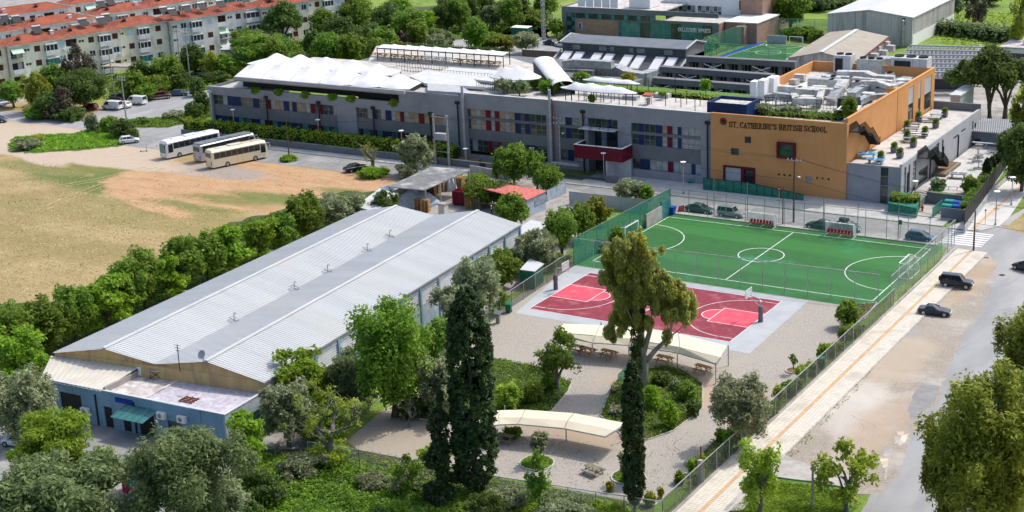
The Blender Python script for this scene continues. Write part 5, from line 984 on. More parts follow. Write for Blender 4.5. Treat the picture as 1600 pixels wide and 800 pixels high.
for s_, x in ((0,-.6),(1,DL+.35)): MB().bar((x,.1,5.85),(x+.2,6,8.45),.3,.35).build('verge_trim', 'pale_grey', ds)
# DARK CONCRETE FRAMES
def frame_block(label, pl, pr, z, n, braces, drop=2.6):
 a = Vector(W(*pl, z)); b = Vector(W(*pr, z)); t = thing('concrete_frame', label, 'frame building', (a.x,a.y,0)); L = (b-a).length; ang = atan2(b.y-a.y, b.x-a.x); t.rotation_euler = (0,0,ang)
 box('beam', 0, L, 0, 1.6, z-1.1, z, 'mid_grey', t); box('lower_beam', 0, L, .1, 1.4, z-drop-.9, z-drop-.4, 'dark_grey', t); box('back_wall', 0, L, 1.7, 1.9, 0, z-1.2, 'metal_dark', t); box('lower_wall', 0, L, .3, 1.3, 0, z-drop-.91, 'dark_grey', t)  # back_wall: near-black sheet added as the shaded void between the columns
 for k in range(n+1): x = (L-.6)*k/n; box('column', x, x+.6, .15, 1.3, z-drop-.39, z-1.11, 'mid_grey', t)
 for k in range(n*4):
  if k % 4: x = (L-.6)*k/(n*4)+.3; box('mullion', x-.05, x+.05, .9, 1.0, z-drop-.39, z-1.11, 'metal_grey', t)
 for u in braces: x = L*u; MB().bar((x-1.9,-.05,z-1.3),(x+1.9,-.05,z-drop),.14).bar((x-1.9,-.12,z-drop),(x+1.9,-.12,z-1.3),.14).build('cross_brace', 'white_paint', t)
 return t
frame_block('nearest dark concrete frame wall left of the orange roof', (998,120), (1171,133), 9.5, 7, (.2,.68))
frame_block('middle dark concrete frame wall with white cross braces', (1030,104), (1206,117), 9.5, 8, (.26,.86))
frame_block('farthest dark concrete frame wall below the rear sports pitch', (1072,88), (1242,97), 9.5, 8, (.25,.7))
gr = thing('sunken_garden', 'green garden strip behind the white roof terrace', 'garden', (-130,247.5,0)); gr['kind'] = 'structure'; del gr['label']; del gr['category']
box('garden_bed', -22, 27, -11.2, -3, 0, 10.85, 'lawn', gr)
lr = thing('low_flat_roof', 'low grey flat roofed block between the school and the dark frames', 'building', (-139,252.6,0)); box('wall', 0, 34, 0, 10, 0, 6.0, 'dark_grey', lr); box('roof', 0, 34, 0, 10, 6.01, 6.2, 'mid_grey', lr)
# SHOWROOM
CY = 345.8; c0 = onY(878,30,CY)[0]; c1 = onY(1122,60,CY)[0]; sr = thing('showroom_building', 'dark blue grey showroom with teal glass front and white upper storey', 'showroom', (c0,CY,0)); SL = c1-c0
sp = lambda px, py: (onY(px, py, CY)[0]-c0, onY(px, py, CY)[2])
ex = sp(1122,20)[0]; cut = sp(965,28)[0]
H = [(sp(885,28)[0], sp(900,40)[0]-.01, .5, sp(885,18)[1]-.2), (sp(900,28)[0], sp(1022,30)[0], sp(960,31)[1], sp(960,23)[1]), (sp(968,40)[0], sp(1113,50)[0], .2, sp(1030,36)[1])]
wall_holes(SL, sp(878,10)[1], H+[(sp(1022,30)[0]+.3, SL, sp(1030,33)[1]+.2, sp(878,10)[1]-1.2)], 0, .4).build('wall', 'slate_blue_roof', sr)
box('brick_panel', sp(899,45)[0], cut, -.08, -.005, .3, sp(920,30)[1], 'brick_tan', sr)
glaze(sr, H[0][0]+.05, H[0][1]-.05, H[0][2], H[0][3], .2, ['glass_teal','glass'], 2, 5, 'metal_dark'); glaze(sr, H[1][0], H[1][1], H[1][2], H[1][3], .2, ['glass','glass','glass_teal'], 18, 1, 'metal_dark'); glaze(sr, H[2][0], H[2][1], H[2][2], H[2][3], .3, ['glass_teal','glass_teal','glass'], 9, 1, 'glass_teal')
ss = thing('showroom_sign', 'white capital lettering above the teal shop window', 'sign', (c0,CY,0)); a, b = sp(1060,46.5), sp(1111,49); letters('COLLEZIONE IMPORTS', a[0], a[1]-.35, b[0]-a[0], .9, -.06, 'white_paint', ss, .2, b[1]-a[1])
lg = thing('wall_logo', 'pale rectangular logo plate with dark strokes on the brown brick panel', 'logo', (c0,CY,0)); a, b = sp(904,34), sp(911,47); box('plate', a[0], b[0], -.2, -.09, b[1], a[1], 'light_grey', lg); letters('E', a[0]+.25, b[1]+.4, b[0]-a[0]-.5, (a[1]-b[1])*.6, -.23, 'sign_blue', lg, .2, name='logo_mark')
box('brick_wall', SL, SL+.3, .0, 26, 0, 5.0, 'brick_tan', sr); box('terrace_floor', cut+11, SL-.01, .41, 25, 4.0, 4.6, 'roof_terrace', sr); box('roof', .1, cut+12, .41, 26, 7.0, 7.3, 'roof_patchy', sr); box('wall', .0, .3, .41, 26, 0, 7.6, 'slate_blue_roof', sr)
uh = thing('white_building', 'white upper block with window strips behind the showroom terrace', 'building', (0,0,0)); YU = 362.0; ux0, ux1 = onY(1040,15,YU)[0], onY(1162,20,YU)[0]; uh.location = (ux0,YU,0)
uz = onY(1040,-20,YU)[2]; q0 = onY(1060,16,YU), onY(1086,4,YU); H = [(q0[0][0]-ux0, q0[1][0]-ux0, q0[0][2]-1.2, q0[0][2]+1.4), (onY(1090,5,YU)[0]-ux0, onY(1127,10,YU)[0]-ux0, q0[0][2]-1.2, q0[0][2]+1.4)]
wall_holes(ux1-ux0, uz, H, 0, .4).build('wall', 'white_paint', uh)
for h in H: glaze(uh, h[0], h[1], h[2], h[3], .2, ['glass','glass_pale'], None, 2, 'white_paint')
box('wall', ux1-ux0, ux1-ux0+6, -2, 16, 0, uz-1, 'brick_tan', uh); box('window', ux1-ux0-1.2, ux1-ux0-.3, -.1, -.02, 6.0, 8.4, 'metal_dark', uh); box('roof', -.3, ux1-ux0+.3, -.2, 16, uz, uz+.3, 'white_paint', uh)
s2 = thing('roof_screen', 'white framed glazed screen on the showroom roof', 'screen', W(903,10,7.4));
for k in range(5): box('screen_panel', k*2.4, k*2.4+2.2, 0, .08, 0, 2.6, 'white_paint', s2);
box('stair_core', 14, 20, 2, 8, 0, 3.2, 'white_paint', s2)
bw3 = thing('brick_building', 'tan brick side wing with white coping right of the showroom', 'building', (SL+c0+.5, CY+1, 0)); box('wall', 0, 8.5, 2, 16, 0, 5.0, 'brick_tan', bw3); box('coping', -.2, 8.7, 1.8, 16.2, 5.0, 5.25, 'white_paint', bw3); box('buttress', 4, 6.2, -.5, 1.99, 0, 4.5, 'brick_tan', bw3)
# HALLS AT THE REAR RIGHT
wy = 356.0; hx0, hx1 = onY(1293,45,wy)[0], onY(1425,50,wy)[0]; hl = thing('metal_hall', 'tall pale metal hall with low pitched white roof at the rear', 'hall', (hx0,wy,0)); HL = hx1-hx0; he = 7.0; D_ = 34
GX = -2.0
def vskew(y): return -y*.02
MB().hexa([(0,0,0),(HL,0,0),(HL,0,he),(HL/2,0,he+1.3),(0,0,he)], [(0,.3,0),(HL,.3,0),(HL,.3,he),(HL/2,.3,he+1.3),(0,.3,he)]).build('gable_wall', 'hall_grey', hl)
box('wall', HL-.3, HL, .31, D_, 0, he, 'hall_grey', hl); box('plinth_wall', HL-.28, HL+.1, .3, D_, 0, 2.8, 'white_paint', hl); box('wall', 0, .3, .31, D_, 0, he, 'hall_grey', hl)
MB().slab([(-.3,-.3,he+.1),(HL/2,-.3,he+1.5),(HL/2,D_,he+1.5),(-.3,D_,he+.1)], .2).build('roof', 'hall_roof', hl); MB().slab([(HL/2+.01,-.3,he+1.5),(HL+.3,-.3,he+.1),(HL+.3,D_,he+.1),(HL/2+.01,D_,he+1.5)], .2).build('roof', 'hall_roof', hl)
mb = MB()
for k in range(40): x = HL*(k+.5)/40; mb.box(x-.05,x+.05,-.06,-.005,.05,he-.1)
for k in range(60): y = .6+k*.55; mb.box(HL+.101,HL+.15,y,y+.1,2.85,he-.1)
mb.build('wall_rib', 'hall_grey', hl)
MB().tube([(HL-2.0,-.6,0),(HL-2.0,-.6,6.0)], .3, 10).lathe((HL-2.0,-.6,6.0), [(.45,0),(.5,.3),(.1,.6)], 10).build('flue', 'galvanised', hl); box('soot_stain', HL-2.4, HL-1.7, -.07, -.061, 5.2, he-.2, 'metal_dark', hl)
gs = thing('gable_shed', 'lower shed with brownish gabled roof and pale ridge strip before the tall hall', 'shed', (0,0,0)); z1, z2 = 4.0, 5.6
A = [Vector(W(1231,90,z1)), Vector(W(1283,81.5,z2)), Vector(W(1341,96,z1)), Vector(W(1390,57,z1)), Vector(W(1339,46,z2)), Vector(W(1296,50,z1))]; o = Vector((A[0].x,A[0].y,0)); gs.location = o; A = [v-o for v in A]
MB().slab([A[0],A[1],A[4],A[5]], .18).build('roof', 'shed_roof', gs); MB().slab([A[1],A[2],A[3],A[4]], .18).build('roof', 'shed_roof', gs); MB().bar(A[1]+Vector((0,0,.06)), A[4]+Vector((0,0,.06)), 1.0, .08).build('ridge_strip', 'pale_grey', gs); MB().bar(A[2], A[3], .25, .25).build('gutter', 'rust', gs)
dv = (A[4]-A[1]).normalized()*.5; v = [A[0]+dv, A[1]+dv-Vector((0,0,.15)), A[2]+dv]; fr = [(v[0].x,v[0].y,0),(v[0].x,v[0].y,v[0].z-.1),tuple(v[1]),(v[2].x,v[2].y,v[2].z-.1),(v[2].x,v[2].y,0)]
MB().hexa([(a+dv.x,b+dv.y,c) for a,b,c in fr], fr).build('gable_wall', 'hall_grey', gs); MB().bar((A[2].x-.3,A[2].y,1.95),(A[3].x-.3,A[3].y,1.95),.2,3.9).build('wall', 'hall_grey', gs)
mb = MB(); n = 22
for k in range(n): p = Vector(fr[0]).lerp(Vector(fr[4]), (k+.5)/n); mb.box(p.x-.04,p.x+.04,p.y-.12,p.y-.02,0,3.7)
for k in range(28): p = A[2].lerp(A[3], (k+.5)/28); mb.box(p.x-.18,p.x-.1,p.y-.05,p.y+.05,0,3.7)
mb.build('wall_rib', 'shed_roof', gs)
sw = thing('sawtooth_roof', 'rows of low white ribbed roof lights behind the machinery', 'roof lights', W(1390,112,3.5)); o = Vector(sw.location)
for k in range(7):
 u = k/6; a = Vector(W(1384+u*38, 113-u*42, 4.2))-o; b = Vector(W(1512+u*36, 113-u*39, 4.2))-o; MB().bar(a, b, .3, .35).build('ridge_row', 'pale_grey', sw);
 MB().bar(a+Vector((0,-1.2,-.9)), b+Vector((0,-1.2,-.9)), 2.6, .1).build('valley_row', 'mid_grey', sw)
 mb = MB()
 for i in range(20): p = a.lerp(b, i/19); mb.box(p.x-.05,p.x+.05,p.y-1.9,p.y-.2,p.z-.7,p.z-.1)
 mb.build('rib', 'light_grey', sw)
a, b, c, d = [Vector(W(*p, 3.2))-o for p in ((1384,114),(1512,116),(1548,75),(1424,72))]; MB().hexa([(v.x,v.y,-o.z) for v in (a,b,c,d)], [(v.x,v.y,-.9) for v in (a,b,c,d)]).build('wall', 'dark_grey', sw)
for k, (px, py) in enumerate(((1352,88),(1362,84),(1372,90),(1358,95),(1384,82),(1376,76))): unit(px, py, 1.8, 1.4, 1.6, 'small dusty box unit on the ground beside the gabled shed, '+('nearest','second nearest','third','fourth nearest','second farthest','farthest')[k], 'roof_patchy', 0, 0, 2.0, grille=False)
wr = thing('white_flat_building', 'white flat roofed building at the right edge behind the pines', 'building', W(1562,100)); box('wall', 0, 26, 0, 14, 0, 3.6, 'white_paint', wr); box('roof', -.3, 26.3, -.3, 14.3, 3.6, 3.9, 'roof_patchy', wr); box('roof_box', 4, 7, 3, 5, 3.9, 5.2, 'white_paint', wr); glaze(wr, 2, 6, 1.2, 2.6, -.03, 'glass', 3, 1)
rp = sheet('rear_pitch', [(1120,92),(1193,67),(1262,72),(1226,97)], .05, 'turf'); ra = sheet('blue_run_off', [(1108,93),(1190,64),(1196,66),(1126,92)], .06, 'blue_plastic')
a, b, c, d = [Vector(W(*p, .07)) for p in ((1124,91.5),(1195,68),(1258,72.5),(1224,96))]; stripes('pitch_line', [(a.xy,b.xy),(b.xy,c.xy),(c.xy,d.xy),(d.xy,a.xy),(a.lerp(b,.5).xy, d.lerp(c,.5).xy)], .07, 'line_white', .18, rp)
m_ = (a+b+c+d)/4; arc_strip('pitch_line', (m_.x,m_.y), 3, 0, 2*pi, .075, 'line_white', .18, rp); e = b.lerp(c,.5); arc_strip('pitch_line', (e.x,e.y), 4.5, pi, 2*pi, .075, 'line_white', .18, rp)
panel_fence('pitch_net_fence', 'tall green net fence along the left of the rear sports pitch', [W(1100,92)[:2], W(1190,60)[:2], W(1300,62)[:2]], 5.0, 'net_green_thin', 'metal_grey', 4)
panel_fence('pitch_net_fence', 'green net fence in front of the rear sports pitch', [W(1097,88)[:2], W(1120,94)[:2], W(1228,101)[:2]], 4.0, 'net_green_thin', 'metal_grey', 4)
t = thing('goal', 'white goal frame at the far end of the rear sports pitch', 'goal', W(1233,70)); MB().box(0,.12,0,.12,0,2).box(3.4,3.52,0,.12,0,2).box(0,3.52,0,.12,2,2.12).build('frame', 'white_paint', t); MB().box(.1,3.4,.9,.93,0,2).build('net', 'chain_link', t)
box('wall_piece', -6, -1, .5, .8, 0, 2, 'light_grey', t).name = 'backing_wall'
bwall = thing('brick_garden_wall', 'brown brick wall left of the dark hall by the car park', 'wall', W(816,97)); box('wall', 0, 15, 0, .4, 0, 3.0, 'brick_wall', bwall); box('coping', -.1, 15.1, -.05, .45, 3.0, 3.12, 'concrete', bwall)
# APARTMENT ROWS
AU = atan2(80.9, 26.1); AS = Vector((-290.4, 237.2, 0)); Ux = Vector((cos(AU), sin(AU), 0)); Un = Vector((-sin(AU), cos(AU), 0))
FH = 3.35; EZ = 10.5
def apartment(t0, t1, off, seed, label, depth=8.0, drop=0.0, floors=3, lean=0.0, cols=None):
 rg = random.Random(seed); L = t1-t0; o = AS+Ux*t0+Un*off; b = thing('apartment_block', label, 'apartment block', (o.x,o.y,-drop), AU+lean)
 bays = []; x = 0; pat = cols or 'SBTSESWTB'; k = seed % 3
 while x < L-2.2: w = {'S':3.3,'B':3.4,'T':1.8,'E':3.2,'W':2.6}[pat[k % len(pat)]]; w = min(w, L-x); bays.append((x, x+w, pat[k % len(pat)])); x += w; k += 1
 if x < L: a, c, d = bays[-1]; bays[-1] = (a, L, d)
 wm = rg.choice(['cream_wall','cream_pale','cream_wall'])
 hol = []
 for a, c, ty in bays:
  for f in range(floors+1):
   z = EZ-FH*(f+1)+.0
   if z < -.5: continue
   m_ = (a+c)/2
   if ty in 'SW': hol.append((m_-.75, m_+.75, z+1.05, z+2.45, 's', ty))
   elif ty == 'T': hol.append((m_-.65, m_-.05, z+1.5, z+2.05, 't', ty)); hol.append((m_+.08, m_+.68, z+1.5, z+2.05, 't', ty))
   elif ty == 'B': hol.append((a+.25, c-.25, z+.12, z+2.6, 'b', ty))
   else: hol.append((a+.3, c-.3, z+.95, z+2.4, 'e', ty))
 wall_holes(L, EZ, [h[:4] for h in hol if h[4] != 'e'], 0, .3).build('wall', wm, b)
 box('wall', 0, .3, .31, depth, 0, EZ, wm, b); box('wall', L-.3, L, .31, depth, 0, EZ, wm, b); box('wall', 0, L, depth, depth+.3, 0, EZ, wm, b)
 for k, h in enumerate(hol):
  r = rg.random(); x0, x1, z0, z1, ty = h[:5]
  if ty == 's':
   if r < .5: box('shutter', x0, x1, .06, .12, z0, z1, 'shutter_brown', b)
   elif r < .68: box('shutter', x0, x1, .06, .12, z0, z1, 'shutter_blue', b)
   else: f = glaze(b, x0, x1, z0, z1, .12, 'glass', 2, 1, 'apt_white', fw=.1);
   if .68 < r < .85: box('shutter_leaf', x0-.6, x0-.02, -.06, -.003, z0, z1, 'shutter_blue', b); box('shutter_leaf', x1+.02, x1+.6, -.06, -.003, z0, z1, 'shutter_blue', b)
   if r > .5 and rg.random() < .4: box('air_unit', x1-.5, x1+.3, -.4, -.01, z0-.7, z0-.15, 'apt_white', b)
  elif ty == 't': box('small_window', x0, x1, .1, .16, z0, z1, 'metal_dark', b)
  elif ty == 'b':
   box('balcony_recess', x0, x1, .9, 1.0, z0, z1, 'cream_pale' if r > .3 else 'shutter_brown', b); box('recess_side', x0-.1, x0-.005, .31, .9, z0, z1, wm, b)
   g = box('balcony_door', x0+.4, x0+1.7, .8, .88, z0, z1-.3, 'metal_dark' if r < .6 else 'glass', b)
   if r < .5: MB().box(x0-.15,x1+.15,-1.15,-1.05,z0-.05,z0+.95).box(x0-.15,x0-.05,-1.04,-.01,z0-.05,z0+.95).box(x1+.05,x1+.15,-1.04,-.01,z0-.05,z0+.95).box(x0-.15,x1+.15,-1.15,-.01,z0-.2,z0-.06).build('balcony', 'apt_white', b)
   else:
    mb = MB().box(x0-.15,x1+.15,-1.15,-.01,z0-.2,z0-.05); n = 10
    for i in range(n+1): xx = x0-.12+(x1-x0+.24)*i/n; mb.box(xx-.02,xx+.02,-1.12,-1.08,z0-.05,z0+.9)
    mb.bar((x0-.15,-1.1,z0+.92),(x1+.15,-1.1,z0+.92),.06).build('balcony', 'light_grey', b)
   if r > .62: MB().slab([(x0,-1.5,z1-1.1),(x1,-1.5,z1-1.1),(x1,-.02,z1+.1),(x0,-.02,z1+.1)], .04).build('awning', 'fabric_awning' if r < .9 else 'fabric_mint', b)
  else:   # enclosed glazed balcony
   e = MB().box(x0-.2,x1+.2,-1.1,-.01,z0-1.1,z0).box(x0-.2,x1+.2,-1.1,-.01,z1,z1+.2).build('enclosed_balcony', 'apt_white', b)
   glaze(b, x0-.15, x1+.15, z0, z1, -1.0, 'glass' if r < .7 else 'glass_teal', 3, 1, 'apt_white' if r < .7 else 'metal_dark', fw=.12)
   box('balcony_side', x0-.2, x0-.12, -.94, -.01, z0, z1, 'glass', b); box('balcony_side', x1+.12, x1+.2, -.94, -.01, z0, z1, 'glass', b)
 e = .7; A = [(-e,-e,EZ+.05),(L+e,-e,EZ+.05),(L+e,depth+e,EZ+.05),(-e,depth+e,EZ+.05)]; r0 = (min(4,L/3), depth/2, EZ+1.6); r1 = (L-min(4,L/3), depth/2, EZ+1.6)
 mb = MB(); n = 30
 def face(a, b_, c, d, n):   # rows of tiles as stepped courses
  a, b_, c, d = map(Vector, (a,b_,c,d)); rows = 14
  for i in range(rows):
   u, v = i/rows, (i+1)/rows; p, q_, s_, t_ = a.lerp(d,u), b_.lerp(c,u), b_.lerp(c,v), a.lerp(d,v); up_ = Vector((0,0,.07)); mb.add([p+up_,q_+up_,s_+up_*.1,t_+up_*.1,p,q_], [(0,1,2,3),(4,5,1,0)])
 face(A[0],A[1],r1,r0,n); face(A[2],A[3],r0,r1,n); face(A[1],A[2],r1,r1,n); face(A[3],A[0],r0,r0,n)
 rf = mb.build('roof', 'roof_tiles', b); box('eave', -e+.05, L+e-.05, -e+.05, depth+e-.05, EZ-.16, EZ+.04, 'apt_white', b)
 MB().bar(r0, r1, .25, .18).bar(A[0], r0, .2, .15).bar(A[1], r1, .2, .15).build('ridge_tiles', 'roof_tiles', rf)
 for k in range(int(L/9)+1):
  xx = 3+k*9+rg.uniform(-1,1)
  if xx > L-2: break
  yy = rg.uniform(1.2,3); zz_ = EZ+1.6*(yy+e)/(depth/2+e); MB().box(xx-.4,xx+.4,yy-.3,yy+.3,zz_-.4,zz_+.5).box(xx-.55,xx+.55,yy-.45,yy+.45,zz_+.75,zz_+.85).box(xx-.1,xx+.1,yy-.1,yy+.1,zz_+.5,zz_+.75).build('chimney', 'apt_white' if k % 2 else 'metal_dark', rf)
 MB().cyl((.15,-.12), .07, 0, EZ, 6).cyl((L-.2,-.12), .07, 0, EZ, 6).build('downpipe', 'apt_white', b)
 return b
HEATER = None
def heater(t, off, label, dy=2.5):
 global HEATER
 p = AS+Ux*t+Un*(off+dy); z = EZ+.35+1.6*(dy+.7)/4.7
 if HEATER is None:
  h = thing('solar_heater', label, 'solar heater', (p.x,p.y,z), AU, 'solar water heaters on the tiled roofs')
  MB().slab([(-1.1,-1.0,.1),(1.1,-1.0,.1),(1.1,.4,1.4),(-1.1,.4,1.4)], .1).build('collector', 'panel_dark', h); MB().tube([(-1.1,.6,1.55),(1.1,.6,1.55)], .3, 10).build('tank', 'galvanised', h)
  MB().bar((-1,.5,-.4),(-1,.5,1.3),.06).bar((1,.5,-.4),(1,.5,1.3),.06).bar((-1,-1,-.6),(-1,-1,.1),.06).bar((1,-1,-.6),(1,-1,.1),.06).build('frame', 'metal_grey', h); HEATER = (h, tree_of(h))
 else: copy_thing(HEATER[0], (p.x,p.y,z), AU, label, None, HEATER[1])
FR = ((-14,1.5,.6,4,'leftmost front row apartment block, cut by the left edge'),(1.7,15.8,-.8,7,'second front row apartment block from the left edge, behind the small left trees'),(16,30.6,.4,10,'front row apartment block above the big round tree'),(30.8,44.5,2.2,8,'front row apartment block left of the tall pole pair'),(44.7,58,.6,11,'front row apartment block crossed by the tall pole pair'),(58.2,71,2.4,13,'front row apartment block right of the tall pole pair'),(71.2,86,1.0,5,'front row apartment block just left of the umbrella pine'),(86.2,101,2.6,2,'front row apartment block behind the umbrella pine'))
for a_, b_, o_, s_, l_ in FR: apartment(a_, b_, o_, s_, l_)
apartment(-8, 16, 20.5, 21, 'second row apartment block cut by the left edge', lean=.12); apartment(16.3, 35, 22.5, 24, 'second row apartment block with the white pipe and many roof heaters', lean=.1)
apartment(38, 54, 28, 5, 'second row apartment block whose pale end wall faces the gap'); apartment(54.3, 72, 30, 19, 'second row apartment block above the tall pole pair'); apartment(72.3, 96, 31, 17, 'second row apartment block at the top edge before the pine')
apartment(10, 40, 50, 9, 'third row apartment block at the top left corner'); apartment(43, 70, 54, 12, 'third row apartment block at the top edge, farther right')
for k, (t, off, dy, lb) in enumerate(((10.5,0,2.6,'leftmost solar heater on the front tiled roof'),(22.5,0,3,'solar heater near the middle of the front left roof'),(27,0,2.4,'solar heater at the right end of the front left roof'),(29,0,3.6,'second solar heater at the right end of the front left roof'),(44,-1.2,3.4,'upper solar heater on the front middle roof'),(45.5,-1.2,2,'lower solar heater on the front middle roof'),(50,-1.2,2.8,'solar heater right of the pair on the front middle roof'),(54.5,-1.2,3,'solar heater at the right end of the front middle roof'),(60.5,.6,2.2,'first solar heater on the front roof before the pine'),(68,.6,3,'solar heater on the front roof left of the pine'),(76,.6,2.5,'solar heater on the front roof behind the pine'),
 (10,22.5,2.5,'leftmost solar heater of the second row'),(12.5,23,3.5,'solar heater beside a white pipe on the second row'),(15,23,2.2,'solar heater right of the white pipe on the second row'),(41,29,2.5,'solar heater at the left of the second row end block'),(44,29,3,'solar heater over the pale end wall of the second row'))): heater(t, off, lb, dy)
gw = thing('garden_shelter', 'low brown flat roofed shelter at the foot of the apartments', 'shelter', W(160,122)); MB().slab([(0,0,2.9),(12,3,2.9),(11,7,2.9),(-1,4,2.9)], .25).build('roof', 'shed_roof', gw)
for x, y in ((.4,.6),(6,2),(11,3.6),(10,6.4),(0,3.6)): MB().cyl((x,y), .08, 0, 2.7, 6).build('post', 'metal_grey', gw)
gw = thing('lean_to', 'white and pale blue corrugated lean-to roofs below the apartments', 'lean-to', W(345,92)); MB().slab([(0,0,2.4),(9,2,2.4),(8,6,3.2),(-1,4,3.2)], .12).build('roof', 'roof_sheet', gw); MB().slab([(1,5,3.4),(9,7,3.4),(8,11,3.6),(0,9,3.6)], .12).build('roof', 'apt_white', gw); MB().slab([(.3,.6,2.2),(8.4,2.4,2.2),(7.6,5.6,2.2),(-.6,3.8,2.2)], 2.2).build('wall', 'concrete', gw)
sh = thing('garden_shed', 'small white shed with reddish roof at the left edge', 'shed', W(-6,163)); box('wall', -3, 3.5, 0, 5, 0, 3.0, 'apt_white', sh); MB().slab([(-3.3,-.5,3.0),(3.9,-.5,3.0),(3.9,5.3,3.6),(-3.3,5.3,3.6)], .15).build('roof', 'rust', sh); box('ledge', -2, 6, -3, -.2, .8, 1.0, 'apt_white', sh)
# STORAGE YARD BEHIND THE WAREHOUSE
z = 3.6; A = [Vector(W(*p)) for p in ((607,292,z),(663,297,z),(734,266,z+.4),(675,261,z+.4))]; o = Vector((A[0].x,A[0].y,0)); A = [v-o for v in A]
ls = thing('storage_shelter', 'open shelter with patched grey sheet roof over stacks of pallets', 'shelter', o); MB().slab(A, .12).build('roof', 'fibre_cement', ls); mb = MB()
for k in range(26): u = k/25; mb.bar(A[0].lerp(A[1],u)+Vector((0,0,.04)), A[3].lerp(A[2],u)+Vector((0,0,.04)), .12, .08)
mb.build('roof_rib', 'fibre_cement', ls)
for u in (.02,.33,.66,.98):
 for a, b in ((A[1],A[2]),(A[0],A[3])): p = a.lerp(b,u); MB().cyl((p.x,p.y), .13, 0, p.z-.1, 8).build('post', 'concrete', ls)
MB().bar((A[0].x+.4,A[0].y,1.4),(A[3].x+.4,A[3].y,1.4),.15,2.8).build('back_wall', 'concrete', ls)
PAL = None
def pallets(px, py, n, label, rz=0.0, mt='pallet_wood'):
 t = thing('pallet_stack', label, 'pallet stack', W(px,py), rz); mb = None
 for k in range(n):
  mb = MB(); z = k*.15
  for i in range(5): mb.box(-.6,.6,-.5+i*.225,-.4+i*.225,z+.11,z+.135)
  for i in range(3): mb.box(-.6+i*.55,-.5+i*.55,-.5,.5,z,z+.1)
  p = mb.build('pallet', mt, t)
 return t
pallets(655,328,13,'tall stack of weathered pallets nearest the warehouse roof, left one',.1); pallets(666,331,14,'tall stack of pallets nearest the warehouse roof, right one',.2)
pallets(660,312,9,'low stack of dark pallets below the shelter edge'); pallets(676,305,14,'pallet stack under the shelter by its front posts',.1); pallets(683,302,15,'tall pallet stack under the shelter beside the front one'); pallets(690,299,15,'pallet stack under the shelter, third from the front',.1); pallets(720,292,12,'pallet stack under the shelter near the silver bag')
pallets(734,326,12,'yellow pallet stack left of the hedge wall',0,'pallet_wood'); pallets(747,327,13,'brown pallet stack against the hedge wall',0,'wood_grey'); pallets(742,322,12,'second brown pallet stack against the hedge wall',0,'wood')
def lumps(name, label, cat, px, py, rx, ry, h, mt, seed=1, rz=0):
 rg = random.Random(seed); t = thing(name, label, cat, W(px,py), rz); ph = [rg.uniform(0,6) for _ in range(6)]
 def fn(u, v): a = 2*pi*u; r = v; x, y = rx*r*cos(a), ry*r*sin(a); return (x*(1+.1*sin(3*a+ph[0])), y*(1+.12*sin(4*a+ph[1])), h*(1-r**2.4)*(1+.22*sin(5*a+ph[2])*r+.15*sin(x*2.3+ph[3])*cos(y*2.1+ph[4])))
 MB().grid(fn, 36, 10).build('cover', mt, t, smooth=False); return t
lumps('tarpaulin_heap', 'heap under a crumpled silver blue tarpaulin beside the pallets', 'tarpaulin', 641,318,5.4,3.0,2.3,'tarp',3,.2); lumps('tarpaulin_heap', 'smaller pale tarpaulin heap behind the white shed roof', 'tarpaulin', 622,308,4.5,2.2,2.0,'tarp',5,.1)
lumps('wrapped_load', 'silver wrapped load under the shelter right end', 'load', 705,297,1.1,1.1,2.6,'tarp',7)
lumps('scrap_heap', 'heap of mixed scrap under the front of the shelter', 'scrap', 645,302,4.5,1.6,1.6,'rust',9)
sr2 = thing('small_shed', 'small shed with white gabled roof behind the warehouse', 'shed', (0,0,0)); z=3.6; A = [Vector(W(*p)) for p in ((555,325,z),(592,294,z+1.1),(640,320,z),(600,340,z))]; o = Vector((A[0].x,A[0].y,0)); sr2.location = o
B = [Vector(W(*p))-o for p in ((556,322,z),(593,294,z+.9),(622,303,z),(585,331,z),(600,350,z-.3))]; MB().slab([B[0],B[1],B[2],B[3]], .15).build('roof', 'roof_sheet', sr2); MB().slab([(v.x*.96,v.y*.98,v.z-.2) for v in B[:4]], 3.0).build('wall', 'concrete', sr2)
cp = [W(708,320)[:2], W(730,323)[:2]]; t = thing('waste_container', 'open crimson steel skip container in the storage yard', 'container', (W(707,321)[0],W(707,321)[1],0), .1)
w, l, h = 2.6, 7.5, 2.4
for q_ in ((0,w,0,.12),(0,w,l-.12,l),(0,.12,.121,l-.121),(w-.12,w,.121,l-.121)): box('side', *q_, .3, h, 'crimson', t)
box('floor', .12, w-.12, .12, l-.12, .3, .45, 'rust', t); mb = MB()
for k in range(8): y = .4+k*.95; mb.box(w,w+.1,y,y+.12,.3,h)
for k in range(4): x = .3+k*.65; mb.box(x,x+.12,-.1,-.001,.3,h)
mb.build('rib', 'crimson', t); MB().box(.2,.5,.2,l-.2,0,.29).box(w-.5,w-.2,.2,l-.2,0,.29).build('skid', 'metal_dark', t)
z = 3.0; A = [Vector(W(*p)) for p in ((801,309,z+.0),(826,312,z),(858,297,z),(800,288,z+.5),(760,290,z+.3))]; rs = thing('red_roof_shed', 'small white shed with faded red sheet roof by the street', 'shed', (0,0,0)); o = Vector((A[1].x,A[1].y,0)); rs.location = o
q4 = [Vector(W(795,305,3.6))-o, Vector(W(824,312,3.0))-o, Vector(W(855,298,3.0))-o, Vector(W(798,289,3.8))-o]; MB().slab(q4, .12).build('roof', 'red_tile_sheet', rs); q5 = [Vector(W(745,292,3.4))-o, q4[0], q4[3], Vector(W(770,285,3.4))-o]; MB().slab(q5, .12).build('roof', 'red_tile_sheet', rs)
MB().slab([(q4[0].x,q4[0].y+.3,3.3),(q4[1].x-.2,q4[1].y+.2,2.85),(q4[2].x-.2,q4[2].y-.2,2.85),(q4[3].x,q4[3].y-.3,3.3)], 2.9).build('wall', 'blue_wall_light', rs)
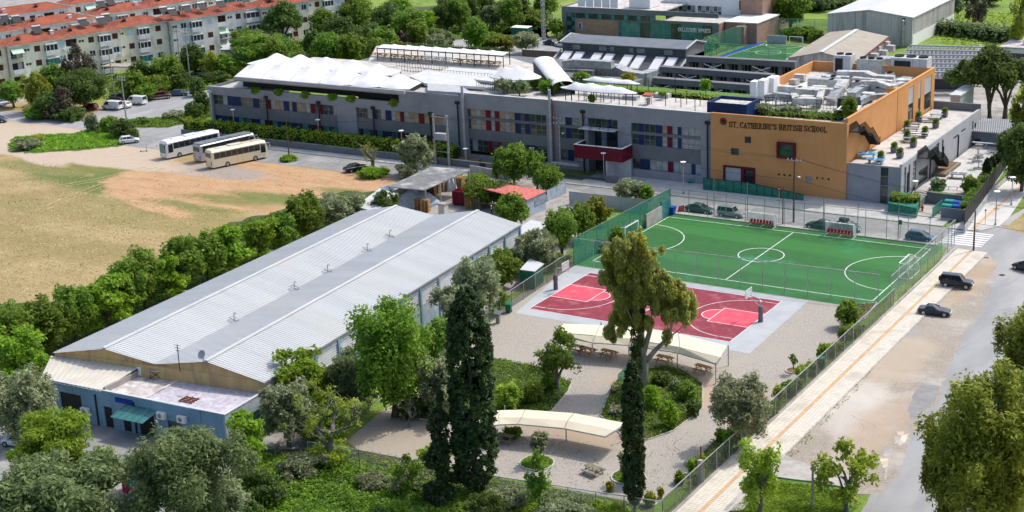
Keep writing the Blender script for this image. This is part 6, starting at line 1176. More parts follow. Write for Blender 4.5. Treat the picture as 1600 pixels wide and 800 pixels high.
p, r = q4[1], q4[2]; d_ = (r-p).normalized(); MB().bar(p+d_*2.2+Vector((-.17,.1,-1.2)), p+d_*6+Vector((-.17,.1,-1.2)), .1, .9).build('window', 'glass_pale', rs)
panel_fence('sheet_fence', 'ribbed grey sheet fence along the street behind the pitch net', [W(891,318)[:2], W(890,319)[:2], W(1012,333)[:2]][1:], 2.1, 'light_grey', 'metal_grey', 2.4)
panel_fence('sliding_gate', 'pale blue sliding gate between the red roofed shed and the street tree', [W(855,315)[:2], W(884,302)[:2]], 1.9, 'blue_wall_light', 'metal_grey', 2.6, cat='gate')
wl = thing('yard_wall', 'low pale wall behind the shelter along the street', 'wall', W(735,270)); a = Vector(W(735,270)); b = Vector(W(800,282)); MB().bar((0,0,.7), (b.x-a.x,b.y-a.y,.7), .2, 1.4).build('wall_body', 'concrete', wl)
box('chimney_body', 0, 1.1, 0, 1.1, 0, 2.6, 'pale_grey', thing('vent_block', 'small pale square vent block behind the warehouse valley', 'vent', W(686,345))); MB().box(-.12,1.22,-.12,1.22,2.6,2.8).build('cap', 'concrete', [o for o in COL.objects if o.name == 'vent_block'][0])
ws = thing('white_shed', 'white metal roof of a low shed between warehouse and fence', 'shed', (0,0,0)); z=2.6; q4 = [Vector(W(*p,z)) for p in ((800,362),(828,369),(858,350),(830,343))]; o = Vector((q4[1].x,q4[1].y,0)); ws.location = o; q4 = [v-o for v in q4]; MB().slab(q4,.12).build('roof','roof_sheet',ws); MB().slab([(v.x*.95-.1,v.y*.95,z-.13) for v in q4],2.4).build('wall','concrete',ws)
ws = thing('white_shed', 'white shed roof half hidden by trees near the court corner', 'shed', (0,0,0)); z=2.6; q4 = [Vector(W(*p,z)) for p in ((812,421),(835,424),(850,412),(828,404))]; o = Vector((q4[1].x,q4[1].y,0)); ws.location = o; q4 = [v-o for v in q4]; MB().slab(q4,.12).build('roof','roof_sheet',ws); MB().slab([(v.x*.95-.1,v.y*.95,z-.13) for v in q4],2.4).build('wall','green_plastic',ws)
# VEHICLES
def carpaint(name, c):
 m, t = newmat(name); b = t.bsdf(); t.put(b.inputs['Base Color'], c); b.inputs['Roughness'].default_value = .35; b.inputs['Coat Weight'].default_value = .35; b.inputs['Coat Roughness'].default_value = .08; b.inputs['Metallic'].default_value = .15; return name
for n_, c in (('paint_navy',(.008,.014,.03)),('paint_green',(.012,.05,.05)),('paint_silvergreen',(.22,.27,.26)),('paint_blue',(.015,.07,.16)),('paint_black',(.01,.011,.014)),('paint_white',(.72,.73,.74)),('paint_red',(.25,.012,.02)),('paint_maroon',(.1,.012,.02)),('paint_slate',(.04,.075,.12)),('paint_silver',(.4,.42,.44)),('paint_cream',(.7,.62,.44)),('paint_beige',(.42,.4,.36))): carpaint(n_, c)
STY = {  # body: (x frac, half width frac, z bottom, z top); cabin: base x0,x1, roof x0,x1, height
'hatch': (4.0,1.72,[(-.5,.78,.35,.75),(-.47,.95,.25,.9),(-.3,1,.2,.92),(.1,1,.2,.92),(.3,.98,.2,.86),(.44,.9,.22,.74),(.5,.74,.3,.6)], (-.47,.27,-.36,.06,1.48)),
'sedan': (4.6,1.78,[(-.5,.78,.38,.8),(-.47,.94,.26,.92),(-.3,1,.2,.93),(.1,1,.2,.92),(.3,.98,.2,.86),(.45,.9,.24,.74),(.5,.74,.3,.6)], (-.36,.24,-.2,.06,1.42)),
'suv': (4.1,1.75,[(-.5,.9,.5,.95),(-.48,.97,.4,1.02),(-.3,1,.34,1.04),(.15,1,.34,1.04),(.34,.98,.34,1.0),(.46,.94,.38,.92),(.5,.84,.45,.8)], (-.49,.22,-.46,.1,1.75)),
'roadster': (4.0,1.72,[(-.5,.72,.36,.68),(-.46,.92,.24,.82),(-.3,1,.18,.84),(.1,.98,.18,.8),(.3,.98,.18,.74),(.44,.88,.2,.62),(.5,.66,.26,.5)], (-.3,.14,-.2,-.02,1.22)),
'van': (4.8,1.9,[(-.5,.94,.35,1.1),(-.48,.99,.3,1.15),(-.2,1,.26,1.15),(.22,1,.26,1.12),(.38,.97,.28,1.0),(.46,.9,.3,.86),(.5,.78,.36,.7)], (-.49,.38,-.47,.22,1.95)),
}
def car(style, paint, label, rear, front, roof=None, fixlen=None, name='parked_car', cat='car', lower=None):
 L, Wd, st, cb = STY[style]; a = Vector(W(*rear)); b = Vector(W(*front)); c = (a+b)/2; rz = atan2(b.y-a.y, b.x-a.x)
 t = thing(name, label, cat, (c.x,c.y,.03), rz); hw = Wd/2; mb = MB(); N = 10; rows = []
 for x, w, z0, z1 in st:
  x *= L; w *= hw; zm = (z0+z1)/2; rows.append([(x,-w*.82,z0),(x,-w*.97,z0+.12),(x,-w,zm),(x,-w*.96,z1-.08),(x,-w*.84,z1),(x,w*.84,z1),(x,w*.96,z1-.08),(x,w,zm),(x,w*.97,z0+.12),(x,w*.82,z0)])
 for r in rows: mb.v += r
 for i in range(len(rows)-1):
  for j in range(N): mb.f.append((i*N+j, (i+1)*N+j, (i+1)*N+(j+1)%N, i*N+(j+1)%N))
 mb.f.append(tuple(range(N))); mb.f.append(tuple((len(rows)-1)*N+j for j in range(N-1,-1,-1))); body = mb.build('body', paint, t)
 x0, x1, r0, r1, H = cb; zb = st[3][3]-.03; g0 = hw*.86; g1 = hw*.68 if style != 'van' else hw*.8
 lo = [(x0*L,-g0*.96,zb),(x1*L,-g0*.9,zb-.04),(x1*L,g0*.9,zb-.04),(x0*L,g0*.96,zb)]; hi = [(r0*L,-g1,H-.06),(r1*L,-g1,H-.07),(r1*L,g1,H-.07),(r0*L,g1,H-.06)]
 MB().hexa(lo, hi).build('windows', 'glass_car', t)
 e = .03; MB().hexa([(r0*L-e,-g1-e,H-.065),(r1*L+e,-g1-e,H-.075),(r1*L+e,g1+e,H-.075),(r0*L-e,g1+e,H-.065)], [(r0*L+.12,-g1+.1,H),(r1*L-.1,-g1+.1,H),(r1*L-.1,g1-.1,H),(r0*L+.12,g1-.1,H)]).build('roof', roof or paint, t)
 mb = MB()
 for s in (-1,1):
  mb.bar((x1*L,s*g0*.9,zb-.02),(r1*L,s*g1,H-.06),.07); mb.bar((x0*L,s*g0*.96,zb),(r0*L,s*g1,H-.06),.1,.12)
  m_ = (r0+r1)/2+.02; mb.bar((m_*L,s*g0*.945,zb),(m_*L,s*(g1+.01),H-.06),.08)
  if style in ('hatch','suv'): mb.bar(((x0*.6+m_*.4)*L,s*g0*.955,zb),((r0*.6+m_*.4)*L,s*(g1+.01),H-.06),.07)
 mb.build('pillar', roof or paint, t)
 if style == 'van':
  for s in (-1,1): MB().hexa([(x0*L+.1,s*(g0*.97)-.01,zb),(.08*L,s*(g0*.97)-.01,zb),(.08*L,s*(g0*.97)+.01,zb),(x0*L+.1,s*g0*.97+.01,zb)], [(r0*L+.05,s*(g1+.01)-.01,H-.07),(.06*L,s*(g1+.01)-.01,H-.07),(.06*L,s*(g1+.01)+.01,H-.07),(r0*L+.05,s*(g1+.01)+.01,H-.07)]).build('side_panel', paint, t)
 wr = .33 if style != 'suv' else .37
 for sx_ in (-.31, .32):
  for s in (-1, 1):
   y = s*(hw-.1); w = MB().tube([(sx_*L,y-.11,wr),(sx_*L,y+.11,wr)], wr, 14).build('wheel', 'rubber', t); MB().tube([(sx_*L,y+s*.1,wr),(sx_*L,y+s*.125,wr)], wr*.62, 10).build('rim', 'galvanised', w)
 for s in (-1, 1):
  MB().box(st[-1][0]*L-.12, st[-1][0]*L+.0, s*hw*.62-.17, s*hw*.62+.17, st[-1][3]-.12, st[-1][3]+.06).build('headlight', 'pale_grey', t); MB().box(-.5*L-.02, -.5*L+.06, s*hw*.66-.12, s*hw*.66+.12, st[0][3]-.2, st[0][3]+.0).build('tail_light', 'plastic_red', t); MB().box(x1*L-.35, x1*L-.15, s*(hw+.05)-.09, s*(hw+.05)+.09, zb+.02, zb+.16).build('mirror', paint, t)
 for x in (-.5*L-.045, .5*L-.02): MB().box(x,x+.065,-.26,.26,.42,.54).build('number_plate', 'white_paint', t)
 mb = MB()
 for s in (-1,1):
  for x in (x0*L+.55 if style != 'van' else .02*L, (x0+x1)/2*L+.1, x1*L-.05): mb.box(x-.012,x+.012,s*hw*.99-.012,s*hw*.99+.012,.4,zb-.02)
  mb.box((x0+x1)/2*L-.25,(x0+x1)/2*L-.05,s*hw-.01,s*hw+.02,zb-.2,zb-.16)
 mb.build('door_seam', 'metal_dark', t)
 if lower: MB().box(-.46*L,.46*L,-hw*1.01,hw*1.01,.36,.56).build('lower_trim', lower, t)
 return t
car('roadster','paint_navy','dark navy soft top roadster parked on the gravel strip beside the long pavement',(1438,489),(1483,493.5),roof='paint_black')
s_ = car('suv','paint_navy','dark navy small off-roader parked on the gravel strip, farther of the two cars',(1476,446.5),(1514,450.5)); MB().tube([(-2.12,-.0,.95),(-2.3,0,.95)], .34, 14).build('spare_wheel', 'rubber', s_)
car('hatch','paint_blue','blue hatchback at the kerb beside the zebra crossing',(1419,374),(1456,378.5)); car('sedan','paint_green','dark green car at the kerb just left of the right dugout',(1302,361),(1264,355)); s_ = car('hatch','paint_green','dark green car with a roof box half hidden behind the right dugout',(1306,358),(1344,364))
MB().box(-1.3,.0,-.4,.4,1.5,1.85).build('roof_box', 'metal_dark', s_)
car('suv','paint_silvergreen','silver green off-roader at the kerb left of the left dugout',(1123,337),(1162,342)); car('sedan','paint_green','dark green saloon at the far left kerb beside the pitch',(1073,329),(1114,335))
car('sedan','paint_black','black saloon parked on the orange dirt beside the bare tree',(541,270),(573,264)); car('hatch','paint_white','white hatchback parked at the end of the grass island',(188,225),(217,222)); car('hatch','paint_slate','blue grey car on the road at the left edge',(-14,191),(10,191))
car('van','paint_white','white van parked in front, nearest the leaning pole',(192,172),(160,170),name='parked_van',cat='van'); car('van','paint_white','white van behind the leaning pole with its rear to the right',(228,164),(200,162),name='parked_van',cat='van'); car('hatch','paint_white','white car half hidden behind the pole between the two vans',(200,169),(188,167))
car('hatch','paint_red','red car under the big round tree',(152,172),(128,171)); car('sedan','paint_navy','dark blue car between the round tree and the vans',(190,158),(173,154)); s_ = car('suv','paint_maroon','maroon and beige off-roader in the left car park',(240,156),(266,153),lower='paint_beige')
car('sedan','paint_slate','grey blue saloon beside the maroon off-roader',(268,150),(289,149)); car('sedan','paint_black','black car in the shade by the trees above the car park',(303,124),(322,121)); car('hatch','paint_slate','dark grey car behind the black one in the shade',(310,119),(325,117))
lumps('covered_car', 'parked car under a pale grey blue cover beside the school corner', 'covered car', 306,146,2.6,1.2,1.5,'tarp',4,.3)
car('hatch','paint_white','white car by the blue office, half hidden under the bright tree',(50,698),(13,694)); car('sedan','paint_navy','blue car parked beyond the brick wall left of the dark hall',(868,71),(853,69)); car('hatch','paint_white','white car beside the blue one beyond the brick wall',(884,74),(871,72)); car('hatch','paint_navy','dark car on the road at the right edge of the view',(1612,425),(1597,421))
def bus(paint, label, rear_r, front_r, L=12.0, Wd=2.55, H=3.5, lower=None, roof=None):
 """points: bottom corners of the side that faces the camera (rear, front)"""
 a = Vector(W(*rear_r)); b = Vector(W(*front_r)); d = (b-a).normalized(); n = Vector((-d.y,d.x,0)); side = 1 if n.dot(Vector((0,0,0))-a) < 0 else -1
 c = a+d*L/2+n*Wd/2*side; rz = atan2(d.y, d.x); t = thing('coach', label, 'coach', (c.x,c.y,0), rz); hw = Wd/2
 mb = MB(); sec = []
 for x, ins, zt in ((-L/2,.12,-.25),(-L/2+.15,.02,-.05),(-L/2+1,0,0),(L/2-1.2,0,0),(L/2-.35,.03,-.08),(L/2,.2,-.5)):
  w = hw-ins; sec.append([(x,-w,.35),(x,-w,H-.35+zt),(x,-w+.3,H+zt),(x,w-.3,H+zt),(x,w,H-.35+zt),(x,w,.35)])
 for s in sec: mb.v += s
 for i in range(len(sec)-1):
  for j in range(6): mb.f.append((i*6+j,(i+1)*6+j,(i+1)*6+(j+1)%6,i*6+(j+1)%6))
 mb.f.append(tuple(range(6))); mb.f.append(tuple(30+j for j in range(5,-1,-1))); mb.build('body', paint, t)
 nW = 8
 for s in (-1,1):
  for k in range(nW): x0 = -L/2+.55+(L-2.1)*k/nW; x1 = -L/2+.55+(L-2.1)*(k+1)/nW-.04; y = s*(hw+.012); MB().box(x0,x1,min(y,y-s*.03),max(y,y-s*.03),1.85,2.95).build('side_window', 'glass_car', t)
  MB().hexa([(L/2-1.45,s*(hw-.02),1.3),(L/2-.42,s*(hw-.02),1.3),(L/2-.42,s*(hw+.015),1.3),(L/2-1.45,s*(hw+.015),1.3)], [(L/2-1.45,s*(hw-.02),2.9),(L/2-.5,s*(hw-.02),2.8),(L/2-.5,s*(hw+.015),2.8),(L/2-1.45,s*(hw+.015),2.9)]).build('front_side_window', 'glass_car', t)
  MB().tube([(L/2-.1,s*(hw-.1),2.95),(L/2+.35,s*(hw+.12),2.9),(L/2+.4,s*(hw+.15),2.3)], [.05,.06,.13], 6).build('mirror', paint if s < 0 else 'metal_dark', t)
  for x in (-L/2+3.1, L/2-2.7):
   w = MB().tube([(x,s*(hw-.28),.5),(x,s*(hw+.02),.5)], .5, 18).build('wheel', 'rubber', t); MB().tube([(x,s*(hw+.02),.5),(x,s*(hw+.045),.5)], .3, 12).build('rim', 'galvanised', w)
  MB().box(-L/2+5.2,-L/2+5.22,s*hw-.004 if s < 0 else hw-.02,s*hw+.02 if s < 0 else hw+.004,.45,1.8).box(-L/2+6.3,-L/2+6.32,s*hw-.004 if s < 0 else hw-.02,s*hw+.02 if s < 0 else hw+.004,.45,1.8).build('panel_joint', 'metal_dark', t)
 MB().hexa([(L/2+.0,-hw+.25,1.15),(L/2+.05,-hw+.25,1.15),(L/2+.05,hw-.25,1.15),(L/2+.0,hw-.25,1.15)], [(L/2-.06,-hw+.3,2.9),(L/2+.03,-hw+.3,2.9),(L/2+.03,hw-.3,2.9),(L/2-.06,hw-.3,2.9)]).build('windscreen', 'glass_teal', t)
 MB().box(-L/2-.03,-L/2+.1,-hw+.3,hw-.3,2.1,2.95).build('rear_window', 'glass_car', t)
 MB().box(-L/2-.03,-L/2,-hw+.25,hw-.25,.55,.9).build('rear_bumper', lower or paint, t); MB().box(-1.5,1.2,-.8,.8,H,H+.16).build('roof_unit', roof or paint, t); MB().box(3.2,4.0,-.4,.4,H-.02,H+.1).build('roof_hatch', roof or paint, t); MB().box(-4.2,-3.4,-.4,.4,H-.02,H+.1).build('roof_hatch', roof or paint, t)
 for s in (-1,1): MB().box(L/2-.03,L/2+.03,s*.85-.2,s*.85+.2,.6,.85).build('headlight', 'pale_grey', t); MB().box(-L/2-.05,-L/2+.02,s*1.0-.1,s*1.0+.1,.8,1.4).build('tail_light', 'plastic_red', t)
 MB().box(-L/2-.045,-L/2-.0,-.26,.26,.95,1.07).build('number_plate', 'white_paint', t)
 return t
bus('paint_white','white coach parked on the dirt with its windscreen towards the field',(346,231),(259,251)); bus('paint_silver','silver and dark blue coach parked between the white and cream ones',(315,255.5),(388,238),roof='slate_blue_roof',L=12.5); cb_ = bus('paint_cream','cream coach parked nearest, its rear towards the field',(332.5,265.6),(412.5,248.7),L=11.6)
mb_ = [o for o in COL.objects if o.name.startswith('coach')][1]; MB().box(-6.1,5.4,-1.1,1.1,3.44,3.56).build('roof_panel', 'slate_blue_roof', mb_)
for s in (-1,1): MB().box(-6.0,5.0,s*1.29-.012,s*1.29+.012,2.96,3.12).build('roof_band', 'paint_navy', mb_)
a = Vector(W(706,78)); t = thing('motorhome', 'white motorhome parked beyond the long rear awning', 'motorhome', (a.x-3.5,a.y,0), -.1); MB().box(-3.2,1.8,-1.1,1.1,.5,2.9).build('body', 'paint_white', t); MB().hexa([(1.8,-1.05,.45),(3.7,-.95,.45),(3.7,.95,.45),(1.8,1.05,.45)], [(1.8,-1.05,2.9),(2.4,-.9,2.75),(2.4,.9,2.75),(1.8,1.05,2.9)]).build('cab', 'paint_white', t)
MB().hexa([(2.62,-.85,1.4),(3.15,-.85,1.4),(3.15,.85,1.4),(2.62,.85,1.4)], [(2.2,-.8,2.3),(2.65,-.8,2.3),(2.65,.8,2.3),(2.2,.8,2.3)]).build('windscreen', 'glass_car', t)
for k in range(3): MB().box(-2.6+k*1.4,-1.9+k*1.4,-1.13,-1.1,1.6,2.1).build('window', 'glass_car', t)
for x in (-1.8, 2.5):
 for s in (-1,1): MB().tube([(x,s*1.0-.1,.36),(x,s*1.0+.1,.36)], .36, 12).build('wheel', 'rubber', t)
t = thing('kick_scooter', 'black electric scooter standing on the pale track near the white coach', 'scooter', W(225,237), .6); MB().bar((-.5,0,.14),(.45,0,.14),.16,.05).build('deck', 'metal_dark', t); MB().bar((.45,0,.14),(.55,0,1.15),.06).bar((.55,-.28,1.15),(.55,.28,1.15),.05).build('handlebar', 'metal_dark', t)
for x in (-.6,.55): MB().tube([(x,-.03,.13),(x,.03,.13)], .13, 10).build('wheel', 'rubber', t)
t = thing('traffic_cone', 'red traffic cone by the road beside the end of the hedge wall', 'cone', W(297,207)); MB().box(-.25,.25,-.25,.25,0,.06).build('base', 'plastic_red', t); MB().lathe((0,0,.06), [(.2,0),(.04,1.0)], 10).build('cone', 'plastic_red', t)
t = thing('play_tunnel', 'magenta and blue children play frame half hidden by the big olive', 'play frame', W(224,768), .4)
MB().box(-1.6,-1.3,-1.2,1.2,0,2.6).box(1.3,1.6,-1.2,1.2,0,2.6).build('side_panel', 'magenta', t); MB().box(-1.6,1.6,-1.2,1.2,2.6,3.0).build('top_panel', 'magenta', t); MB().box(-1.29,1.29,-.9,.9,1.0,1.6).build('deck', 'teal_plastic', t)
# STREET FURNITURE
def lamp(label, px, pb, pt, name='street_lamp', arm=1.0):
 x, y, _ = W(px, pb); h = max(2.5, hgt(x, y, pt)); t = thing(name, label, 'street lamp', (x,y,.14), group=None); MB().tube([(0,0,0),(0,0,h-.15)], [.09,.06], 8).build('pole', 'galvanised', t)
 MB().lathe((0,0,h-.2), [(.08,0),(.45,.1),(.48,.2),(.1,.28)], 12).build('lamp_head', 'white_paint', t); MB().cyl((0,0),.16,0,.3,8).build('base', 'metal_grey', t); return t
for a in (('street lamp on the pavement behind the coaches',368,217,172),('street lamp by the hedge wall right of the coaches',500,232,188),('street lamp hidden behind the olive in front of the hedge',630,254,205),('street lamp right of the twin pole frame',729,262,233),('street lamp below the crimson balcony',944,282,240),('street lamp in front of the grey facade near its right end',1068,304,254),('street lamp at the steps below the low wing',1429,312,284),('street lamp on the corner pavement by the crossing',1555,353,300),('street lamp farther up the sloping pavement',1580,322,278)): lamp(*a)
POLES = {}
def pole(key, label, px, pb, pt, mt='concrete_pole', r=.16, arms=(), lean=0.0, lampside=0, name='utility_pole'):
 x, y, _ = W(px, pb); h = hgt(x, y, pt); t = thing(name, label, 'utility pole', (x,y,0)); MB().tube([(0,0,0),(lean*h,0,h)], [r, r*.62], 10).build('pole', mt, t)
 for k, z in enumerate(arms):
  a = MB().bar((-1.1,-.1,h-z),(1.1,-.1,h-z),.1).build('crossarm', 'metal_grey', t)
  for s in (-1,-.4,.4,1): MB().lathe((s,-.1,h-z+.05), [(.06,0),(.09,.08),(.05,.22),(.08,.26),(.02,.32)], 8).build('insulator', 'pale_grey', a)
 if lampside: MB().tube([(0,0,h*.62),(.8*lampside,-.3,h*.72)], .04, 6).build('lamp_arm', 'metal_grey', t); MB().lathe((.9*lampside,-.35,h*.71), [(.1,0),(.22,.06),(.2,.14),(.03,.18)], 10).build('lamp_head', 'white_paint', t)
 POLES[key] = Vector((x+lean*h, y, h)); return t
pole('a','concrete utility pole rising behind the round tree at the car park',178,147,70,arms=(.5,)); pole('b','leaning concrete pole in front of the white vans',198,192,118,arms=(.4,1.0)); pole('c','left pole of the tall pair before the apartments',284,122,46,arms=(.5,)); pole('d','right pole of the tall pair before the apartments',297,125,44,arms=(.4,1.2)); pole('e','slim pole in the woodland left of the rear terrace',491,84,35); pole('f','slender pole beside the hedge of the rear lot',742,62,26,arms=(.3,)); pole('g','dark wooden pole in its own clump of grass by the road',452,247,183,'wood_pole',.13)
pole('h','tall pale pole with lamp beside the entrance balcony',876,268,183,'galvanised',.17,arms=(.3,1.2),lampside=1); pole('i','dark wooden utility pole in front of the red framed window',1240,347,246,'wood_pole',.16,arms=(.5,),lampside=1); pole('j','thin dark post beside the wooden utility pole',1223,352,292,'wood_pole',.1); pole('k','dark wooden pole at the corner of the crossing',1521,393,329,'wood_pole',.14); pole('l','grey wooden post on the grass at the bottom right',1269,792,724,'concrete_pole',.15)
pole('m','lattice pylon like mast left of the showroom',850,62,-10,'galvanised',.3); pole('n','slim post near the left end of the woodland wall',381,110,78,'concrete_pole',.1); pole('q','thin brown post behind the clump under the tall pair',395,72,30,'wood_pole',.12)
t = [o for o in COL.objects if o.name.startswith('utility_pole')][12]; mb = MB()
for k in range(14): mb.bar((-.5,0,k*1.3),(.5,0,k*1.3+1.2),.08); mb.bar((.5,0,k*1.3),(-.5,0,k*1.3+1.2),.08)
mb.bar((-.55,0,0),(-.55,0,18),.12).bar((.55,0,0),(.55,0,18),.12).build('lattice', 'galvanised', t)
xa_, ya_, _ = W(681,258); xb_, yb_, _ = W(702,261); h = hgt(xa_, ya_, 178); t = thing('twin_pole_frame', 'twin pale concrete poles joined by steel bars in front of the hedge', 'pole frame', (xa_,ya_,0)); dx, dy = xb_-xa_, yb_-ya_
for u in (0,1): MB().tube([(dx*u,dy*u,0),(dx*u,dy*u,h)], [.24,.17], 10).build('pole', 'concrete_pole', t)
for z in (h*.28,h*.5,h*.95): MB().bar((-.4,0,z),(dx+.4,dy,z),.14).build('crossbar', 'metal_grey', t)
for x in (-.3,.6,dx-.4,dx+.5): MB().bar((x,0,h*.95),(x+.3,-.6,h*1.02),.06).build('bracket', 'galvanised', t)
MB().box(.4,dx-.4,-.5,.4,h*.52,h*.64).build('platform', 'light_grey', t)
POLES['o'] = Vector((xb_,yb_,h*.97)); POLES['p'] = Vector((xa_,ya_,h*.97))
def wire(label, a, b, sag=.8, dz=0.0, off=0.0, r=.022):
 a = Vector(a)+Vector((0,off,dz)); b = Vector(b)+Vector((0,off,dz)); t = thing('power_line', label, 'cable', a); n = 14
 MB().tube([(b-a)*(i/n)-Vector((0,0,sag*4*(i/n)*(1-i/n))) for i in range(n+1)], r, 4).build('cable', 'metal_dark', t)
far_r = Vector(W(1640,330,9)); wire('sagging cable from the wooden utility pole to the right edge', POLES['i'], far_r, .8, -3.2); wire('upper cable across the orange facade to the right', POLES['i'], far_r, .9); wire('second upper cable across the orange facade to the right', POLES['i'], far_r, 1.1, -.3, .8)
wire('upper cable from the entrance pole to the wooden utility pole', POLES['h'], POLES['i'], .9); wire('second cable from the entrance pole to the wooden utility pole', POLES['h'], POLES['i'], 1.1, -.4, .8); wire('low cable from the entrance pole to the wooden utility pole', POLES['h'], POLES['i'], 1.0, -3.4)
wire('cable from the twin pole frame to the entrance pole', POLES['o'], POLES['h'], .9); wire('second cable from the twin pole frame to the entrance pole', POLES['o'], POLES['h'], 1.1, -.5, .8); wire('cable from the clump pole to the twin pole frame', POLES['g'], POLES['p'], 1.0)
t = thing('parking_sign', 'small blue and white sign on a post by the hedge wall', 'sign', W(428,222)); MB().cyl((0,0),.04,0,2.6,6).build('post', 'galvanised', t); box('plate', -.35, .35, -.06, -.04, 1.9, 2.7, 'glass_pale', t)
t = thing('street_sign', 'dark green sign plate on a slim post at the pitch kerb', 'sign', W(1406,375)); MB().cyl((0,0),.045,0,3.0,6).build('post', 'galvanised', t); box('plate', -.25, .25, -.06, -.04, 2.3, 3.0, 'green_plastic', t)
t = thing('round_sign', 'small red and white sign on a post beside the thin dark post', 'sign', W(1217,349)); MB().cyl((0,0),.05,0,5.6,6).build('post', 'galvanised', t); MB().tube([(0,-.06,5.4),(0,-.03,5.4)], .32, 16).build('plate', 'plastic_red', t); box('plate_band', -.2, .2, -.075, -.062, 5.35, 5.45, 'white_paint', t)
t = thing('corner_sign', 'red topped sign post on the corner pavement', 'sign', W(1539,352)); MB().cyl((0,0),.04,0,2.4,6).build('post', 'galvanised', t); MB().tube([(0,-.05,2.3),(0,-.02,2.3)], .15, 14).build('plate', 'plastic_red', t)
t = thing('moped', 'teal moped parked on the pavement in front of the grey facade', 'moped', W(1083,287), .5); MB().hexa([(-.7,-.15,.35),(.3,-.12,.3),(.3,.12,.3),(-.7,.15,.35)], [(-.75,-.12,.8),(.0,-.12,.7),(.0,.12,.7),(-.75,.12,.8)]).build('body', 'teal_plastic', t); MB().bar((.35,0,.35),(.2,0,1.1),.16,.1).bar((.2,-.3,1.1),(.2,.3,1.1),.05).build('fork', 'metal_dark', t)
for x in (-.55,.55): MB().tube([(x,-.06,.25),(x,.06,.25)], .25, 12).build('wheel', 'rubber', t)
t = thing('red_barrel_sign', 'red triangular board leaning at the pitch corner by the street', 'board', W(1064,333), .5); MB().slab([(-.6,0,.1),(.6,0,.1),(.5,.3,1.2),(-.3,.3,1.0)], .08).build('board', 'plastic_red', t); MB().bar((0,.5,0),(0,.2,.9),.06).build('prop', 'metal_grey', t)
t = thing('blue_bin', 'blue plastic bin at the far left corner of the pitch', 'bin', W(1050,335)); MB().hexa([(-.4,-.4,0),(.4,-.4,0),(.4,.4,0),(-.4,.4,0)], [(-.5,-.5,1.2),(.5,-.5,1.2),(.5,.5,1.2),(-.5,.5,1.2)]).build('body', 'blue_plastic', t); box('lid', -.54, .54, -.54, .54, 1.2, 1.3, 'blue_plastic', t)
t = thing('green_container', 'bright green container by the lane left of the showroom', 'container', W(799,56)); MB().box(0,5,0,2.4,.1,2.3).build('body', 'green_plastic', t); MB().slab([(-.1,-.1,2.3),(5.1,-.1,2.3),(5.1,2.5,2.45),(-.1,2.5,2.45)], .1).build('lid', 'white_paint', t)
# SPORTS GROUND
def hoop(label, base, side):
 x, y, _ = W(*base); t = thing('basketball_hoop', label, 'basketball hoop', (x,y,.04)); MB().lathe((0,0,0), [(.3,0),(.32,.3),(.28,1.0),(.33,1.5),(.28,2.0),(.1,2.05)], 12).build('padding', 'mid_grey' if side < 0 else 'leafpad', t)
 MB().tube([(0,0,0),(0,0,2.7),(side*.3,0,3.0),(side*1.5,0,3.3)], [.11,.11,.1,.07], 8).build('pole', 'galvanised', t); x = side*1.6
 fr = MB()
 for q_ in ((-.9,.9,3.0,3.06),(-.9,.9,4.0,4.06),(-.9,-.84,3.06,4.0),(.84,.9,3.06,4.0),(-.3,.3,3.2,3.25),(-.3,.3,3.6,3.65)): fr.box(x-.03,x+.03,q_[0],q_[1],q_[2],q_[3])
 b = fr.build('backboard_frame', 'white_paint', t); box('backboard', x-.01, x+.01, -.84, .84, 3.06, 4.0, 'glass_canopy', b)
 MB().tube([(x+side*.35+.23*cos(2*pi*k/16), .23*sin(2*pi*k/16), 3.15) for k in range(17)], .02, 5, False).build('rim', 'plastic_red', t)
 mb = MB();
 for k in range(8): a = 2*pi*k/8; mb.bar((x+side*.35+.22*cos(a),.22*sin(a),3.14),(x+side*.35+.12*cos(a+.4),.12*sin(a+.4),2.75),.02)
 mb.build('net', 'white_paint', t); MB().tube([(0,0,1.9),(side*1.5,0,3.05)], .04, 6).build('strut', 'galvanised', t)
pm('leafpad', (.16,.13,.19), (.12,.1,.15), 2, .7)
hoop('basketball hoop with clear backboard at the right end of the red court', (1188.5,503), -1); hoop('basketball hoop with padded mauve post at the left end of the red court', (868.5,452.5), 1)
def goal(label, x, y, side, w=4.2, h=2.1):
 t = thing('football_goal', label, 'football goal', (x,y,.05)); fr = MB()
 for s in (-1,1): fr.bar((0,s*w/2,0),(0,s*w/2,h),.12); fr.bar((0,s*w/2,h),(side*.9,s*w/2,h*.96),.07); fr.bar((side*.9,s*w/2,h*.96),(side*1.5,s*w/2,.03),.07); fr.bar((0,s*w/2,.03),(side*1.5,s*w/2,.03),.07)
 fr.bar((0,-w/2-.06,h),(0,w/2+.06,h),.12).bar((side*1.5,-w/2,.03),(side*1.5,w/2,.03),.07).bar((side*.9,-w/2,h*.96),(side*.9,w/2,h*.96),.05).build('frame', 'white_paint', t)
 MB().add([(side*.9,-w/2,h*.95),(side*.9,w/2,h*.95),(side*1.45,w/2,.05),(side*1.45,-w/2,.05),(0,-w/2,h*.98),(0,w/2,h*.98),(0,-w/2,.05),(0,w/2,.05)], [(0,1,2,3),(0,4,5,1),(0,3,6,4),(1,5,7,2)]).build('net', 'chain_link', t)
goal('white football goal at the left end of the green pitch', FX0-.1, fm, -1); goal('white football goal at the right end beside the pavement fence', FX1+.1, fm, 1)
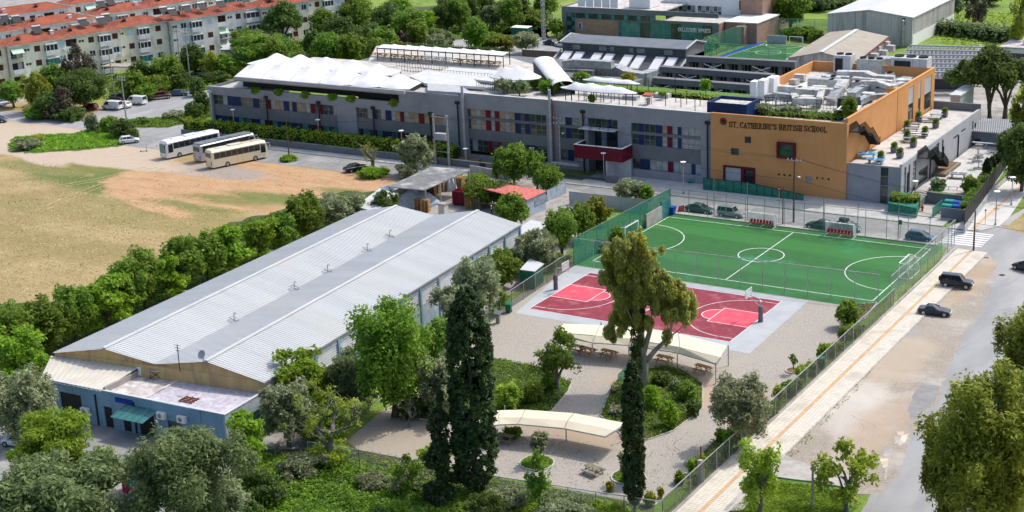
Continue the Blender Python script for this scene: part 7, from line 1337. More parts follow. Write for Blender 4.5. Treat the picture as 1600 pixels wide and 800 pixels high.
def dugout(label, a, b):
 A, B = Vector(W(*a,.04)), Vector(W(*b,.04)); L = (B-A).length; t = thing('dugout', label, 'dugout', A, atan2(B.y-A.y,B.x-A.x)); nb = 8
 for k in range(nb):
  x = L*(k+.5)/nb; s = MB().box(x-.19,x+.19,-.2,.2,.42,.5).build('seat', 'plastic_red', t); MB().hexa([(x-.19,.16,.5),(x+.19,.16,.5),(x+.19,.22,.5),(x-.19,.22,.5)], [(x-.17,.22,.92),(x+.17,.22,.92),(x+.17,.28,.92),(x-.17,.28,.92)]).build('seat_back', 'plastic_red', s)
 MB().box(0,L,-.05,.05,.34,.42).build('seat_beam', 'white_paint', t)
 prof = [(.75,.0),(.8,1.0),(.6,1.7),(.1,2.05),(-.5,2.1)]
 for k in range(3):
  x = L*k/2; mb = MB().tube([(x,p,q_) for p, q_ in prof], .04, 5); mb.bar((x,-.7,.05),(x,.75,.05),.06).build('rib', 'white_paint', t)
 MB().grid(lambda u, v: (L*u, *[prof[min(3,int(v*3.999))][i]+(prof[min(3,int(v*3.999))+1][i]-prof[min(3,int(v*3.999))][i])*(v*3.999-min(3,int(v*3.999))) for i in (0,1)]), 1, 8).build('shell', 'glass_canopy', t)
 for x in (0.0, L): MB().hexa([(x-.01,p,q_) for p, q_ in prof+[(-.4,1.0),(-.3,.4)]], [(x+.01,p,q_) for p, q_ in prof+[(-.4,1.0),(-.3,.4)]]).build('end_panel', 'glass_canopy', t)
dugout('clear arched dugout with eight red seats, left one beside the utility pole', (1171,351), (1210,356)); dugout('clear arched dugout with eight red seats, right one before the green cars', (1291,366.5), (1334,372))
def xy(*p): return W(*p)[:2]
fh = 4.1
panel_fence('pitch_fence', 'tall mesh fence between the green pitch and the red court', [xy(897,416), xy(1372,477)], fh, 'net_green_pale', 'galvanised', 3.0)
panel_fence('pitch_fence', 'tall mesh fence between the green pitch and the street', [xy(1048,334), (FX1+2.3, 205.3)], fh, 'net_green_pale', 'metal_grey', 3.2)
panel_fence('pitch_fence', 'tall mesh fence between the green pitch and the long pavement', [(-57.6,205.3), (-57.6, W(1372,477)[1])], fh, 'chain_link', 'galvanised', 3.0)
panel_fence('pitch_fence', 'tall mesh fence with green netting along the left end of the pitch', [xy(897,416), xy(1048,334)], fh, 'net_green', 'metal_grey', 3.2)
for k, (px, pb, pt) in enumerate(((1104,348,290),(1160,352,300),(1277,368,302),(1337,370,310),(1400,378,318))):
 x, y, _ = W(px, pb); t = thing('net_pole', 'tall slim net pole at the street side of the pitch, %s from the left' % ('first','second','third','fourth','fifth')[k], 'net pole', (x,205.6,0)); MB().tube([(0,0,0),(0,0,6.2)], [.07,.05], 6).build('pole', 'metal_grey', t); MB().box(-.15,.15,-.15,.15,0,.1).build('base_plate', 'metal_grey', t)
t = thing('concrete_panel_wall', 'two pale concrete panels leaning against the net at the pitch corner', 'wall', W(1010,355)); a, b = Vector(W(1010,357))-t.location, Vector(W(1034,343))-t.location; MB().bar((a.x,a.y,1.1),(b.x,b.y,1.1),.15,2.2).build('panel', 'concrete', t); MB().bar((b.x,b.y,1.4),(b.x+(b.x-a.x)*.6,b.y+(b.y-a.y)*.6,1.4),.1,2.8).build('blue_sheet', 'glass_teal', t)
yk = W(1372,477)[1]
pf = panel_fence('boundary_fence', 'low chain link fence along the garden side of the long pavement', [(-57.15,yk),(-57.15,W(1027,782,2.2)[1])], 2.2, 'chain_link_dark', 'galvanised', 3.0, .3)
mb = MB().box(-.17,.17,-(yk-W(1027,782,2.2)[1]),0,-.25,.0); mb.build('plinth', 'concrete', pf)
panel_fence('boundary_fence', 'low chain link fence along the bottom edge of the gravel garden', [(-57.15,W(1027,782,2.2)[1]), W(975,775,2.2)[:2], W(760,742,2.2)[:2], W(560,703,2.2)[:2], W(480,690,2.2)[:2]], 2.2, 'chain_link', 'galvanised', 3.0)
panel_fence('boundary_fence', 'low chain link fence left of the red court', [xy(897,416), xy(855,443), xy(800,480), xy(765,505)], 2.4, 'chain_link_dark', 'galvanised', 3.0)
panel_fence('boundary_fence', 'thin fence between the warehouse lane and the gravel garden', [xy(765,505), xy(700,555), xy(600,625), xy(500,690)], 2.0, 'chain_link', 'galvanised', 3.0)
def strip_canopy(name, label, rowsets, posts, zposts, sag=0.0, th=.05):
 o = Vector(W(*rowsets[0][0][:2])); t = thing(name, label, 'shade canopy', o); R = [[Vector(W(*p))-o for p in r] for r in rowsets]; n = len(R[0])
 for k in range(n-1):
  mb = MB();
  for j in range(len(R)-1): mb.slab([R[j][k]+(R[j][k+1]-R[j][k])*.012, R[j][k+1]-(R[j][k+1]-R[j][k])*.012, R[j+1][k+1]-(R[j+1][k+1]-R[j+1][k])*.012, R[j+1][k]+(R[j+1][k+1]-R[j+1][k])*.012], th)
  mb.build('fabric', 'canopy_cream', t)
 mb = MB()
 for r in (R[0], R[-1]):
  for k in range(n-1): mb.bar(r[k]-Vector((0,0,.08)), r[k+1]-Vector((0,0,.08)), .08)
 for k in range(n):
  for j in range(len(R)-1): mb.bar(R[j][k]-Vector((0,0,.1)), R[j+1][k]-Vector((0,0,.1)), .08)
 mb.build('frame', 'galvanised', t)
 for p in posts: v = Vector(W(*p))-o; MB().cyl((v.x,v.y), .07, 0, zposts, 8).build('post', 'galvanised', t)
 return t
strip_canopy('shade_canopy', 'long curved cream fabric canopy beside the red court', [[(880,505.5,2.9),(938,508,2.9),(995,512,2.9),(1060,521,2.9),(1137,540.5,2.9)], [(871,519,3.0),(930,524,3.0),(986,529,3.0),(1062,542,3.0),(1126,558,3.0)], [(867.5,523,2.45),(926,535,2.45),(982,539,2.45),(1058,550.5,2.45),(1119,568.5,2.45)]], [(926,561),(1058.5,584),(1118.5,600),(1138,572),(1062,550),(940,535),(983,568)], 2.6)
strip_canopy('shade_canopy', 'curved cream fabric canopy between the cypresses in the gravel garden', [[(740,645,2.5),(780,641,2.5),(820,640,2.5),(897,645.5,2.5),(977,661,2.5)], [(738,656,2.9),(779,652,2.9),(815,652,2.9),(887,657,2.9),(962,672,2.9)], [(736,668,2.5),(780,663,2.5),(808,662,2.5),(882,669,2.5),(946,682,2.5)]], [(735,700),(885,690),(975,690),(790,668)], 2.5)
def picnic(label, px, py, rz, mt='wood'):
 t = thing('picnic_table', label, 'picnic table', W(px,py,.03), rz)
 for k in range(4): MB().box(-.95,.95,-.36+k*.185,-.2+k*.185,.72,.77).build('top_plank', mt, t)
 for s in (-1,1): MB().box(-.95,.95,s*.72-.14,s*.72+.14,.42,.47).build('bench', mt, t)
 for x in (-.68,.68):
  MB().bar((x,-.7,0),(x,-.2,.72),.08).bar((x,.7,0),(x,.2,.72),.08).bar((x,-.85,.38),(x,.85,.38),.06,.1).bar((x,-.36,.68),(x,.36,.68),.06,.08).build('leg_frame', mt, t)
 MB().bar((-.68,0,.38),(0,0,.7),.06).bar((.68,0,.38),(0,0,.7),.06).build('brace', mt, t)
picnic('leftmost picnic table under the long cream canopy',902,549,-.1); picnic('second picnic table from the left, behind the canopy post',918,553,-.12); picnic('third picnic table from the left under the long canopy',951,557,-.12); picnic('picnic table under the long canopy just right of the big trunk',1038,566,-.1); picnic('picnic table at the right end of the long cream canopy',1098,581,-.2)
picnic('weathered grey picnic table on the gravel near the bottom fence',927,740,-.25,'wood_grey'); picnic('picnic table under the near cream canopy beside the cypress',790,690,.05,'wood_grey')
t = thing('park_bench', 'dark slatted bench at the left rim of the central planting bed', 'bench', W(961,612), 1.9)
for k in range(4): MB().box(-.8,.8,-.22+k*.12,-.13+k*.12,.43,.47).build('seat_slat', 'wood_grey', t)
for k in range(3): MB().box(-.8,.8,.28,.32,.52+k*.14,.62+k*.14).build('back_slat', 'wood_grey', t)
MB().box(-.7,-.62,-.2,.32,0,.43).box(.62,.7,-.2,.32,0,.43).build('leg', 'metal_dark', t)
t = thing('garden_screen', 'low green mesh screen behind the bench at the central bed', 'screen', W(966,600)); b = Vector(W(978,587))-t.location; MB().bar((0,0,.6),(b.x,b.y,.6),.05,1.1).build('panel', 'net_green', t)
for px, py, lb, mt, h in ((1283,574,'green wheeled bin inside the pavement fence','green_plastic',1.1),(795,488,'green wheeled bin by the left end of the court','green_plastic',1.1)):
 t = thing('wheeled_bin', lb, 'bin', W(px,py,.04), .3); MB().hexa([(-.3,-.3,.08),(.3,-.3,.08),(.3,.3,.08),(-.3,.3,.08)], [(-.4,-.42,h),(.4,-.42,h),(.4,.42,h),(-.4,.42,h)]).build('body', mt, t); MB().slab([(-.46,-.48,h+.1),(.46,-.48,h+.1),(.46,.48,h+.16),(-.46,.48,h+.16)], .09).build('lid', mt, t)
 for s in (-1,1): MB().tube([(s*.32-.04,.32,.12),(s*.32+.04,.32,.12)], .12, 10).build('wheel', 'rubber', t)
t = thing('info_post', 'low slate topped concrete lectern beside the left court fence', 'post', W(779,505)); MB().box(-.25,.25,-.2,.2,0,1.3).build('post', 'concrete', t); MB().slab([(-.5,-.45,1.35),(.5,-.45,1.35),(.5,.35,1.6),(-.5,.35,1.6)], .08).build('plate', 'slate_blue_roof', t)
t = thing('gate_post', 'concrete gate post with rusty iron bar by the fence', 'post', W(1094,757)); MB().box(-.2,.2,-.2,.2,0,2.6).build('post', 'concrete', t); MB().cyl((-.05,.3), .07, 0, 3.9, 6).build('iron_bar', 'rust', t)
t = thing('stone_block', 'long rough stone block beside the gate post', 'stone', W(1085,725), .9); MB().hexa([(-1,-.3,0),(1,-.25,0),(1,.3,0),(-1,.3,0)], [(-.95,-.25,.45),(.9,-.2,.5),(.95,.25,.48),(-.9,.27,.42)]).build('block', 'concrete', t)
hw0, hw1 = W(302,207)[0], -152.4; hwl = thing('hedge_wall', 'long low grey wall below the clipped hedge in front of the school', 'wall', (hw0, 217.0, 0)); HW = -135-hw0
box('wall_body', 0, HW, 0, .25, 0, 1.3, 'mid_grey', hwl); box('coping', -.02, HW+.02, -.04, .29, 1.3, 1.36, 'light_grey', hwl); box('soil_bank', 0, HW-11, .26, 3.0, 0, 1.1, 'soil', hwl); box('door', HW-9.5, HW-8.3, -.05, -.005, .0, 1.25, 'metal_dark', hwl)
eg = thing('entrance_railing', 'dark metal railings and ramp below the entrance balcony', 'railing', (-131.5, 218.0, 0)); mb = MB()
for k in range(60): mb.box(k*.2-.015, k*.2+.015, -.015, .015, .3, 1.5)
mb.bar((0,0,1.5),(11.8,0,1.5),.06).build('balusters', 'metal_dark', eg); box('ramp_wall', 0, 11.8, .1, .4, 0, .6, 'mid_grey', eg); box('end_wall', 11.85, 13.8, -.6, .5, 0, 1.1, 'mid_grey', eg); box('planter_ledge', 0, 5.5, 1.6, 2.2, 1.7, 2.0, 'light_grey', eg)
# PERSON IN THE YARD
def person(label, loc, rz, top, trousers, hat):
 import bmesh
 J = {'pel':(0,0,.95,.13),'wai':(0,0,1.1,.12),'che':(0,.0,1.32,.15),'nek':(0,.0,1.5,.06),'hed':(0,-.02,1.62,.085),'crn':(0,-.01,1.74,.075),
  'lh':(-.1,0,.9,.095),'lk':(-.11,-.02,.5,.065),'la':(-.11,.02,.09,.045),'lt':(-.12,-.14,.04,.035),'rh':(.1,0,.9,.095),'rk':(.12,-.04,.5,.065),'ra':(.13,.0,.09,.045),'rt':(.14,-.16,.04,.035),
  'ls':(-.19,0,1.43,.06),'le':(-.25,-.02,1.15,.045),'lw':(-.22,-.18,.98,.03),'lf':(-.2,-.26,.95,.03),'rs':(.19,0,1.43,.06),'re':(.26,-.02,1.15,.045),'rw':(.22,-.2,1.0,.03),'rf':(.2,-.28,.98,.03)}
 E_ = [('pel','wai'),('wai','che'),('che','nek'),('nek','hed'),('hed','crn'),('pel','lh'),('lh','lk'),('lk','la'),('la','lt'),('pel','rh'),('rh','rk'),('rk','ra'),('ra','rt'),('che','ls'),('ls','le'),('le','lw'),('lw','lf'),('che','rs'),('rs','re'),('re','rw'),('rw','rf')]
 ks = list(J); me = bpy.data.meshes.new('body'); me.from_pydata([J[k][:3] for k in ks], [(ks.index(a), ks.index(b)) for a, b in E_], []); o = bpy.data.objects.new('body', me); COL.objects.link(o)
 o.modifiers.new('skin', 'SKIN'); lay_ = me.skin_vertices[0].data if me.skin_vertices else None
 if lay_ is None:
  bm = bmesh.new(); bm.from_mesh(me); bm.verts.layers.skin.verify(); bm.to_mesh(me); bm.free(); lay_ = me.skin_vertices[0].data
 for i, k in enumerate(ks): lay_[i].radius = (J[k][3], J[k][3]); lay_[i].use_root = (k == 'pel')
 sb = o.modifiers.new('sub', 'SUBSURF'); sb.levels = 1; sb.render_levels = 1
 bpy.context.view_layer.update(); dg = bpy.context.evaluated_depsgraph_get(); m2 = bpy.data.meshes.new_from_object(o.evaluated_get(dg)); bpy.data.objects.remove(o)
 m2.materials.clear(); [m2.materials.append(MATS[x]) for x in (top, trousers, 'skin', 'white_paint')]
 for p in m2.polygons:
  c = p.center; p.material_index = 2 if c.z > 1.47 or (abs(c.y) > .2 and .9 < c.z < 1.03) else (0 if c.z > .93 else 1); p.use_smooth = True
 t = thing('person', label, 'person', loc, rz); link('body', m2, t); MB().lathe((0,-.01,1.66), [(.1,0),(.11,.05),(.08,.12),(.02,.15)], 12).build('cap', hat, t)
 for s in (-1,1):
  for k in range(5): MB().tube([(s*(.2-.02*k+.03),-.27,.965),(s*(.2-.02*k+.03),-.34-.005*k,.95)], .009, 5).build('finger', 'skin', t)
 MB().box(-.07,.07,-.17,-.13,1.2,1.36).build('shirt_print', 'white_paint', t)
 return t
pm('skin', (.5,.3,.2), (.42,.25,.17), 3, .6); pm('cloth_navy', (.01,.02,.06), (.015,.025,.07), 3, .8)
person('person in dark blue clothes and white cap standing in the storage yard', W(768.5,338), .3, 'cloth_navy', 'cloth_navy', 'white_paint')
# VEGETATION
def leaf_mesh(name, C, n, leaf, mat, seed, stretch=1.0, droop=0.0, shell=(.35,1.12), up=.25):
 """C: array of clumps (x,y,z,rx,rz); scatters n small leaf quads through the clump shells"""
 rg = np.random.default_rng(seed); C = np.asarray(C, float); w = C[:,3]**2; w /= w.sum(); idx = rg.choice(len(C), n, p=w); c = C[idx]
 d = rg.normal(size=(n,3)); d[:,2] += up; d /= np.linalg.norm(d,axis=1)[:,None]; r = rg.uniform(shell[0]**2, shell[1]**2, n)**.5
 P = c[:,:3]+d*r[:,None]*np.stack([c[:,3],c[:,3],c[:,4]],1)
 nr = d*.7+rg.normal(size=(n,3))*.55; nr[:,2] += .35; nr /= np.linalg.norm(nr,axis=1)[:,None]
 a = rg.normal(size=(n,3));
 if droop: a = a*.35+np.array([0,0,-droop])
 a -= nr*(a*nr).sum(1)[:,None]; a /= np.linalg.norm(a,axis=1)[:,None]; b = np.cross(nr, a); s = leaf*rg.uniform(.6,1.35,n)
 a *= (s*stretch)[:,None]; b *= (s*.62)[:,None]
 V = np.empty((n,4,3)); V[:,0] = P-a; V[:,1] = P-b*.9+a*.1; V[:,2] = P+a; V[:,3] = P+b*.9+a*.1
 return np_mesh(name, V.reshape(-1,3), n, mat)
def np_mesh(name, V, n, mat):
 me = bpy.data.meshes.new(name); me.vertices.add(len(V)); me.vertices.foreach_set('co', V.astype('f').ravel()); me.loops.add(4*n); me.loops.foreach_set('vertex_index', np.arange(4*n, dtype=np.int32))
 me.polygons.add(n); me.polygons.foreach_set('loop_start', np.arange(0,4*n,4,dtype=np.int32)); me.update(calc_edges=True); me.materials.append(MATS[mat]); return me
def clumps(kind, seed):
 rg = np.random.default_rng(seed); L = []
 def ell(n, r0, r1, rr, zc=.5, zr=.5, flat=1.0):
  for i in range(n):
   d = rg.normal(size=3); d /= np.linalg.norm(d); k = rg.uniform(r0, r1); r = rg.uniform(*rr); L.append((d[0]*k*(1-r*.3), d[1]*k*(1-r*.3), zc+d[2]*zr*k*flat, r, r*zr*1.1))
 if kind == 'round': ell(60,.68,.92,(.2,.32)); ell(14,.1,.5,(.3,.45))
 elif kind == 'broad':
  ell(54,.62,.98,(.17,.32)); ell(16,.1,.55,(.3,.42))
  for k in range(6): a = rg.uniform(0,6.28); L.append((.85*cos(a), .85*sin(a), rg.uniform(.2,.7), .22, .13))
 elif kind == 'lumpy':
  for k in range(15):
   a = k*2.4; rr = rg.uniform(.3,.8); cx, cy = rr*cos(a), rr*sin(a); cz = rg.uniform(.2,.82)*(1.1-.35*rr)
   for j in range(7): d = rg.normal(size=3)*.15; L.append((cx+d[0], cy+d[1], cz+d[2]*.6, rg.uniform(.14,.24), rg.uniform(.09,.15)))
  ell(16,.0,.5,(.3,.4))
 elif kind == 'open':
  for k in range(10):
   a = k*2.4+.5; rr = rg.uniform(.2,.85); cx, cy, cz = rr*cos(a), rr*sin(a), rg.uniform(.12,.92)*(1.1-.3*rr)
   for j in range(6): d = rg.normal(size=3)*.17; L.append((cx+d[0], cy+d[1], cz+d[2]*.6, rg.uniform(.1,.19), rg.uniform(.07,.12)))
 elif kind == 'airy':
  for k in range(58):
   d = rg.normal(size=3); d /= np.linalg.norm(d); rr = rg.uniform(.25,.9); cx, cy, cz = d[0]*rr, d[1]*rr, .5+d[2]*rr*.5
   for j in range(6): d = rg.normal(size=3)*.1; L.append((cx+d[0], cy+d[1], cz+d[2]*.6, rg.uniform(.07,.14), rg.uniform(.06,.1)))
 elif kind == 'tiered':
  for k in range(20):
   a = rg.uniform(0,6.28); z = .1+.85*k/20; m_ = (1.05-abs(z-.4)*.95); rr = rg.uniform(.3,.85)*m_
   for j in range(6): L.append((rr*cos(a)+rg.normal()*.15, rr*sin(a)+rg.normal()*.15, z+rg.normal()*.03, rg.uniform(.18,.28), rg.uniform(.06,.1)))
  ell(12,0,.5,(.3,.4))
 elif kind == 'column':
  for k in range(700): z = rg.uniform(0,1); pr = (min(1, z*7+.3)*(1-max(0,(z-.75)/.25)**2*.8)); a = rg.uniform(0,6.28); rr = pr*rg.uniform(.72,.86); L.append((rr*cos(a), rr*sin(a), z*.97+.01, .05+pr*rg.uniform(.08,.13), rg.uniform(.008,.015)))
 elif kind == 'conifer':
  for k in range(120): z = rg.uniform(0,1); pr = .98*(1-z)**.75+.1; pr *= .78+.3*sin(z*23); a = rg.uniform(0,6.28); rr = pr*rg.uniform(.25,.8); L.append((rr*cos(a), rr*sin(a), z, pr*rg.uniform(.2,.34)+.04, rg.uniform(.025,.05)))
 elif kind == 'umbrella':
  for k in range(90): a = rg.uniform(0,6.28); rr = rg.uniform(0,1)**.6*.85; L.append((rr*cos(a), rr*sin(a), .2+.6*(1-rr**2)+rg.normal()*.09, rg.uniform(.17,.27), rg.uniform(.12,.2)))
 return np.array(L)
SPEC = { # kind, leaf material, bark, leaf size (m), crown base, leaf stretch
'olive':('lumpy','leaf_olive','bark_grey',.16,.2,1.5), 'olivedark':('lumpy','leaf_olive_dark','bark_grey',.17,.2,1.4), 'bright':('tiered','leaf_bright','bark',.22,.18,1.1), 'mulberry':('round','leaf_mulberry','bark',.22,.15,1.05),
'green':('broad','leaf_green','bark',.2,.2,1.1), 'dark':('broad','leaf_dark','bark',.2,.15,1.1), 'ball':('round','leaf_green','bark',.16,.12,1.1), 'darkball':('round','leaf_dark','bark',.2,.2,1.1), 'lime':('open','leaf_lime','bark_grey',.2,.15,1.1), 'autumn':('airy','leaf_autumn','bark_grey',.16,.1,1.4),
'cypress':('column','leaf_cypress','bark',.17,.03,1.4), 'conifer':('conifer','leaf_cypress','bark',.2,.05,1.4), 'pine':('umbrella','leaf_dark','bark',.24,.42,1.3), 'open':('open','leaf_green','bark_grey',.2,.22,1.1), 'brown':('open','leaf_brown','bark_grey',.14,.15,1.2), 'purple':('broad','leaf_purple','bark',.2,.1,1.1), 'yellow':('broad','leaf_yellow','bark',.14,0,1.1),
'bush':('round','leaf_green','bark',.16,0,1.1), 'bushbright':('broad','leaf_bright','bark',.18,0,1.1), 'busholive':('lumpy','leaf_olive','bark',.14,0,1.3), 'bushdark':('broad','leaf_dark','bark',.16,0,1.1), 'bushlime':('lumpy','leaf_lime','bark',.16,0,1.1)}
CM = {}; TM = {}
def crown(sp, var, R, H, dist):
 """H: crown height; returns mesh in units of R and the z scale left over"""
 kind, lm, bk, ls, cb, st = SPEC[sp]; tall = kind in ('column','conifer')
 eff = ls*(1.0 if dist < 170 else 1.2 if dist < 260 else 1.6); k = eff/max(.35, R)
 ks = min((.03,.045,.065,.09,.13,.2), key=lambda v: abs(v-k)); q = min((.5,.75,1.0,1.3,1.7,2.3,3.2,4.5,6.5,9,13), key=lambda v: abs(math.log(v/(H/R)))); key = (sp, var, ks, q)
 if key not in CM:
  C = clumps(kind, 31*var+7).copy(); C[:,2] *= q; C[:,4] *= q
  if tall: C[:,4] = np.minimum(np.maximum(C[:,4], C[:,3]*.8), C[:,3]*1.6)
  area = 2*pi*(1+q*1.1); dens = {'open':1.0,'airy':2.0,'conifer':1.5,'lumpy':2.1,'tiered':2.1,'column':3.4}.get(kind, 2.1)
  n = int(min(dens*area/(1.24*ks*ks), 44000)); CM[key] = leaf_mesh('crown', C, n, ks, lm, var*13+5, st, shell=(.15,1.5) if kind in ('open','airy') else (.3,1.18))
 return CM[key], q
def trunk_mesh(bk, var, tall):
 key = (bk, var, tall)
 if key in TM: return TM[key]
 rg = random.Random(var*5+3); mb = MB()
 if tall: mb.tube([(0,0,0),(.03,0,.45),(0,0,.95)], [.11,.08,.01], 7)
 else:
  b = [(0,0,0),(rg.uniform(-.05,.05),rg.uniform(-.05,.05),.2),(rg.uniform(-.08,.08),rg.uniform(-.08,.08),.42)]; mb.tube(b, [.1,.075,.06], 8)
  for k in range(6):
   a = k*1.05+rg.uniform(-.3,.3); r = rg.uniform(.3,.6); z = rg.uniform(.55,.82); s = b[1] if k % 2 else b[2]; m_ = (s[0]+r*.45*cos(a), s[1]+r*.45*sin(a), s[2]+(z-s[2])*.6); e = (r*cos(a), r*sin(a), z); mb.tube([s, m_, e], [.05,.032,.012], 6)
   a2 = a+.6; mb.tube([m_, (m_[0]+.22*cos(a2), m_[1]+.22*sin(a2), m_[2]+.16)], [.024,.008], 5)
 TM[key] = mb.data('trunk', bk); return TM[key]
TN = [0]
def tree(sp, px, pb, pt, hw, label, cb=None, cat=None, group=None, name=None, z0=0.0, rxy=None):
 x, y, _ = W(px, pb, z0); H = max(.5, hgt(x, y, pt)-z0); R = hw/ppm(x, y, z0+H/2); return tree_at(sp, x, y, z0, H, R, label, cb, cat, group, name)
def tree_at(sp, x, y, z0, H, R, label, cb=None, cat=None, group=None, name=None):
 kind, lm, bk, ls, cb0, st = SPEC[sp]; cb = cb0 if cb is None else cb; TN[0] += 1; var = TN[0] % 3; rz = (TN[0]*2.399) % 6.28; tall = kind in ('column','conifer'); bush = sp.startswith('bush') or sp == 'yellow'
 nm = name or {'olive':'olive_tree','olivedark':'olive_tree','cypress':'cypress_tree','conifer':'conifer_tree','pine':'pine_tree'}.get(sp, 'shrub' if bush else 'tree')
 t = thing(nm, label, cat or ('shrub' if bush else nm.replace('_',' ')), (x,y,z0), rz, group); dist = sqrt(x*x+y*y)
 cr, q = crown(sp, var, R, H*(1-cb), dist); c = link('crown', cr, t); c.location = (0,0,cb*H); c.scale = (R,R,H*(1-cb)/q)
 if not bush: k = link('trunk', trunk_mesh(bk, var, tall), t); k.scale = (R,R,H)
 return t
T = tree
T('olive',42,690,566,55,'grey green olive tree at the left end of the blue office',.12); T('bright',108,760,651,73,'bright green tree beside the white car in front of the blue office',.2); T('olivedark',95,850,712,118,'large dark olive in the bottom left corner',.1); T('olive',10,850,765,38,'olive at the left edge of the bottom row, lowest in the corner',.05)
T('olive',190,870,762,36,'low olive filling the gap right of the bottom left corner tree',.1); T('olivedark',298,850,657,92,'large olive in front of the right half of the blue office',.1); T('olive',350,830,740,50,'lower olive at the foot of the large one before the office',.05); T('bright',391,745,640,34,'slim bright green sapling at the right corner of the blue office',.2)
T('olive',452,698,590,42,'grey olive tree just right of the blue office corner',.15); T('bright',476,650,551,54,'bright green tree behind the grey olive at the warehouse corner',.1); T('olivedark',548,640,547,46,'dark olive beside the big bright tree along the warehouse wall',.1); T('green',505,690,640,42,'dense green bush tree below the dark olive',.05)
T('mulberry',618,652,469,70,'largest bright green round tree covering the warehouse wall',.14); T('green',690,578,500,32,'mid green tree between the big round tree and the cypress',.1); T('olive',718,530,440,37,'grey olive in front of the warehouse louvres',.15); T('olive',746,510,388,41,'tall grey olive at the right end of the warehouse wall',.15)
T('olive',690,650,552,40,'pale olive below the mid green tree, left of the cypresses',.1); T('olive',840,424,355,33,'round grey olive above the left court fence',.1); T('green',783,450,390,32,'green tree right of the tall grey olive',.1); T('open',770,490,440,20,'thin green tree beside the lectern post',.1)
T('conifer',692,780,592,34,'ragged dark conifer left of the wide cypress',.03); T('cypress',745,772,444,38,'wide dark cypress standing tallest among the garden trees',.02); T('cypress',992,806,558,18,'slim dark cypress at the bottom centre of the view',.07)
T('open',872,612,520,44,'small bright leafed tree left of the long cream canopy',.3); T('olive',1157,700,578,50,'grey olive inside the pavement fence, right of the gravel garden',.25); T('olive',843,724,672,17,'little topiary olive in the round grass bed',.4); T('open',843,800,712,24,'thin young tree in front of the bottom fence, below the round bed',.25)
T('lime',1186,810,688,46,'thin leafed young tree on the corner grass beside the pavement',.2); T('lime',1322,800,697,42,'thin leafed young tree right of the grey post on the corner grass',.2); T('olive',985,756,700,18,'small olive hidden behind the slim cypress in the round bed',.3)
T('autumn',1545,850,580,105,'huge olive brown tree filling the lower right edge',.1); T('autumn',1600,640,484,56,'tall olive brown tree at the right edge above the huge one',.05); T('autumn',1475,835,640,38,'left lobe tree of the big clump by the road, lowest right',.05); T('autumn',1625,760,560,60,'olive brown tree cut by the right edge beside the huge one',.05)
T('open',1240,584,553,7,'tiny palm like sapling near the pavement fence',.5); T('green',1325,512,470,20,'small leafy shrub tree in the corner bed right of the court',.05)
for k, (sp, px, pb, pt, hw, lb) in enumerate((('bushlime',515,725,691,38,'yellow green scrub at the foot of the gnarled bare tree'),('bushdark',410,790,738,40,'dark scrub bush at the bottom left of the thicket'),('busholive',640,765,744,30,'grey green scrub below the left part of the bottom fence'),('bushbright',680,722,697,28,'bright leafy shrub left of the ragged conifer'),('bushdark',760,810,775,34,'dark leafy shrub at the foot of the wide cypress'),('bush',735,815,789,34,'rounded ivy green shrub at the bottom edge below the cypress'),('bushdark',595,830,793,14,'dark narrow shrub in the ivy, bottom edge'),('busholive',800,790,759,36,'grey green scrub right of the wide cypress'),('busholive',880,806,777,44,'grey scrub along the bottom fence, middle'),('bushlime',950,812,785,34,'yellow green scrub left of the slim cypress'),('bushdark',395,830,781,22,'very dark shrub at the bottom edge, right of the big olive'))): T(sp,px,pb,pt,hw,lb)
T('busholive',470,745,712,38,'grey scrub bush at the foot of the slim bright sapling'); T('busholive',585,762,738,30,'small grey scrub in the ivy below the fence'); T('open',640,775,715,20,'thin leafy sapling in front of the bottom fence left of the ragged conifer')
for sp, px, pb, pt, hw, lb in (('bushlime',795,640,594,22,'yellow green shrub right of the wide cypress, upper'),('bushbright',860,608,585,18,'bright shrub below the small bright leafed tree'),('bush',830,630,598,22,'mid green shrub in the left planting bed'),('bushdark',640,655,623,20,'dark shrub at the left tip of the left planting bed'),('busholive',668,640,612,18,'grey shrub in the left planting bed beside the olives'),
 ('bushbright',1018,640,604,18,'bright green shrub beside the slim cypress in the central bed'),('bushbright',1046,668,627,17,'tall bright green shrub in the middle of the central bed'),('bush',1072,625,597,17,'mid green shrub at the back of the central bed'),('busholive',1056,612,592,11,'pale grey shrub at the back of the central bed'),('bushdark',1084,650,625,12,'dark low shrub at the right rim of the central bed'),('busholive',965,650,630,15,'grey shrub at the left rim of the central bed'),('bush',985,680,662,11,'low green shrub at the front rim of the central bed'),('bushdark',1035,600,582,17,'dark shrub behind the slim cypress in the central bed'),
 ('bush',1125,690,669,9,'green shrub in the strip bed inside the fence'),('bushbright',1062,755,736,10,'bright shrub inside the fence near the gate post'),('bushbright',1080,742,716,7,'small bright shrub beside the stone block'),('yellow',953,768,752,7,'small yellow flowering shrub on the gravel by the bottom fence'),('yellow',1015,790,768,10,'yellow flowering shrub right of the slim cypress'),('yellow',1032,778,760,6,'second yellow flowering shrub near the fence corner'),('bush',980,752,740,10,'clipped green shrub in the round bed behind the slim cypress'),
 ('bush',800,683,669,18,'low green shrub behind the near cream canopy'),('bushbright',1208,650,635,8,'bright young shrub along the pavement fence below the grey olive')): T(sp,px,pb,pt,hw,lb)
ys = np.linspace(168, 122, 22); OR2 = ORD+('twelfth','thirteenth','fourteenth','fifteenth','sixteenth','seventeenth','eighteenth','nineteenth','twentieth','twenty-first','twenty-second')
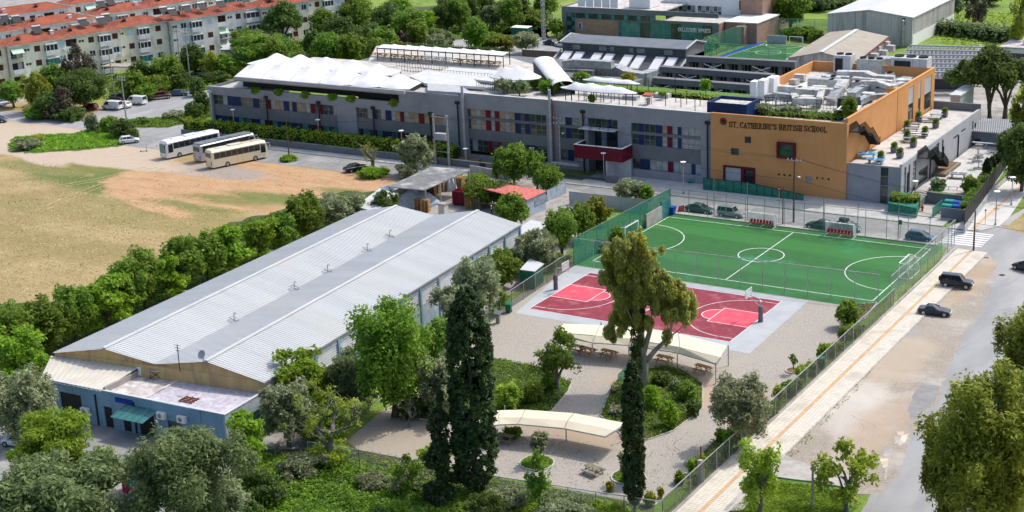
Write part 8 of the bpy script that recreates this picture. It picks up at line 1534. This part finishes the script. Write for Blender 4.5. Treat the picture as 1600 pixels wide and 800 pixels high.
for k, yv in enumerate(ys):
 sp = ('bushlime','bushbright','bush','bushlime')[k % 4]; px_, py_ = col_of(-58.1, yv, 0), row_of(-58.1, yv, 0)
 tree_at(sp, -58.0-.25*(k % 3), yv, .03, 1.1+.5*((k*7) % 3), .55+.2*((k*5) % 3), 'low shrub in the green strip inside the pavement fence, %s from its near end' % OR2[21-k], group='shrubs lining the pavement fence')
for sp, px, pb, pt, hw, lb in (('olive',530,360,301,41,'grey olive at the far end of the row beside the warehouse'),('green',478,382,300,32,'dark tree next to the olive at the far end of the row'),('green',441,398,332,28,'mid green tree third from the far end of the row'),('bright',406,412,343,34,'bright green tree fourth from the far end of the row'),('bright',362,432,350,34,'bright green tree fifth from the far end of the row'),('green',327,446,362,34,'green tree in the middle of the row, above the roof edge'),('green',290,462,372,34,'dark green tree in the middle of the row'),('bright',264,478,400,34,'bright green tree standing forward in the middle of the row'),('green',228,486,390,39,'dark tree behind the bright ones in the middle of the row'),('green',208,500,408,34,'second dark tree towards the near part of the row'),
 ('bright',170,520,432,50,'large bright green tree in the near part of the row'),('green',120,538,448,39,'green tree above the near left roof corner'),('green',78,556,466,36,'mid green tree near the left end of the row'),('green',32,566,474,43,'dark tree near the left edge end of the row'),('bright',40,610,518,50,'bright green tree at the left edge above the grey olive'),('green',-15,590,498,34,'green tree cut by the left edge of the view'),('green',560,352,308,16,'small dark tree between olive and white shed')): T(sp,px,pb,pt,hw,lb)
for sp, px, pb, pt, hw, lb in (('dark',603,352,297,24,'dark leafed tree over the pale shed roof behind the warehouse'),('olive',650,272,207,27,'grey olive in front of the long hedge by the road'),('busholive',638,278,250,18,'grey bush at the foot of the roadside olive'),('green',803,292,226,33,'broad green street tree in front of the grey facade'),('open',840,296,234,20,'thin tree between the broad street tree and the round one'),('ball',856,302,258,24,'clipped round green tree beside the pale gate'),('open',778,290,236,10,'thin young tree left of the broad street tree'),
 ('green',803,360,303,27,'green tree at the rear right corner of the warehouse'),('green',878,400,328,28,'green tree left of the netted fence, lower'),('green',905,378,318,26,'green tree behind the netted fence, upper'),('autumn',932,352,307,24,'yellowish tree behind the netted fence by the sheet fence'),('olive',983,320,277,23,'grey olive at the corner of the netted fence and street'),('green',1010,322,288,14,'green tree caught behind the net by the street'),('open',865,418,398,22,'creeper like bush on the left court fence'),('dark',800,430,392,22,'dark tree between the round olive and the warehouse'),
 ('busholive',940,392,372,14,'pale bush behind the net at the left of the pitch'),('bush',965,385,355,12,'green bush behind the net beside the football goal'),('bushbright',745,286,272,20,'bright shrub behind the yard wall by the street'),('bushbright',720,288,275,14,'small bright shrub left of the one behind the yard wall')): T(sp,px,pb,pt,hw,lb)
for px, lb in ((765,'left clump of the big clipped hedge beside the crimson skip'),(748,'front clump of the big clipped hedge beside the crimson skip'),(783,'right clump of the big clipped hedge beside the crimson skip')): T('bushdark' if px > 770 else 'bush',px,322,282,28,lb,.15)
for sp, px, pb, pt, hw, lb in (('busholive',145,205,175,12,'slim grey green bush at the back of the grass island'),('bush',172,206,182,16,'round bush on the grass island beside the slim grey one'),('bushdark',192,214,186,22,'dark spreading bush at the right end of the grass island'),('bushdark',206,218,200,12,'low dark bush beside the white hatchback'),('busholive',45,232,216,22,'grey mound bush at the left end of the grass island'),('yellow',58,222,212,11,'yellow flowering patch on the grass island'),('yellow',122,186,172,13,'yellow flowering shrub at the roadside under the round tree'),('bushdark',318,180,142,14,'dark bush at the left corner of the school'),('busholive',272,184,172,18,'pale cactus like shrub on the verge before the car park'),('yellow',290,190,182,9,'yellow flowering shrub on the verge'),('bushdark',305,186,160,16,'dark shrub beside the school corner on the verge'),('bush',220,194,184,14,'low green shrub at the left end of the verge'),
 ('darkball',134,172,110,43,'large dense round tree over the red car'),('green',22,168,126,20,'green tree at the left edge above the road'),('autumn',60,175,112,24,'olive brown tree left of the big round tree'),('bushdark',80,184,145,28,'dark bush under the olive brown tree'),('brown',98,186,140,26,'greyish brown bush below the round tree'),('green',90,160,100,24,'bluish green tree behind the round tree'),('brown',126,158,74,24,'reddish brown tree before the front apartment block'),('bush',60,185,165,26,'low green bush by the left road'),('bushdark',110,188,168,24,'dark bush by the left road under the round tree'),
 ('dark',222,142,96,22,'dark green tree left of the tall pole pair'),('green',262,138,86,26,'green tree behind the tall pole pair, left'),('green',210,152,112,26,'mid green tree right of the vans pole'),('bush',245,146,118,26,'green bush mass above the left car park'),('bushdark',280,140,112,22,'dark bush at the foot of the tall pole pair'),('bush',228,156,132,22,'low bush behind the second white van'),('dark',305,118,70,22,'dark tree right of the tall pole pair'),('lime',332,122,82,20,'pale lime tree right of the tall pole pair'),('green',352,120,84,20,'green tree right of the pale lime one'),('bushdark',340,128,112,22,'dark clipped bush behind the school corner'),
 ('green',390,92,45,28,'bright green tree below the umbrella pine'),('bushdark',310,150,120,14,'dark bush between parked cars and school'),('bush',372,118,100,24,'grassy bush left of the white membrane roofs')): T(sp,px,pb,pt,hw,lb)
T('pine',445,76,5,33,'rounded umbrella pine rising before the apartments',.25)
W_ = (('green',415,78,52),('green',430,84,22),('bushdark',470,82,22),('dark',495,70,20),('green',515,76,28),('dark',530,48,26),('green',550,76,26),('green',505,40,22),('dark',575,60,28),('green',600,66,26),('green',560,22,28),('dark',610,30,30),('green',640,40,30),('bright',625,8,26),('purple',628,60,16),('bright',660,30,28),('olivedark',690,55,20),('green',655,55,18),('dark',700,22,24),('olive',685,62,18),('green',720,22,18),('dark',735,15,18),('green',742,52,20),('olivedark',770,18,20),('bushdark',645,66,10),('green',590,84,18),('autumn',600,80,20),('autumn',620,76,18),('bush',570,88,18),('dark',755,5,18),('green',800,20,20),('dark',815,10,16),('olivedark',790,10,16))
for k, (sp, px, py, hw) in enumerate(W_):
 hh = {'bushdark':14,'bush':14}.get(sp, 44); pb = py+hh*.55+8 if py > 40 else py+30; pt = pb-hh-(12 if sp in ('dark','green') else 0)
 T(sp,px,pb,pt,hw,{'green':'mid green','dark':'dark','bright':'bright green','olivedark':'dull olive','olive':'grey olive','purple':'purple brown','bushdark':'dark low','bush':'low green','autumn':'yellowish'}[sp]+' woodland tree, '+('in the top row ' if py < 32 else 'in the middle row ' if py < 62 else 'in the front row ')+('just right of the umbrella pine' if px < 505 else 'behind the left end of the tents' if px < 560 else 'behind the middle of the tents' if px < 612 else 'above the left end of the rear awning' if px < 665 else 'above the motorhome' if px < 722 else 'left of the green container'), group='woodland trees between apartments and school')
for sp, px, pb, pt, hw, lb in (('bush',765,76,52,26,'low bush mass right of the motorhome'),('autumn',790,78,55,22,'yellowish bush tree behind the right end of the awning'),('olive',822,84,47,22,'grey olive right of the green container'),('bushdark',880,66,55,10,'clipped dark bush beside the showroom corner'),('green',870,58,30,14,'green tree left of the showroom'),('green',855,30,-10,20,'light green tree behind the pylon'),('bush',835,42,15,26,'scrub mass behind the green container'),
 ('green',1235,48,-20,32,'bright round tree in the meadow right of the brick wing'),('olivedark',1285,18,-5,16,'grey green tree on the meadow edge above the small pitch'),('dark',1270,12,-20,16,'dark tree at the top edge behind the round meadow tree'),('olivedark',1487,26,-12,18,'grey olive right of the tall hall'),('brown',1527,42,-8,22,'bare branched brownish tree in the rear meadow'),('lime',1592,88,-20,22,'tall pale poplar at the top right edge'),('dark',1545,8,-25,26,'dark trees at the top right edge'),('dark',1510,6,-20,18,'dark tree left of the ones at the top right edge'),('green',1258,62,42,22,'leafy shrub mass behind the far goal'),('green',1238,60,44,18,'leafy shrub mass left of the far goal'),('bush',1275,66,48,14,'green shrub right of the far goal')): T(sp,px,pb,pt,hw,lb)
for sp, px, pb, pt, hw, lb in (('pine',1546,188,78,45,'tallest dark stone pine behind the courtyard'),('pine',1570,186,90,42,'dark stone pine at the right of the tallest one'),('pine',1510,172,98,36,'lower stone pine whose crown leans over the annex'),('autumn',1600,240,140,26,'yellow green tree at the right edge above the pavement'),('dark',1596,300,196,34,'dark tree overhanging the sloping pavement at the right edge'),('dark',1575,262,205,20,'dark tree behind the black screen fence'),('cypress',1559,276,238,7,'dark hedge cypress nearest the pavement lamp'),
 ('cypress',1541,292,246,7,'columnar cypress fourth along the courtyard lawn'),('cypress',1549,284,243,6,'columnar cypress fifth along the courtyard lawn'),('cypress',1567,266,236,7,'columnar cypress at the far end of the courtyard lawn'),('olivedark',1465,306,276,14,'small olive on the front courtyard lawn, left'),('green',1515,312,274,15,'small tree on the front courtyard lawn, right'),('bushdark',1519,325,300,10,'dark shrub under the right lawn tree'),('bushlime',1508,345,322,10,'pale shrub at the corner of the bin enclosure'),('bush',1548,248,238,7,'clipped round shrub at the head of the courtyard lawn')): T(sp,px,pb,pt,hw,lb)
ZT = 11.1
for sp, px, pb, pt, hw, lb in (('olive',787,146,120,16,'olive on the school roof left of the round tent'),('olivedark',812,150,124,15,'olive on the school roof below the round tent'),('bush',858,146,124,18,'dark spreading shrub on the school roof beside the covered stair'),('green',908,127,113,14,'round shrub behind the nearer shade sail'),('yellow',981,128,113,13,'yellow green shrub at the right of the upper shade sail'),('bush',850,138,122,24,'wide low shrub left of the covered stair foot'),('bright',1103,145,123,10,'small bright tree in the sunken garden behind the terrace'),('bush',925,160,148,7,'small tuft shrub on the roof edge hedge'),
 ('olive',1192,180,160,14,'small olive at the left of the orange roof planting'),('olive',1230,180,163,9,'small olive in the middle of the orange roof planting'),('olive',1247,181,165,8,'second small olive in the middle of the orange roof planting'),('olive',1218,179,166,8,'smallest olive of the orange roof planting'),('green',1327,190,150,14,'tall roof shrub at the right end of the orange roof planting'),('bushdark',1312,186,172,10,'dark roof shrub left of the tall one')): T(sp,px,pb,pt,hw,lb,z0=ZT)
for t_ in PLANTERS:
 s_ = link('plant', crown('bush', 1, .6, .9, 250)[0], t_); s_.location = (0,0,.7); s_.scale = (.6,.6,.6)
T('bush',1035,150,143,7,'little bush in the grey box planter on the terrace',z0=ZT+.6)
def hedge(name, label, pts, w, h, z0, mat, leaf=.16, dens=26, cat='hedge', bump=.18, kindv=None):
 o = Vector((pts[0][0],pts[0][1],z0)); t = thing(name, label, cat, o); rg = np.random.default_rng(int(abs(o.x)*7)); Vs = []; tot = 0
 for a, b in zip(pts[:-1], pts[1:]):
  a = np.array([a[0]-o.x,a[1]-o.y,0]); b = np.array([b[0]-o.x,b[1]-o.y,0]); L = np.linalg.norm(b-a); d = (b-a)/L; n_ = np.array([-d[1],d[0],0]); n = int(L*(w+2*h)*dens); s = rg.uniform(0,L,n); q = rg.uniform(0,w+2*h,n)
  off = np.where(q < h, -w/2, np.where(q > h+w, w/2, q-h-w/2)); zz_ = np.where(q < h, q, np.where(q > h+w, w+2*h-q, h)); lump = 1+bump*np.sin(s*1.7+off*2)+bump*.7*np.sin(s*4.1+zz_*3)
  P = a+d*s[:,None]+n_*(off*lump)[:,None]; P[:,2] = zz_*(1+.5*bump*np.sin(s*2.3)+.4*bump*np.sin(s*5.9)); P += rg.normal(size=P.shape)*leaf*.6; nr = rg.normal(size=(n,3))*.6; nr[:,2] += .6; nr += n_*(off/w)[:,None]; nr /= np.linalg.norm(nr,axis=1)[:,None]
  u = rg.normal(size=(n,3)); u -= nr*(u*nr).sum(1)[:,None]; u /= np.linalg.norm(u,axis=1)[:,None]; v = np.cross(nr,u); sc = leaf*rg.uniform(.6,1.4,n); u *= sc[:,None]; v *= sc[:,None]*.7
  V = np.empty((n,4,3)); V[:,0] = P-u; V[:,1] = P-v; V[:,2] = P+u; V[:,3] = P+v; Vs.append(V.reshape(-1,3)); tot += n
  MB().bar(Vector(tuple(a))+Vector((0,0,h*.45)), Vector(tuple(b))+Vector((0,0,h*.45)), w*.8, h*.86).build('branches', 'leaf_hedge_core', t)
 link('foliage', np_mesh('foliage', np.concatenate(Vs), tot, mat), t); return t
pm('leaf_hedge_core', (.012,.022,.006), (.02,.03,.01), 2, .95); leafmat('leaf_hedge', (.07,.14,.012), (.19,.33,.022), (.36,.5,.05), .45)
hedge('hedge', 'long clipped bright hedge on the low wall in front of the grey school', [(hw0+.4,218.3),(-150.2,218.3)], 2.1, 2.1, 1.2, 'leaf_hedge', .2, 20)
hedge('hedge', 'trailing hedge along the roof parapet of the grey facade', [(GX0+ux0,YF+.75),(GX0+ux1,YF+.75)], .9, .55, 11.55, 'leaf_olive_dark', .13, 26)
hedge('hedge', 'clipped low green planting along the front of the orange roof', [W(1180,177,ZT)[:2], W(1318,187,ZT)[:2]], 3.6, .7, ZT, 'leaf_green', .16, 22)
hedge('hedge', 'bright hedge block in the front planter at the school steps', [W(1392,328)[:2], W(1434,332)[:2]], 2.4, 2.3, .2, 'leaf_hedge', .18, 26)
hedge('hedge', 'clipped hedge before the dark blue garden building', [W(1476,222,1)[:2], W(1588,229,1)[:2]], 1.6, 1.6, .9, 'leaf_dark', .16, 26)
hedge('hedge', 'rough green hedge between black screen and courtyard lawn', [W(1508,345)[:2], W(1560,262)[:2]], 1.6, 1.6, .8, 'leaf_green', .18, 20)
hedge('hedge', 'dark hedgerow crossing the rear meadow right of the tall hall', [W(1470,52)[:2], W(1576,66)[:2]], 4.5, 3.0, 0, 'leaf_olive_dark', .4, 5)
hedge('hedge', 'green hedge between showroom and small pitch', [W(1080,90)[:2], W(1118,74)[:2]], 2, 2.4, 0, 'leaf_green', .25, 12)
hedge('hedge', 'flowering green strip in the sunken roof garden', [(-131,238),(-105,238)], 2.2, .7, 10.85, 'leaf_lime', .16, 16); hedge('hedge', 'low hedge edging at the back of the rear meadow', [W(1250,20)[:2], W(1330,10)[:2]], 3, 2, 0, 'leaf_dark', .35, 6)
hedge('hedge', 'dense green hedge wall along the rear terrace beneath the long awning', [W(600,74,ZT)[:2], W(780,84,ZT)[:2]], 1.0, 1.0, ZT, 'leaf_dark', .2, 14)
for k, (px, lb) in enumerate(((398,'leftmost'),(434,'second'),(475,'third'),(518,'fourth'),(547,'fifth'),(614,'rightmost'))):
 if k < 6: p = onY(px, 138+k*3.0+(4 if k == 5 else 0), YF-.1); t = thing('hanging_shrub', 'bright green shrub hanging over the parapet opening, %s of six' % lb, 'shrub', (p[0],YF+.2,9.2)); c = link('foliage', crown('bushbright', k % 3, 1.5, 1.5, 200)[0], t); c.location = (0,0,-.8); c.scale = (1.3,.7,1.4)
def euca():
 x, y, _ = W(1004, 606); t = thing('eucalyptus_tree', 'tall eucalyptus with pale forked trunk and yellowish crown between court and canopy', 'eucalyptus tree', (x,y,0)); s = 1/ppm(x,y,9)
 def pt(px, py, dep=0.0):    # survey point on the vertical plane through the trunk that faces the camera
  z = hgt(x, y, py); u = (px-col_of(x,y,z))*s; return Vector((u*RT[0]+dep*FW[0]*1.05, u*RT[1]+dep*FW[1]*1.05, z))
 mb = MB(); P = pt(1004,600); P.z = 0
 mb.tube([P, pt(1006,572), pt(1003,545), pt(1000,505), pt(996,440)], [.62,.5,.44,.36,.16], 10); mb.tube([pt(1004,555), pt(1016,520,.4), pt(1020,480,.6), pt(1015,430,.6)], [.36,.27,.2,.08], 8)
 mb.tube([pt(1008,566), pt(1024,548), pt(1045,527,-.3), pt(1052,495,-.4), pt(1060,470,-.4)], [.34,.27,.2,.12,.05], 8); mb.tube([pt(1000,520), pt(988,500,-.6), pt(975,470,-.8)], [.2,.14,.05], 7); mb.tube([pt(1045,527,-.3), pt(1060,522,.5), pt(1072,512,.7)], [.1,.07,.03], 6); mb.tube([pt(1000,530), pt(980,515,.6), pt(965,505,.8)], [.12,.08,.03], 6)
 mb.build('trunk', 'bark_pale', t, smooth=True)
 rg = random.Random(4); C = []
 for px, py, r, n in ((1000,440,34,10),(985,430,30,9),(1020,455,26,8),(1000,465,28,8),(965,440,20,6),(1040,470,20,6),(995,385,22,9),(975,400,26,9),(1015,400,24,9),(960,425,22,8),(990,425,30,10),(1020,430,26,9),(955,400,14,5),(985,460,30,10),(1015,460,24,8),(970,450,22,7),(1000,490,20,7),(1040,455,18,7),(1055,470,24,8),(1070,480,18,6),(1045,495,20,6),(1035,480,16,5),(1075,500,12,3),(963,510,16,6),(955,520,10,3),(975,490,14,4),(1040,530,8,2),(1050,455,14,5)):
  for k in range(int(n*1.35)): a = rg.uniform(0,6.28); q_ = rg.uniform(0,1)**.5*r; v = pt(px+q_*cos(a), py+q_*sin(a)*.9, rg.uniform(-1,1)*r*s*1.1); rr = rg.uniform(.35,.75); C.append((v.x,v.y,v.z,rr*.85,rr*1.25))
 C = np.array(C); low = C
 link('foliage', leaf_mesh('foliage', low, 44000, .15, 'leaf_euca', 3, 1.6, 1.0), t); link('flowering_foliage', leaf_mesh('foliage', np.array([(v.x,v.y,v.z,.6,.6) for v in (pt(1003,383,-1),pt(1008,392,-1.4),pt(1000,376,-.6),pt(970,428,-1.5),pt(1050,452,-1.2),pt(988,372,0),pt(1066,462,-.8),pt(950,398,-.6),pt(985,415,-1.6))]), 1900, .12, 'leaf_yellow', 5, 1.5, .8, up=.8), t)
 iv = []
 for k in range(60): z = rg.uniform(0,1); a = rg.uniform(0,6.28); v = pt(996, 585-z*105); iv.append((v.x+.55*cos(a), v.y+.55*sin(a), v.z, .35, .5))
 link('ivy', leaf_mesh('ivy', np.array(iv), 5200, .13, 'leaf_dark', 8, 1.1), t)
euca()
def bare_tree(label, px, pb, pt_, hw, seed, leaves=None, mat='bark_grey', thick=.2, nleaf=0, ls=.14):
 x, y, _ = W(px, pb); H = hgt(x,y,pt_); R = hw/ppm(x,y,H/2); t = thing('bare_tree', label, 'tree', (x,y,0)); rg = random.Random(seed); mb = MB(); tips = []
 def br(p, d, L, r, dep):
  q_ = p+d*L*.5+Vector((rg.uniform(-.1,.1),rg.uniform(-.1,.1),rg.uniform(-.05,.12)))*L; e = p+d*L+Vector((rg.uniform(-.15,.15),rg.uniform(-.15,.15),rg.uniform(-.08,.15)))*L; mb.tube([p,q_,e], [r,r*.75,r*.5], 6 if dep < 2 else 4)
  if dep >= 4: tips.append(e); return
  for k in range(2 if dep else 4):
   v = Vector((rg.uniform(-1,1),rg.uniform(-1,1),rg.uniform(-.1,.9))).normalized(); br(e if k else q_, (d*.55+v*.8).normalized(), L*rg.uniform(.6,.85), r*.55, dep+1)
   if dep > 2: tips.append(e)
 br(Vector((0,0,0)), Vector((.05,0,1)), H*.3, thick, 0); n = len(mb.v); V = np.array(mb.v); V[:,2] *= H/max(V[:,2].max(),.1); V[:,:2] *= R/max(np.abs(V[:,:2]).max(),.1); mb.v = [tuple(v) for v in V]; mb.build('trunk', mat, t)
 if leaves: sc = np.array([R/max(1e-3,max(abs(q_.x) for q_ in tips+[Vector((1,1,1))])),]*1); TP = V[rg.sample(range(n), min(n, 60))]; TP = TP[TP[:,2] > H*.3]; link('foliage', leaf_mesh('foliage', np.array([(p[0],p[1],p[2],.55,.4) for p in TP]), nleaf, ls, leaves, seed), t)
bare_tree('gnarled half bare tree with twisted pale branches beside the blue office',512,728,605,72,5,'leaf_lime',thick=.3,nleaf=2400,ls=.12); bare_tree('bare pruned tree in its clump of grass beside the black saloon',583,266,222,27,9,'leaf_autumn',thick=.3,nleaf=450); bare_tree('leafless pale branched tree beside the left court fence thicket',640,668,620,26,14,None,thick=.12); bare_tree('leafless grey tree in the left shrubbery below the round tree',90,178,145,10,11,None,thick=.2)
for px, pb, pt_, hw, lb in ((451,251,243,14,'round grass clump at the foot of the dark wooden pole'),(580,276,262,24,'green clump around the foot of the bare pruned tree'),(600,272,262,10,'small green clump right of the bare pruned tree')): T('bushbright',px,pb,pt_,hw,lb)
def scatter(name, P, n, leaf, h, mat, seed=1, z=.03, px=True, st=1.0, upr=.3, clump=.0):
 Q = np.array([W(*p)[:2] if px else p for p in P]); rg = np.random.default_rng(seed); lo, hi = Q.min(0), Q.max(0); pts = rg.uniform(lo, hi, (n*3,2)); ins = np.zeros(len(pts), bool); j = len(Q)-1
 for i in range(len(Q)):
  c = ((Q[i,1] > pts[:,1]) != (Q[j,1] > pts[:,1])) & (pts[:,0] < (Q[j,0]-Q[i,0])*(pts[:,1]-Q[i,1])/(Q[j,1]-Q[i,1]+1e-9)+Q[i,0]); ins ^= c; j = i
 pts = pts[ins][:n]; m_ = len(pts)
 if clump: f = np.sin(pts[:,0]*1.1+seed)*np.sin(pts[:,1]*1.3)+np.sin(pts[:,0]*2.9)*np.cos(pts[:,1]*2.3+seed)*.6; keep = rg.uniform(-.9,1.2,m_) < f+clump; pts = pts[keep]; m_ = len(pts)
 hz = h*(.35+.65*np.abs(np.sin(pts[:,0]*.9+seed)*np.cos(pts[:,1]*.7)))*rg.uniform(.1,1,m_); C = np.column_stack([pts, hz+z, np.full(m_,leaf*.1), np.full(m_,leaf*.1)])
 nr = rg.normal(size=(m_,3))*.5; nr[:,2] += upr+.4; nr /= np.linalg.norm(nr,axis=1)[:,None]; a = rg.normal(size=(m_,3)); a[:,2] += (1.2 if st > 1.4 else 0); a -= nr*(a*nr).sum(1)[:,None]; a /= np.linalg.norm(a,axis=1)[:,None]; b = np.cross(nr,a); s = leaf*rg.uniform(.6,1.4,m_); a *= (s*st)[:,None]; b *= (s*.6)[:,None]; p3 = C[:,:3]
 V = np.empty((m_,4,3)); V[:,0] = p3-a; V[:,1] = p3-b; V[:,2] = p3+a; V[:,3] = p3+b; return link(name, np_mesh(name, V.reshape(-1,3), m_, mat), None, kind='stuff')
scatter('ivy_cover', [(400,712),(560,722),(640,745),(700,758),(780,790),(830,900),(380,900)], 36000, .17, .6, 'leaf_bright', 1, upr=1.2); scatter('ivy_cover', [(430,725),(600,735),(760,775),(740,860),(420,860)], 9000, .17, 1.3, 'leaf_green', 43, clump=.0); scatter('ivy_cover', [(430,725),(600,735),(760,775),(740,860),(420,860)], 6000, .16, .9, 'leaf_dark', 47, clump=-.1); scatter('wild_grass', [(700,765),(1000,800),(1010,900),(640,900)], 16000, .15, .5, 'leaf_lime', 41, st=1.6); scatter('ivy_cover', [(400,740),(700,755),(760,820),(700,900),(380,900)], 12000, .16, .9, 'leaf_green', 2)
scatter('undergrowth_leaves', [(430,700),(560,705),(760,748),(1000,790),(1020,860),(700,860),(640,770),(420,760)], 9000, .14, .7, 'leaf_olive', 3, clump=.2); scatter('undergrowth_leaves', [(560,715),(760,750),(975,790),(1020,830),(820,860),(700,790)], 11000, .13, .8, 'leaf_lime', 4, clump=.1)
scatter('bed_leaves', BED_A, 11000, .12, .6, 'leaf_green', 5, z=.06); scatter('bed_leaves', BED_A, 5000, .12, .5, 'leaf_olive_dark', 6, z=.06, clump=.1); scatter('bed_leaves', BED_B, 9000, .12, .6, 'leaf_green', 7, z=.06, clump=.7); scatter('bed_leaves', BED_B, 4500, .12, .5, 'leaf_autumn', 8, z=.06, clump=.2); scatter('bed_leaves', BED_C, 900, .12, .5, 'leaf_olive_dark', 9)
scatter('bed_leaves', circ(839,724,1.6), 900, .1, .35, 'leaf_bright', 10, px=False); scatter('bed_leaves', circ(982,746,1.5), 700, .1, .35, 'leaf_bright', 11, px=False); scatter('bed_leaves', BED_D, 2200, .12, .6, 'leaf_green', 12, clump=.3)
scatter('corner_tufts', [(1130,815),(1165,778),(1200,752),(1242,757),(1325,772),(1310,830),(1200,880)], 14000, .1, .3, 'leaf_bright', 13, st=1.6)
scatter('island_tufts', [(14,228),(24,215),(60,212),(118,210),(150,200),(196,198),(214,206),(218,214),(190,226),(140,232),(52,238)], 9000, .22, .4, 'leaf_bright', 14, st=1.5, clump=.8); scatter('verge_tufts', [(182,190),(215,199),(261,199),(301,190),(345,178),(345,152),(322,157),(300,173),(255,184)], 4000, .22, .5, 'leaf_green', 15, st=1.4)
scatter('strip_undergrowth', [(0,490),(80,480),(180,448),(260,405),(350,362),(450,335),(540,310),(560,345),(300,462),(80,565),(0,620)], 15000, .24, .8, 'leaf_green', 16); scatter('strip_tufts', [(0,480),(80,474),(180,444),(260,400),(350,356),(450,330),(540,303),(520,318),(200,450),(60,500)], 7000, .2, .4, 'leaf_green', 17, st=1.3, clump=.6)
scatter('wood_undergrowth', [(180,158),(165,125),(340,92),(480,50),(640,20),(850,15),(850,45),(640,72),(560,92),(380,104),(330,140)], 15000, .5, 1.2, 'leaf_green', 18, clump=.9); scatter('meadow_tufts', [(1440,55),(1460,20),(1640,20),(1640,130),(1560,100)], 7000, .4, .4, 'leaf_lime', 19, clump=.2)
scatter('straw_stubble', [(-60,330),(120,300),(250,320),(420,330),(300,352),(200,420),(80,470),(-60,480)], 16000, .085, .08, 'leaf_straw', 31, st=1.8, z=.01, clump=.5); scatter('straw_stubble', [(-100,250),(90,255),(180,300),(100,310),(-100,330)], 6000, .09, .08, 'leaf_straw', 32, st=1.6, z=.01, clump=.2); scatter('loose_stones', [(250,262),(640,276),(560,300),(420,312),(240,320),(180,300)], 2600, .1, .06, 'leaf_straw', 33, clump=.2); scatter('gravel_weeds', [(780,660),(975,700),(1085,690),(1170,640),(1150,690),(1010,775),(780,740),(640,700)], 700, .09, .12, 'leaf_green', 20, clump=.1); scatter('edge_weeds', [(1222,716),(1330,605),(1462,436),(1468,436),(1340,610),(1236,720)], 1300, .09, .15, 'leaf_autumn', 21, clump=.4)
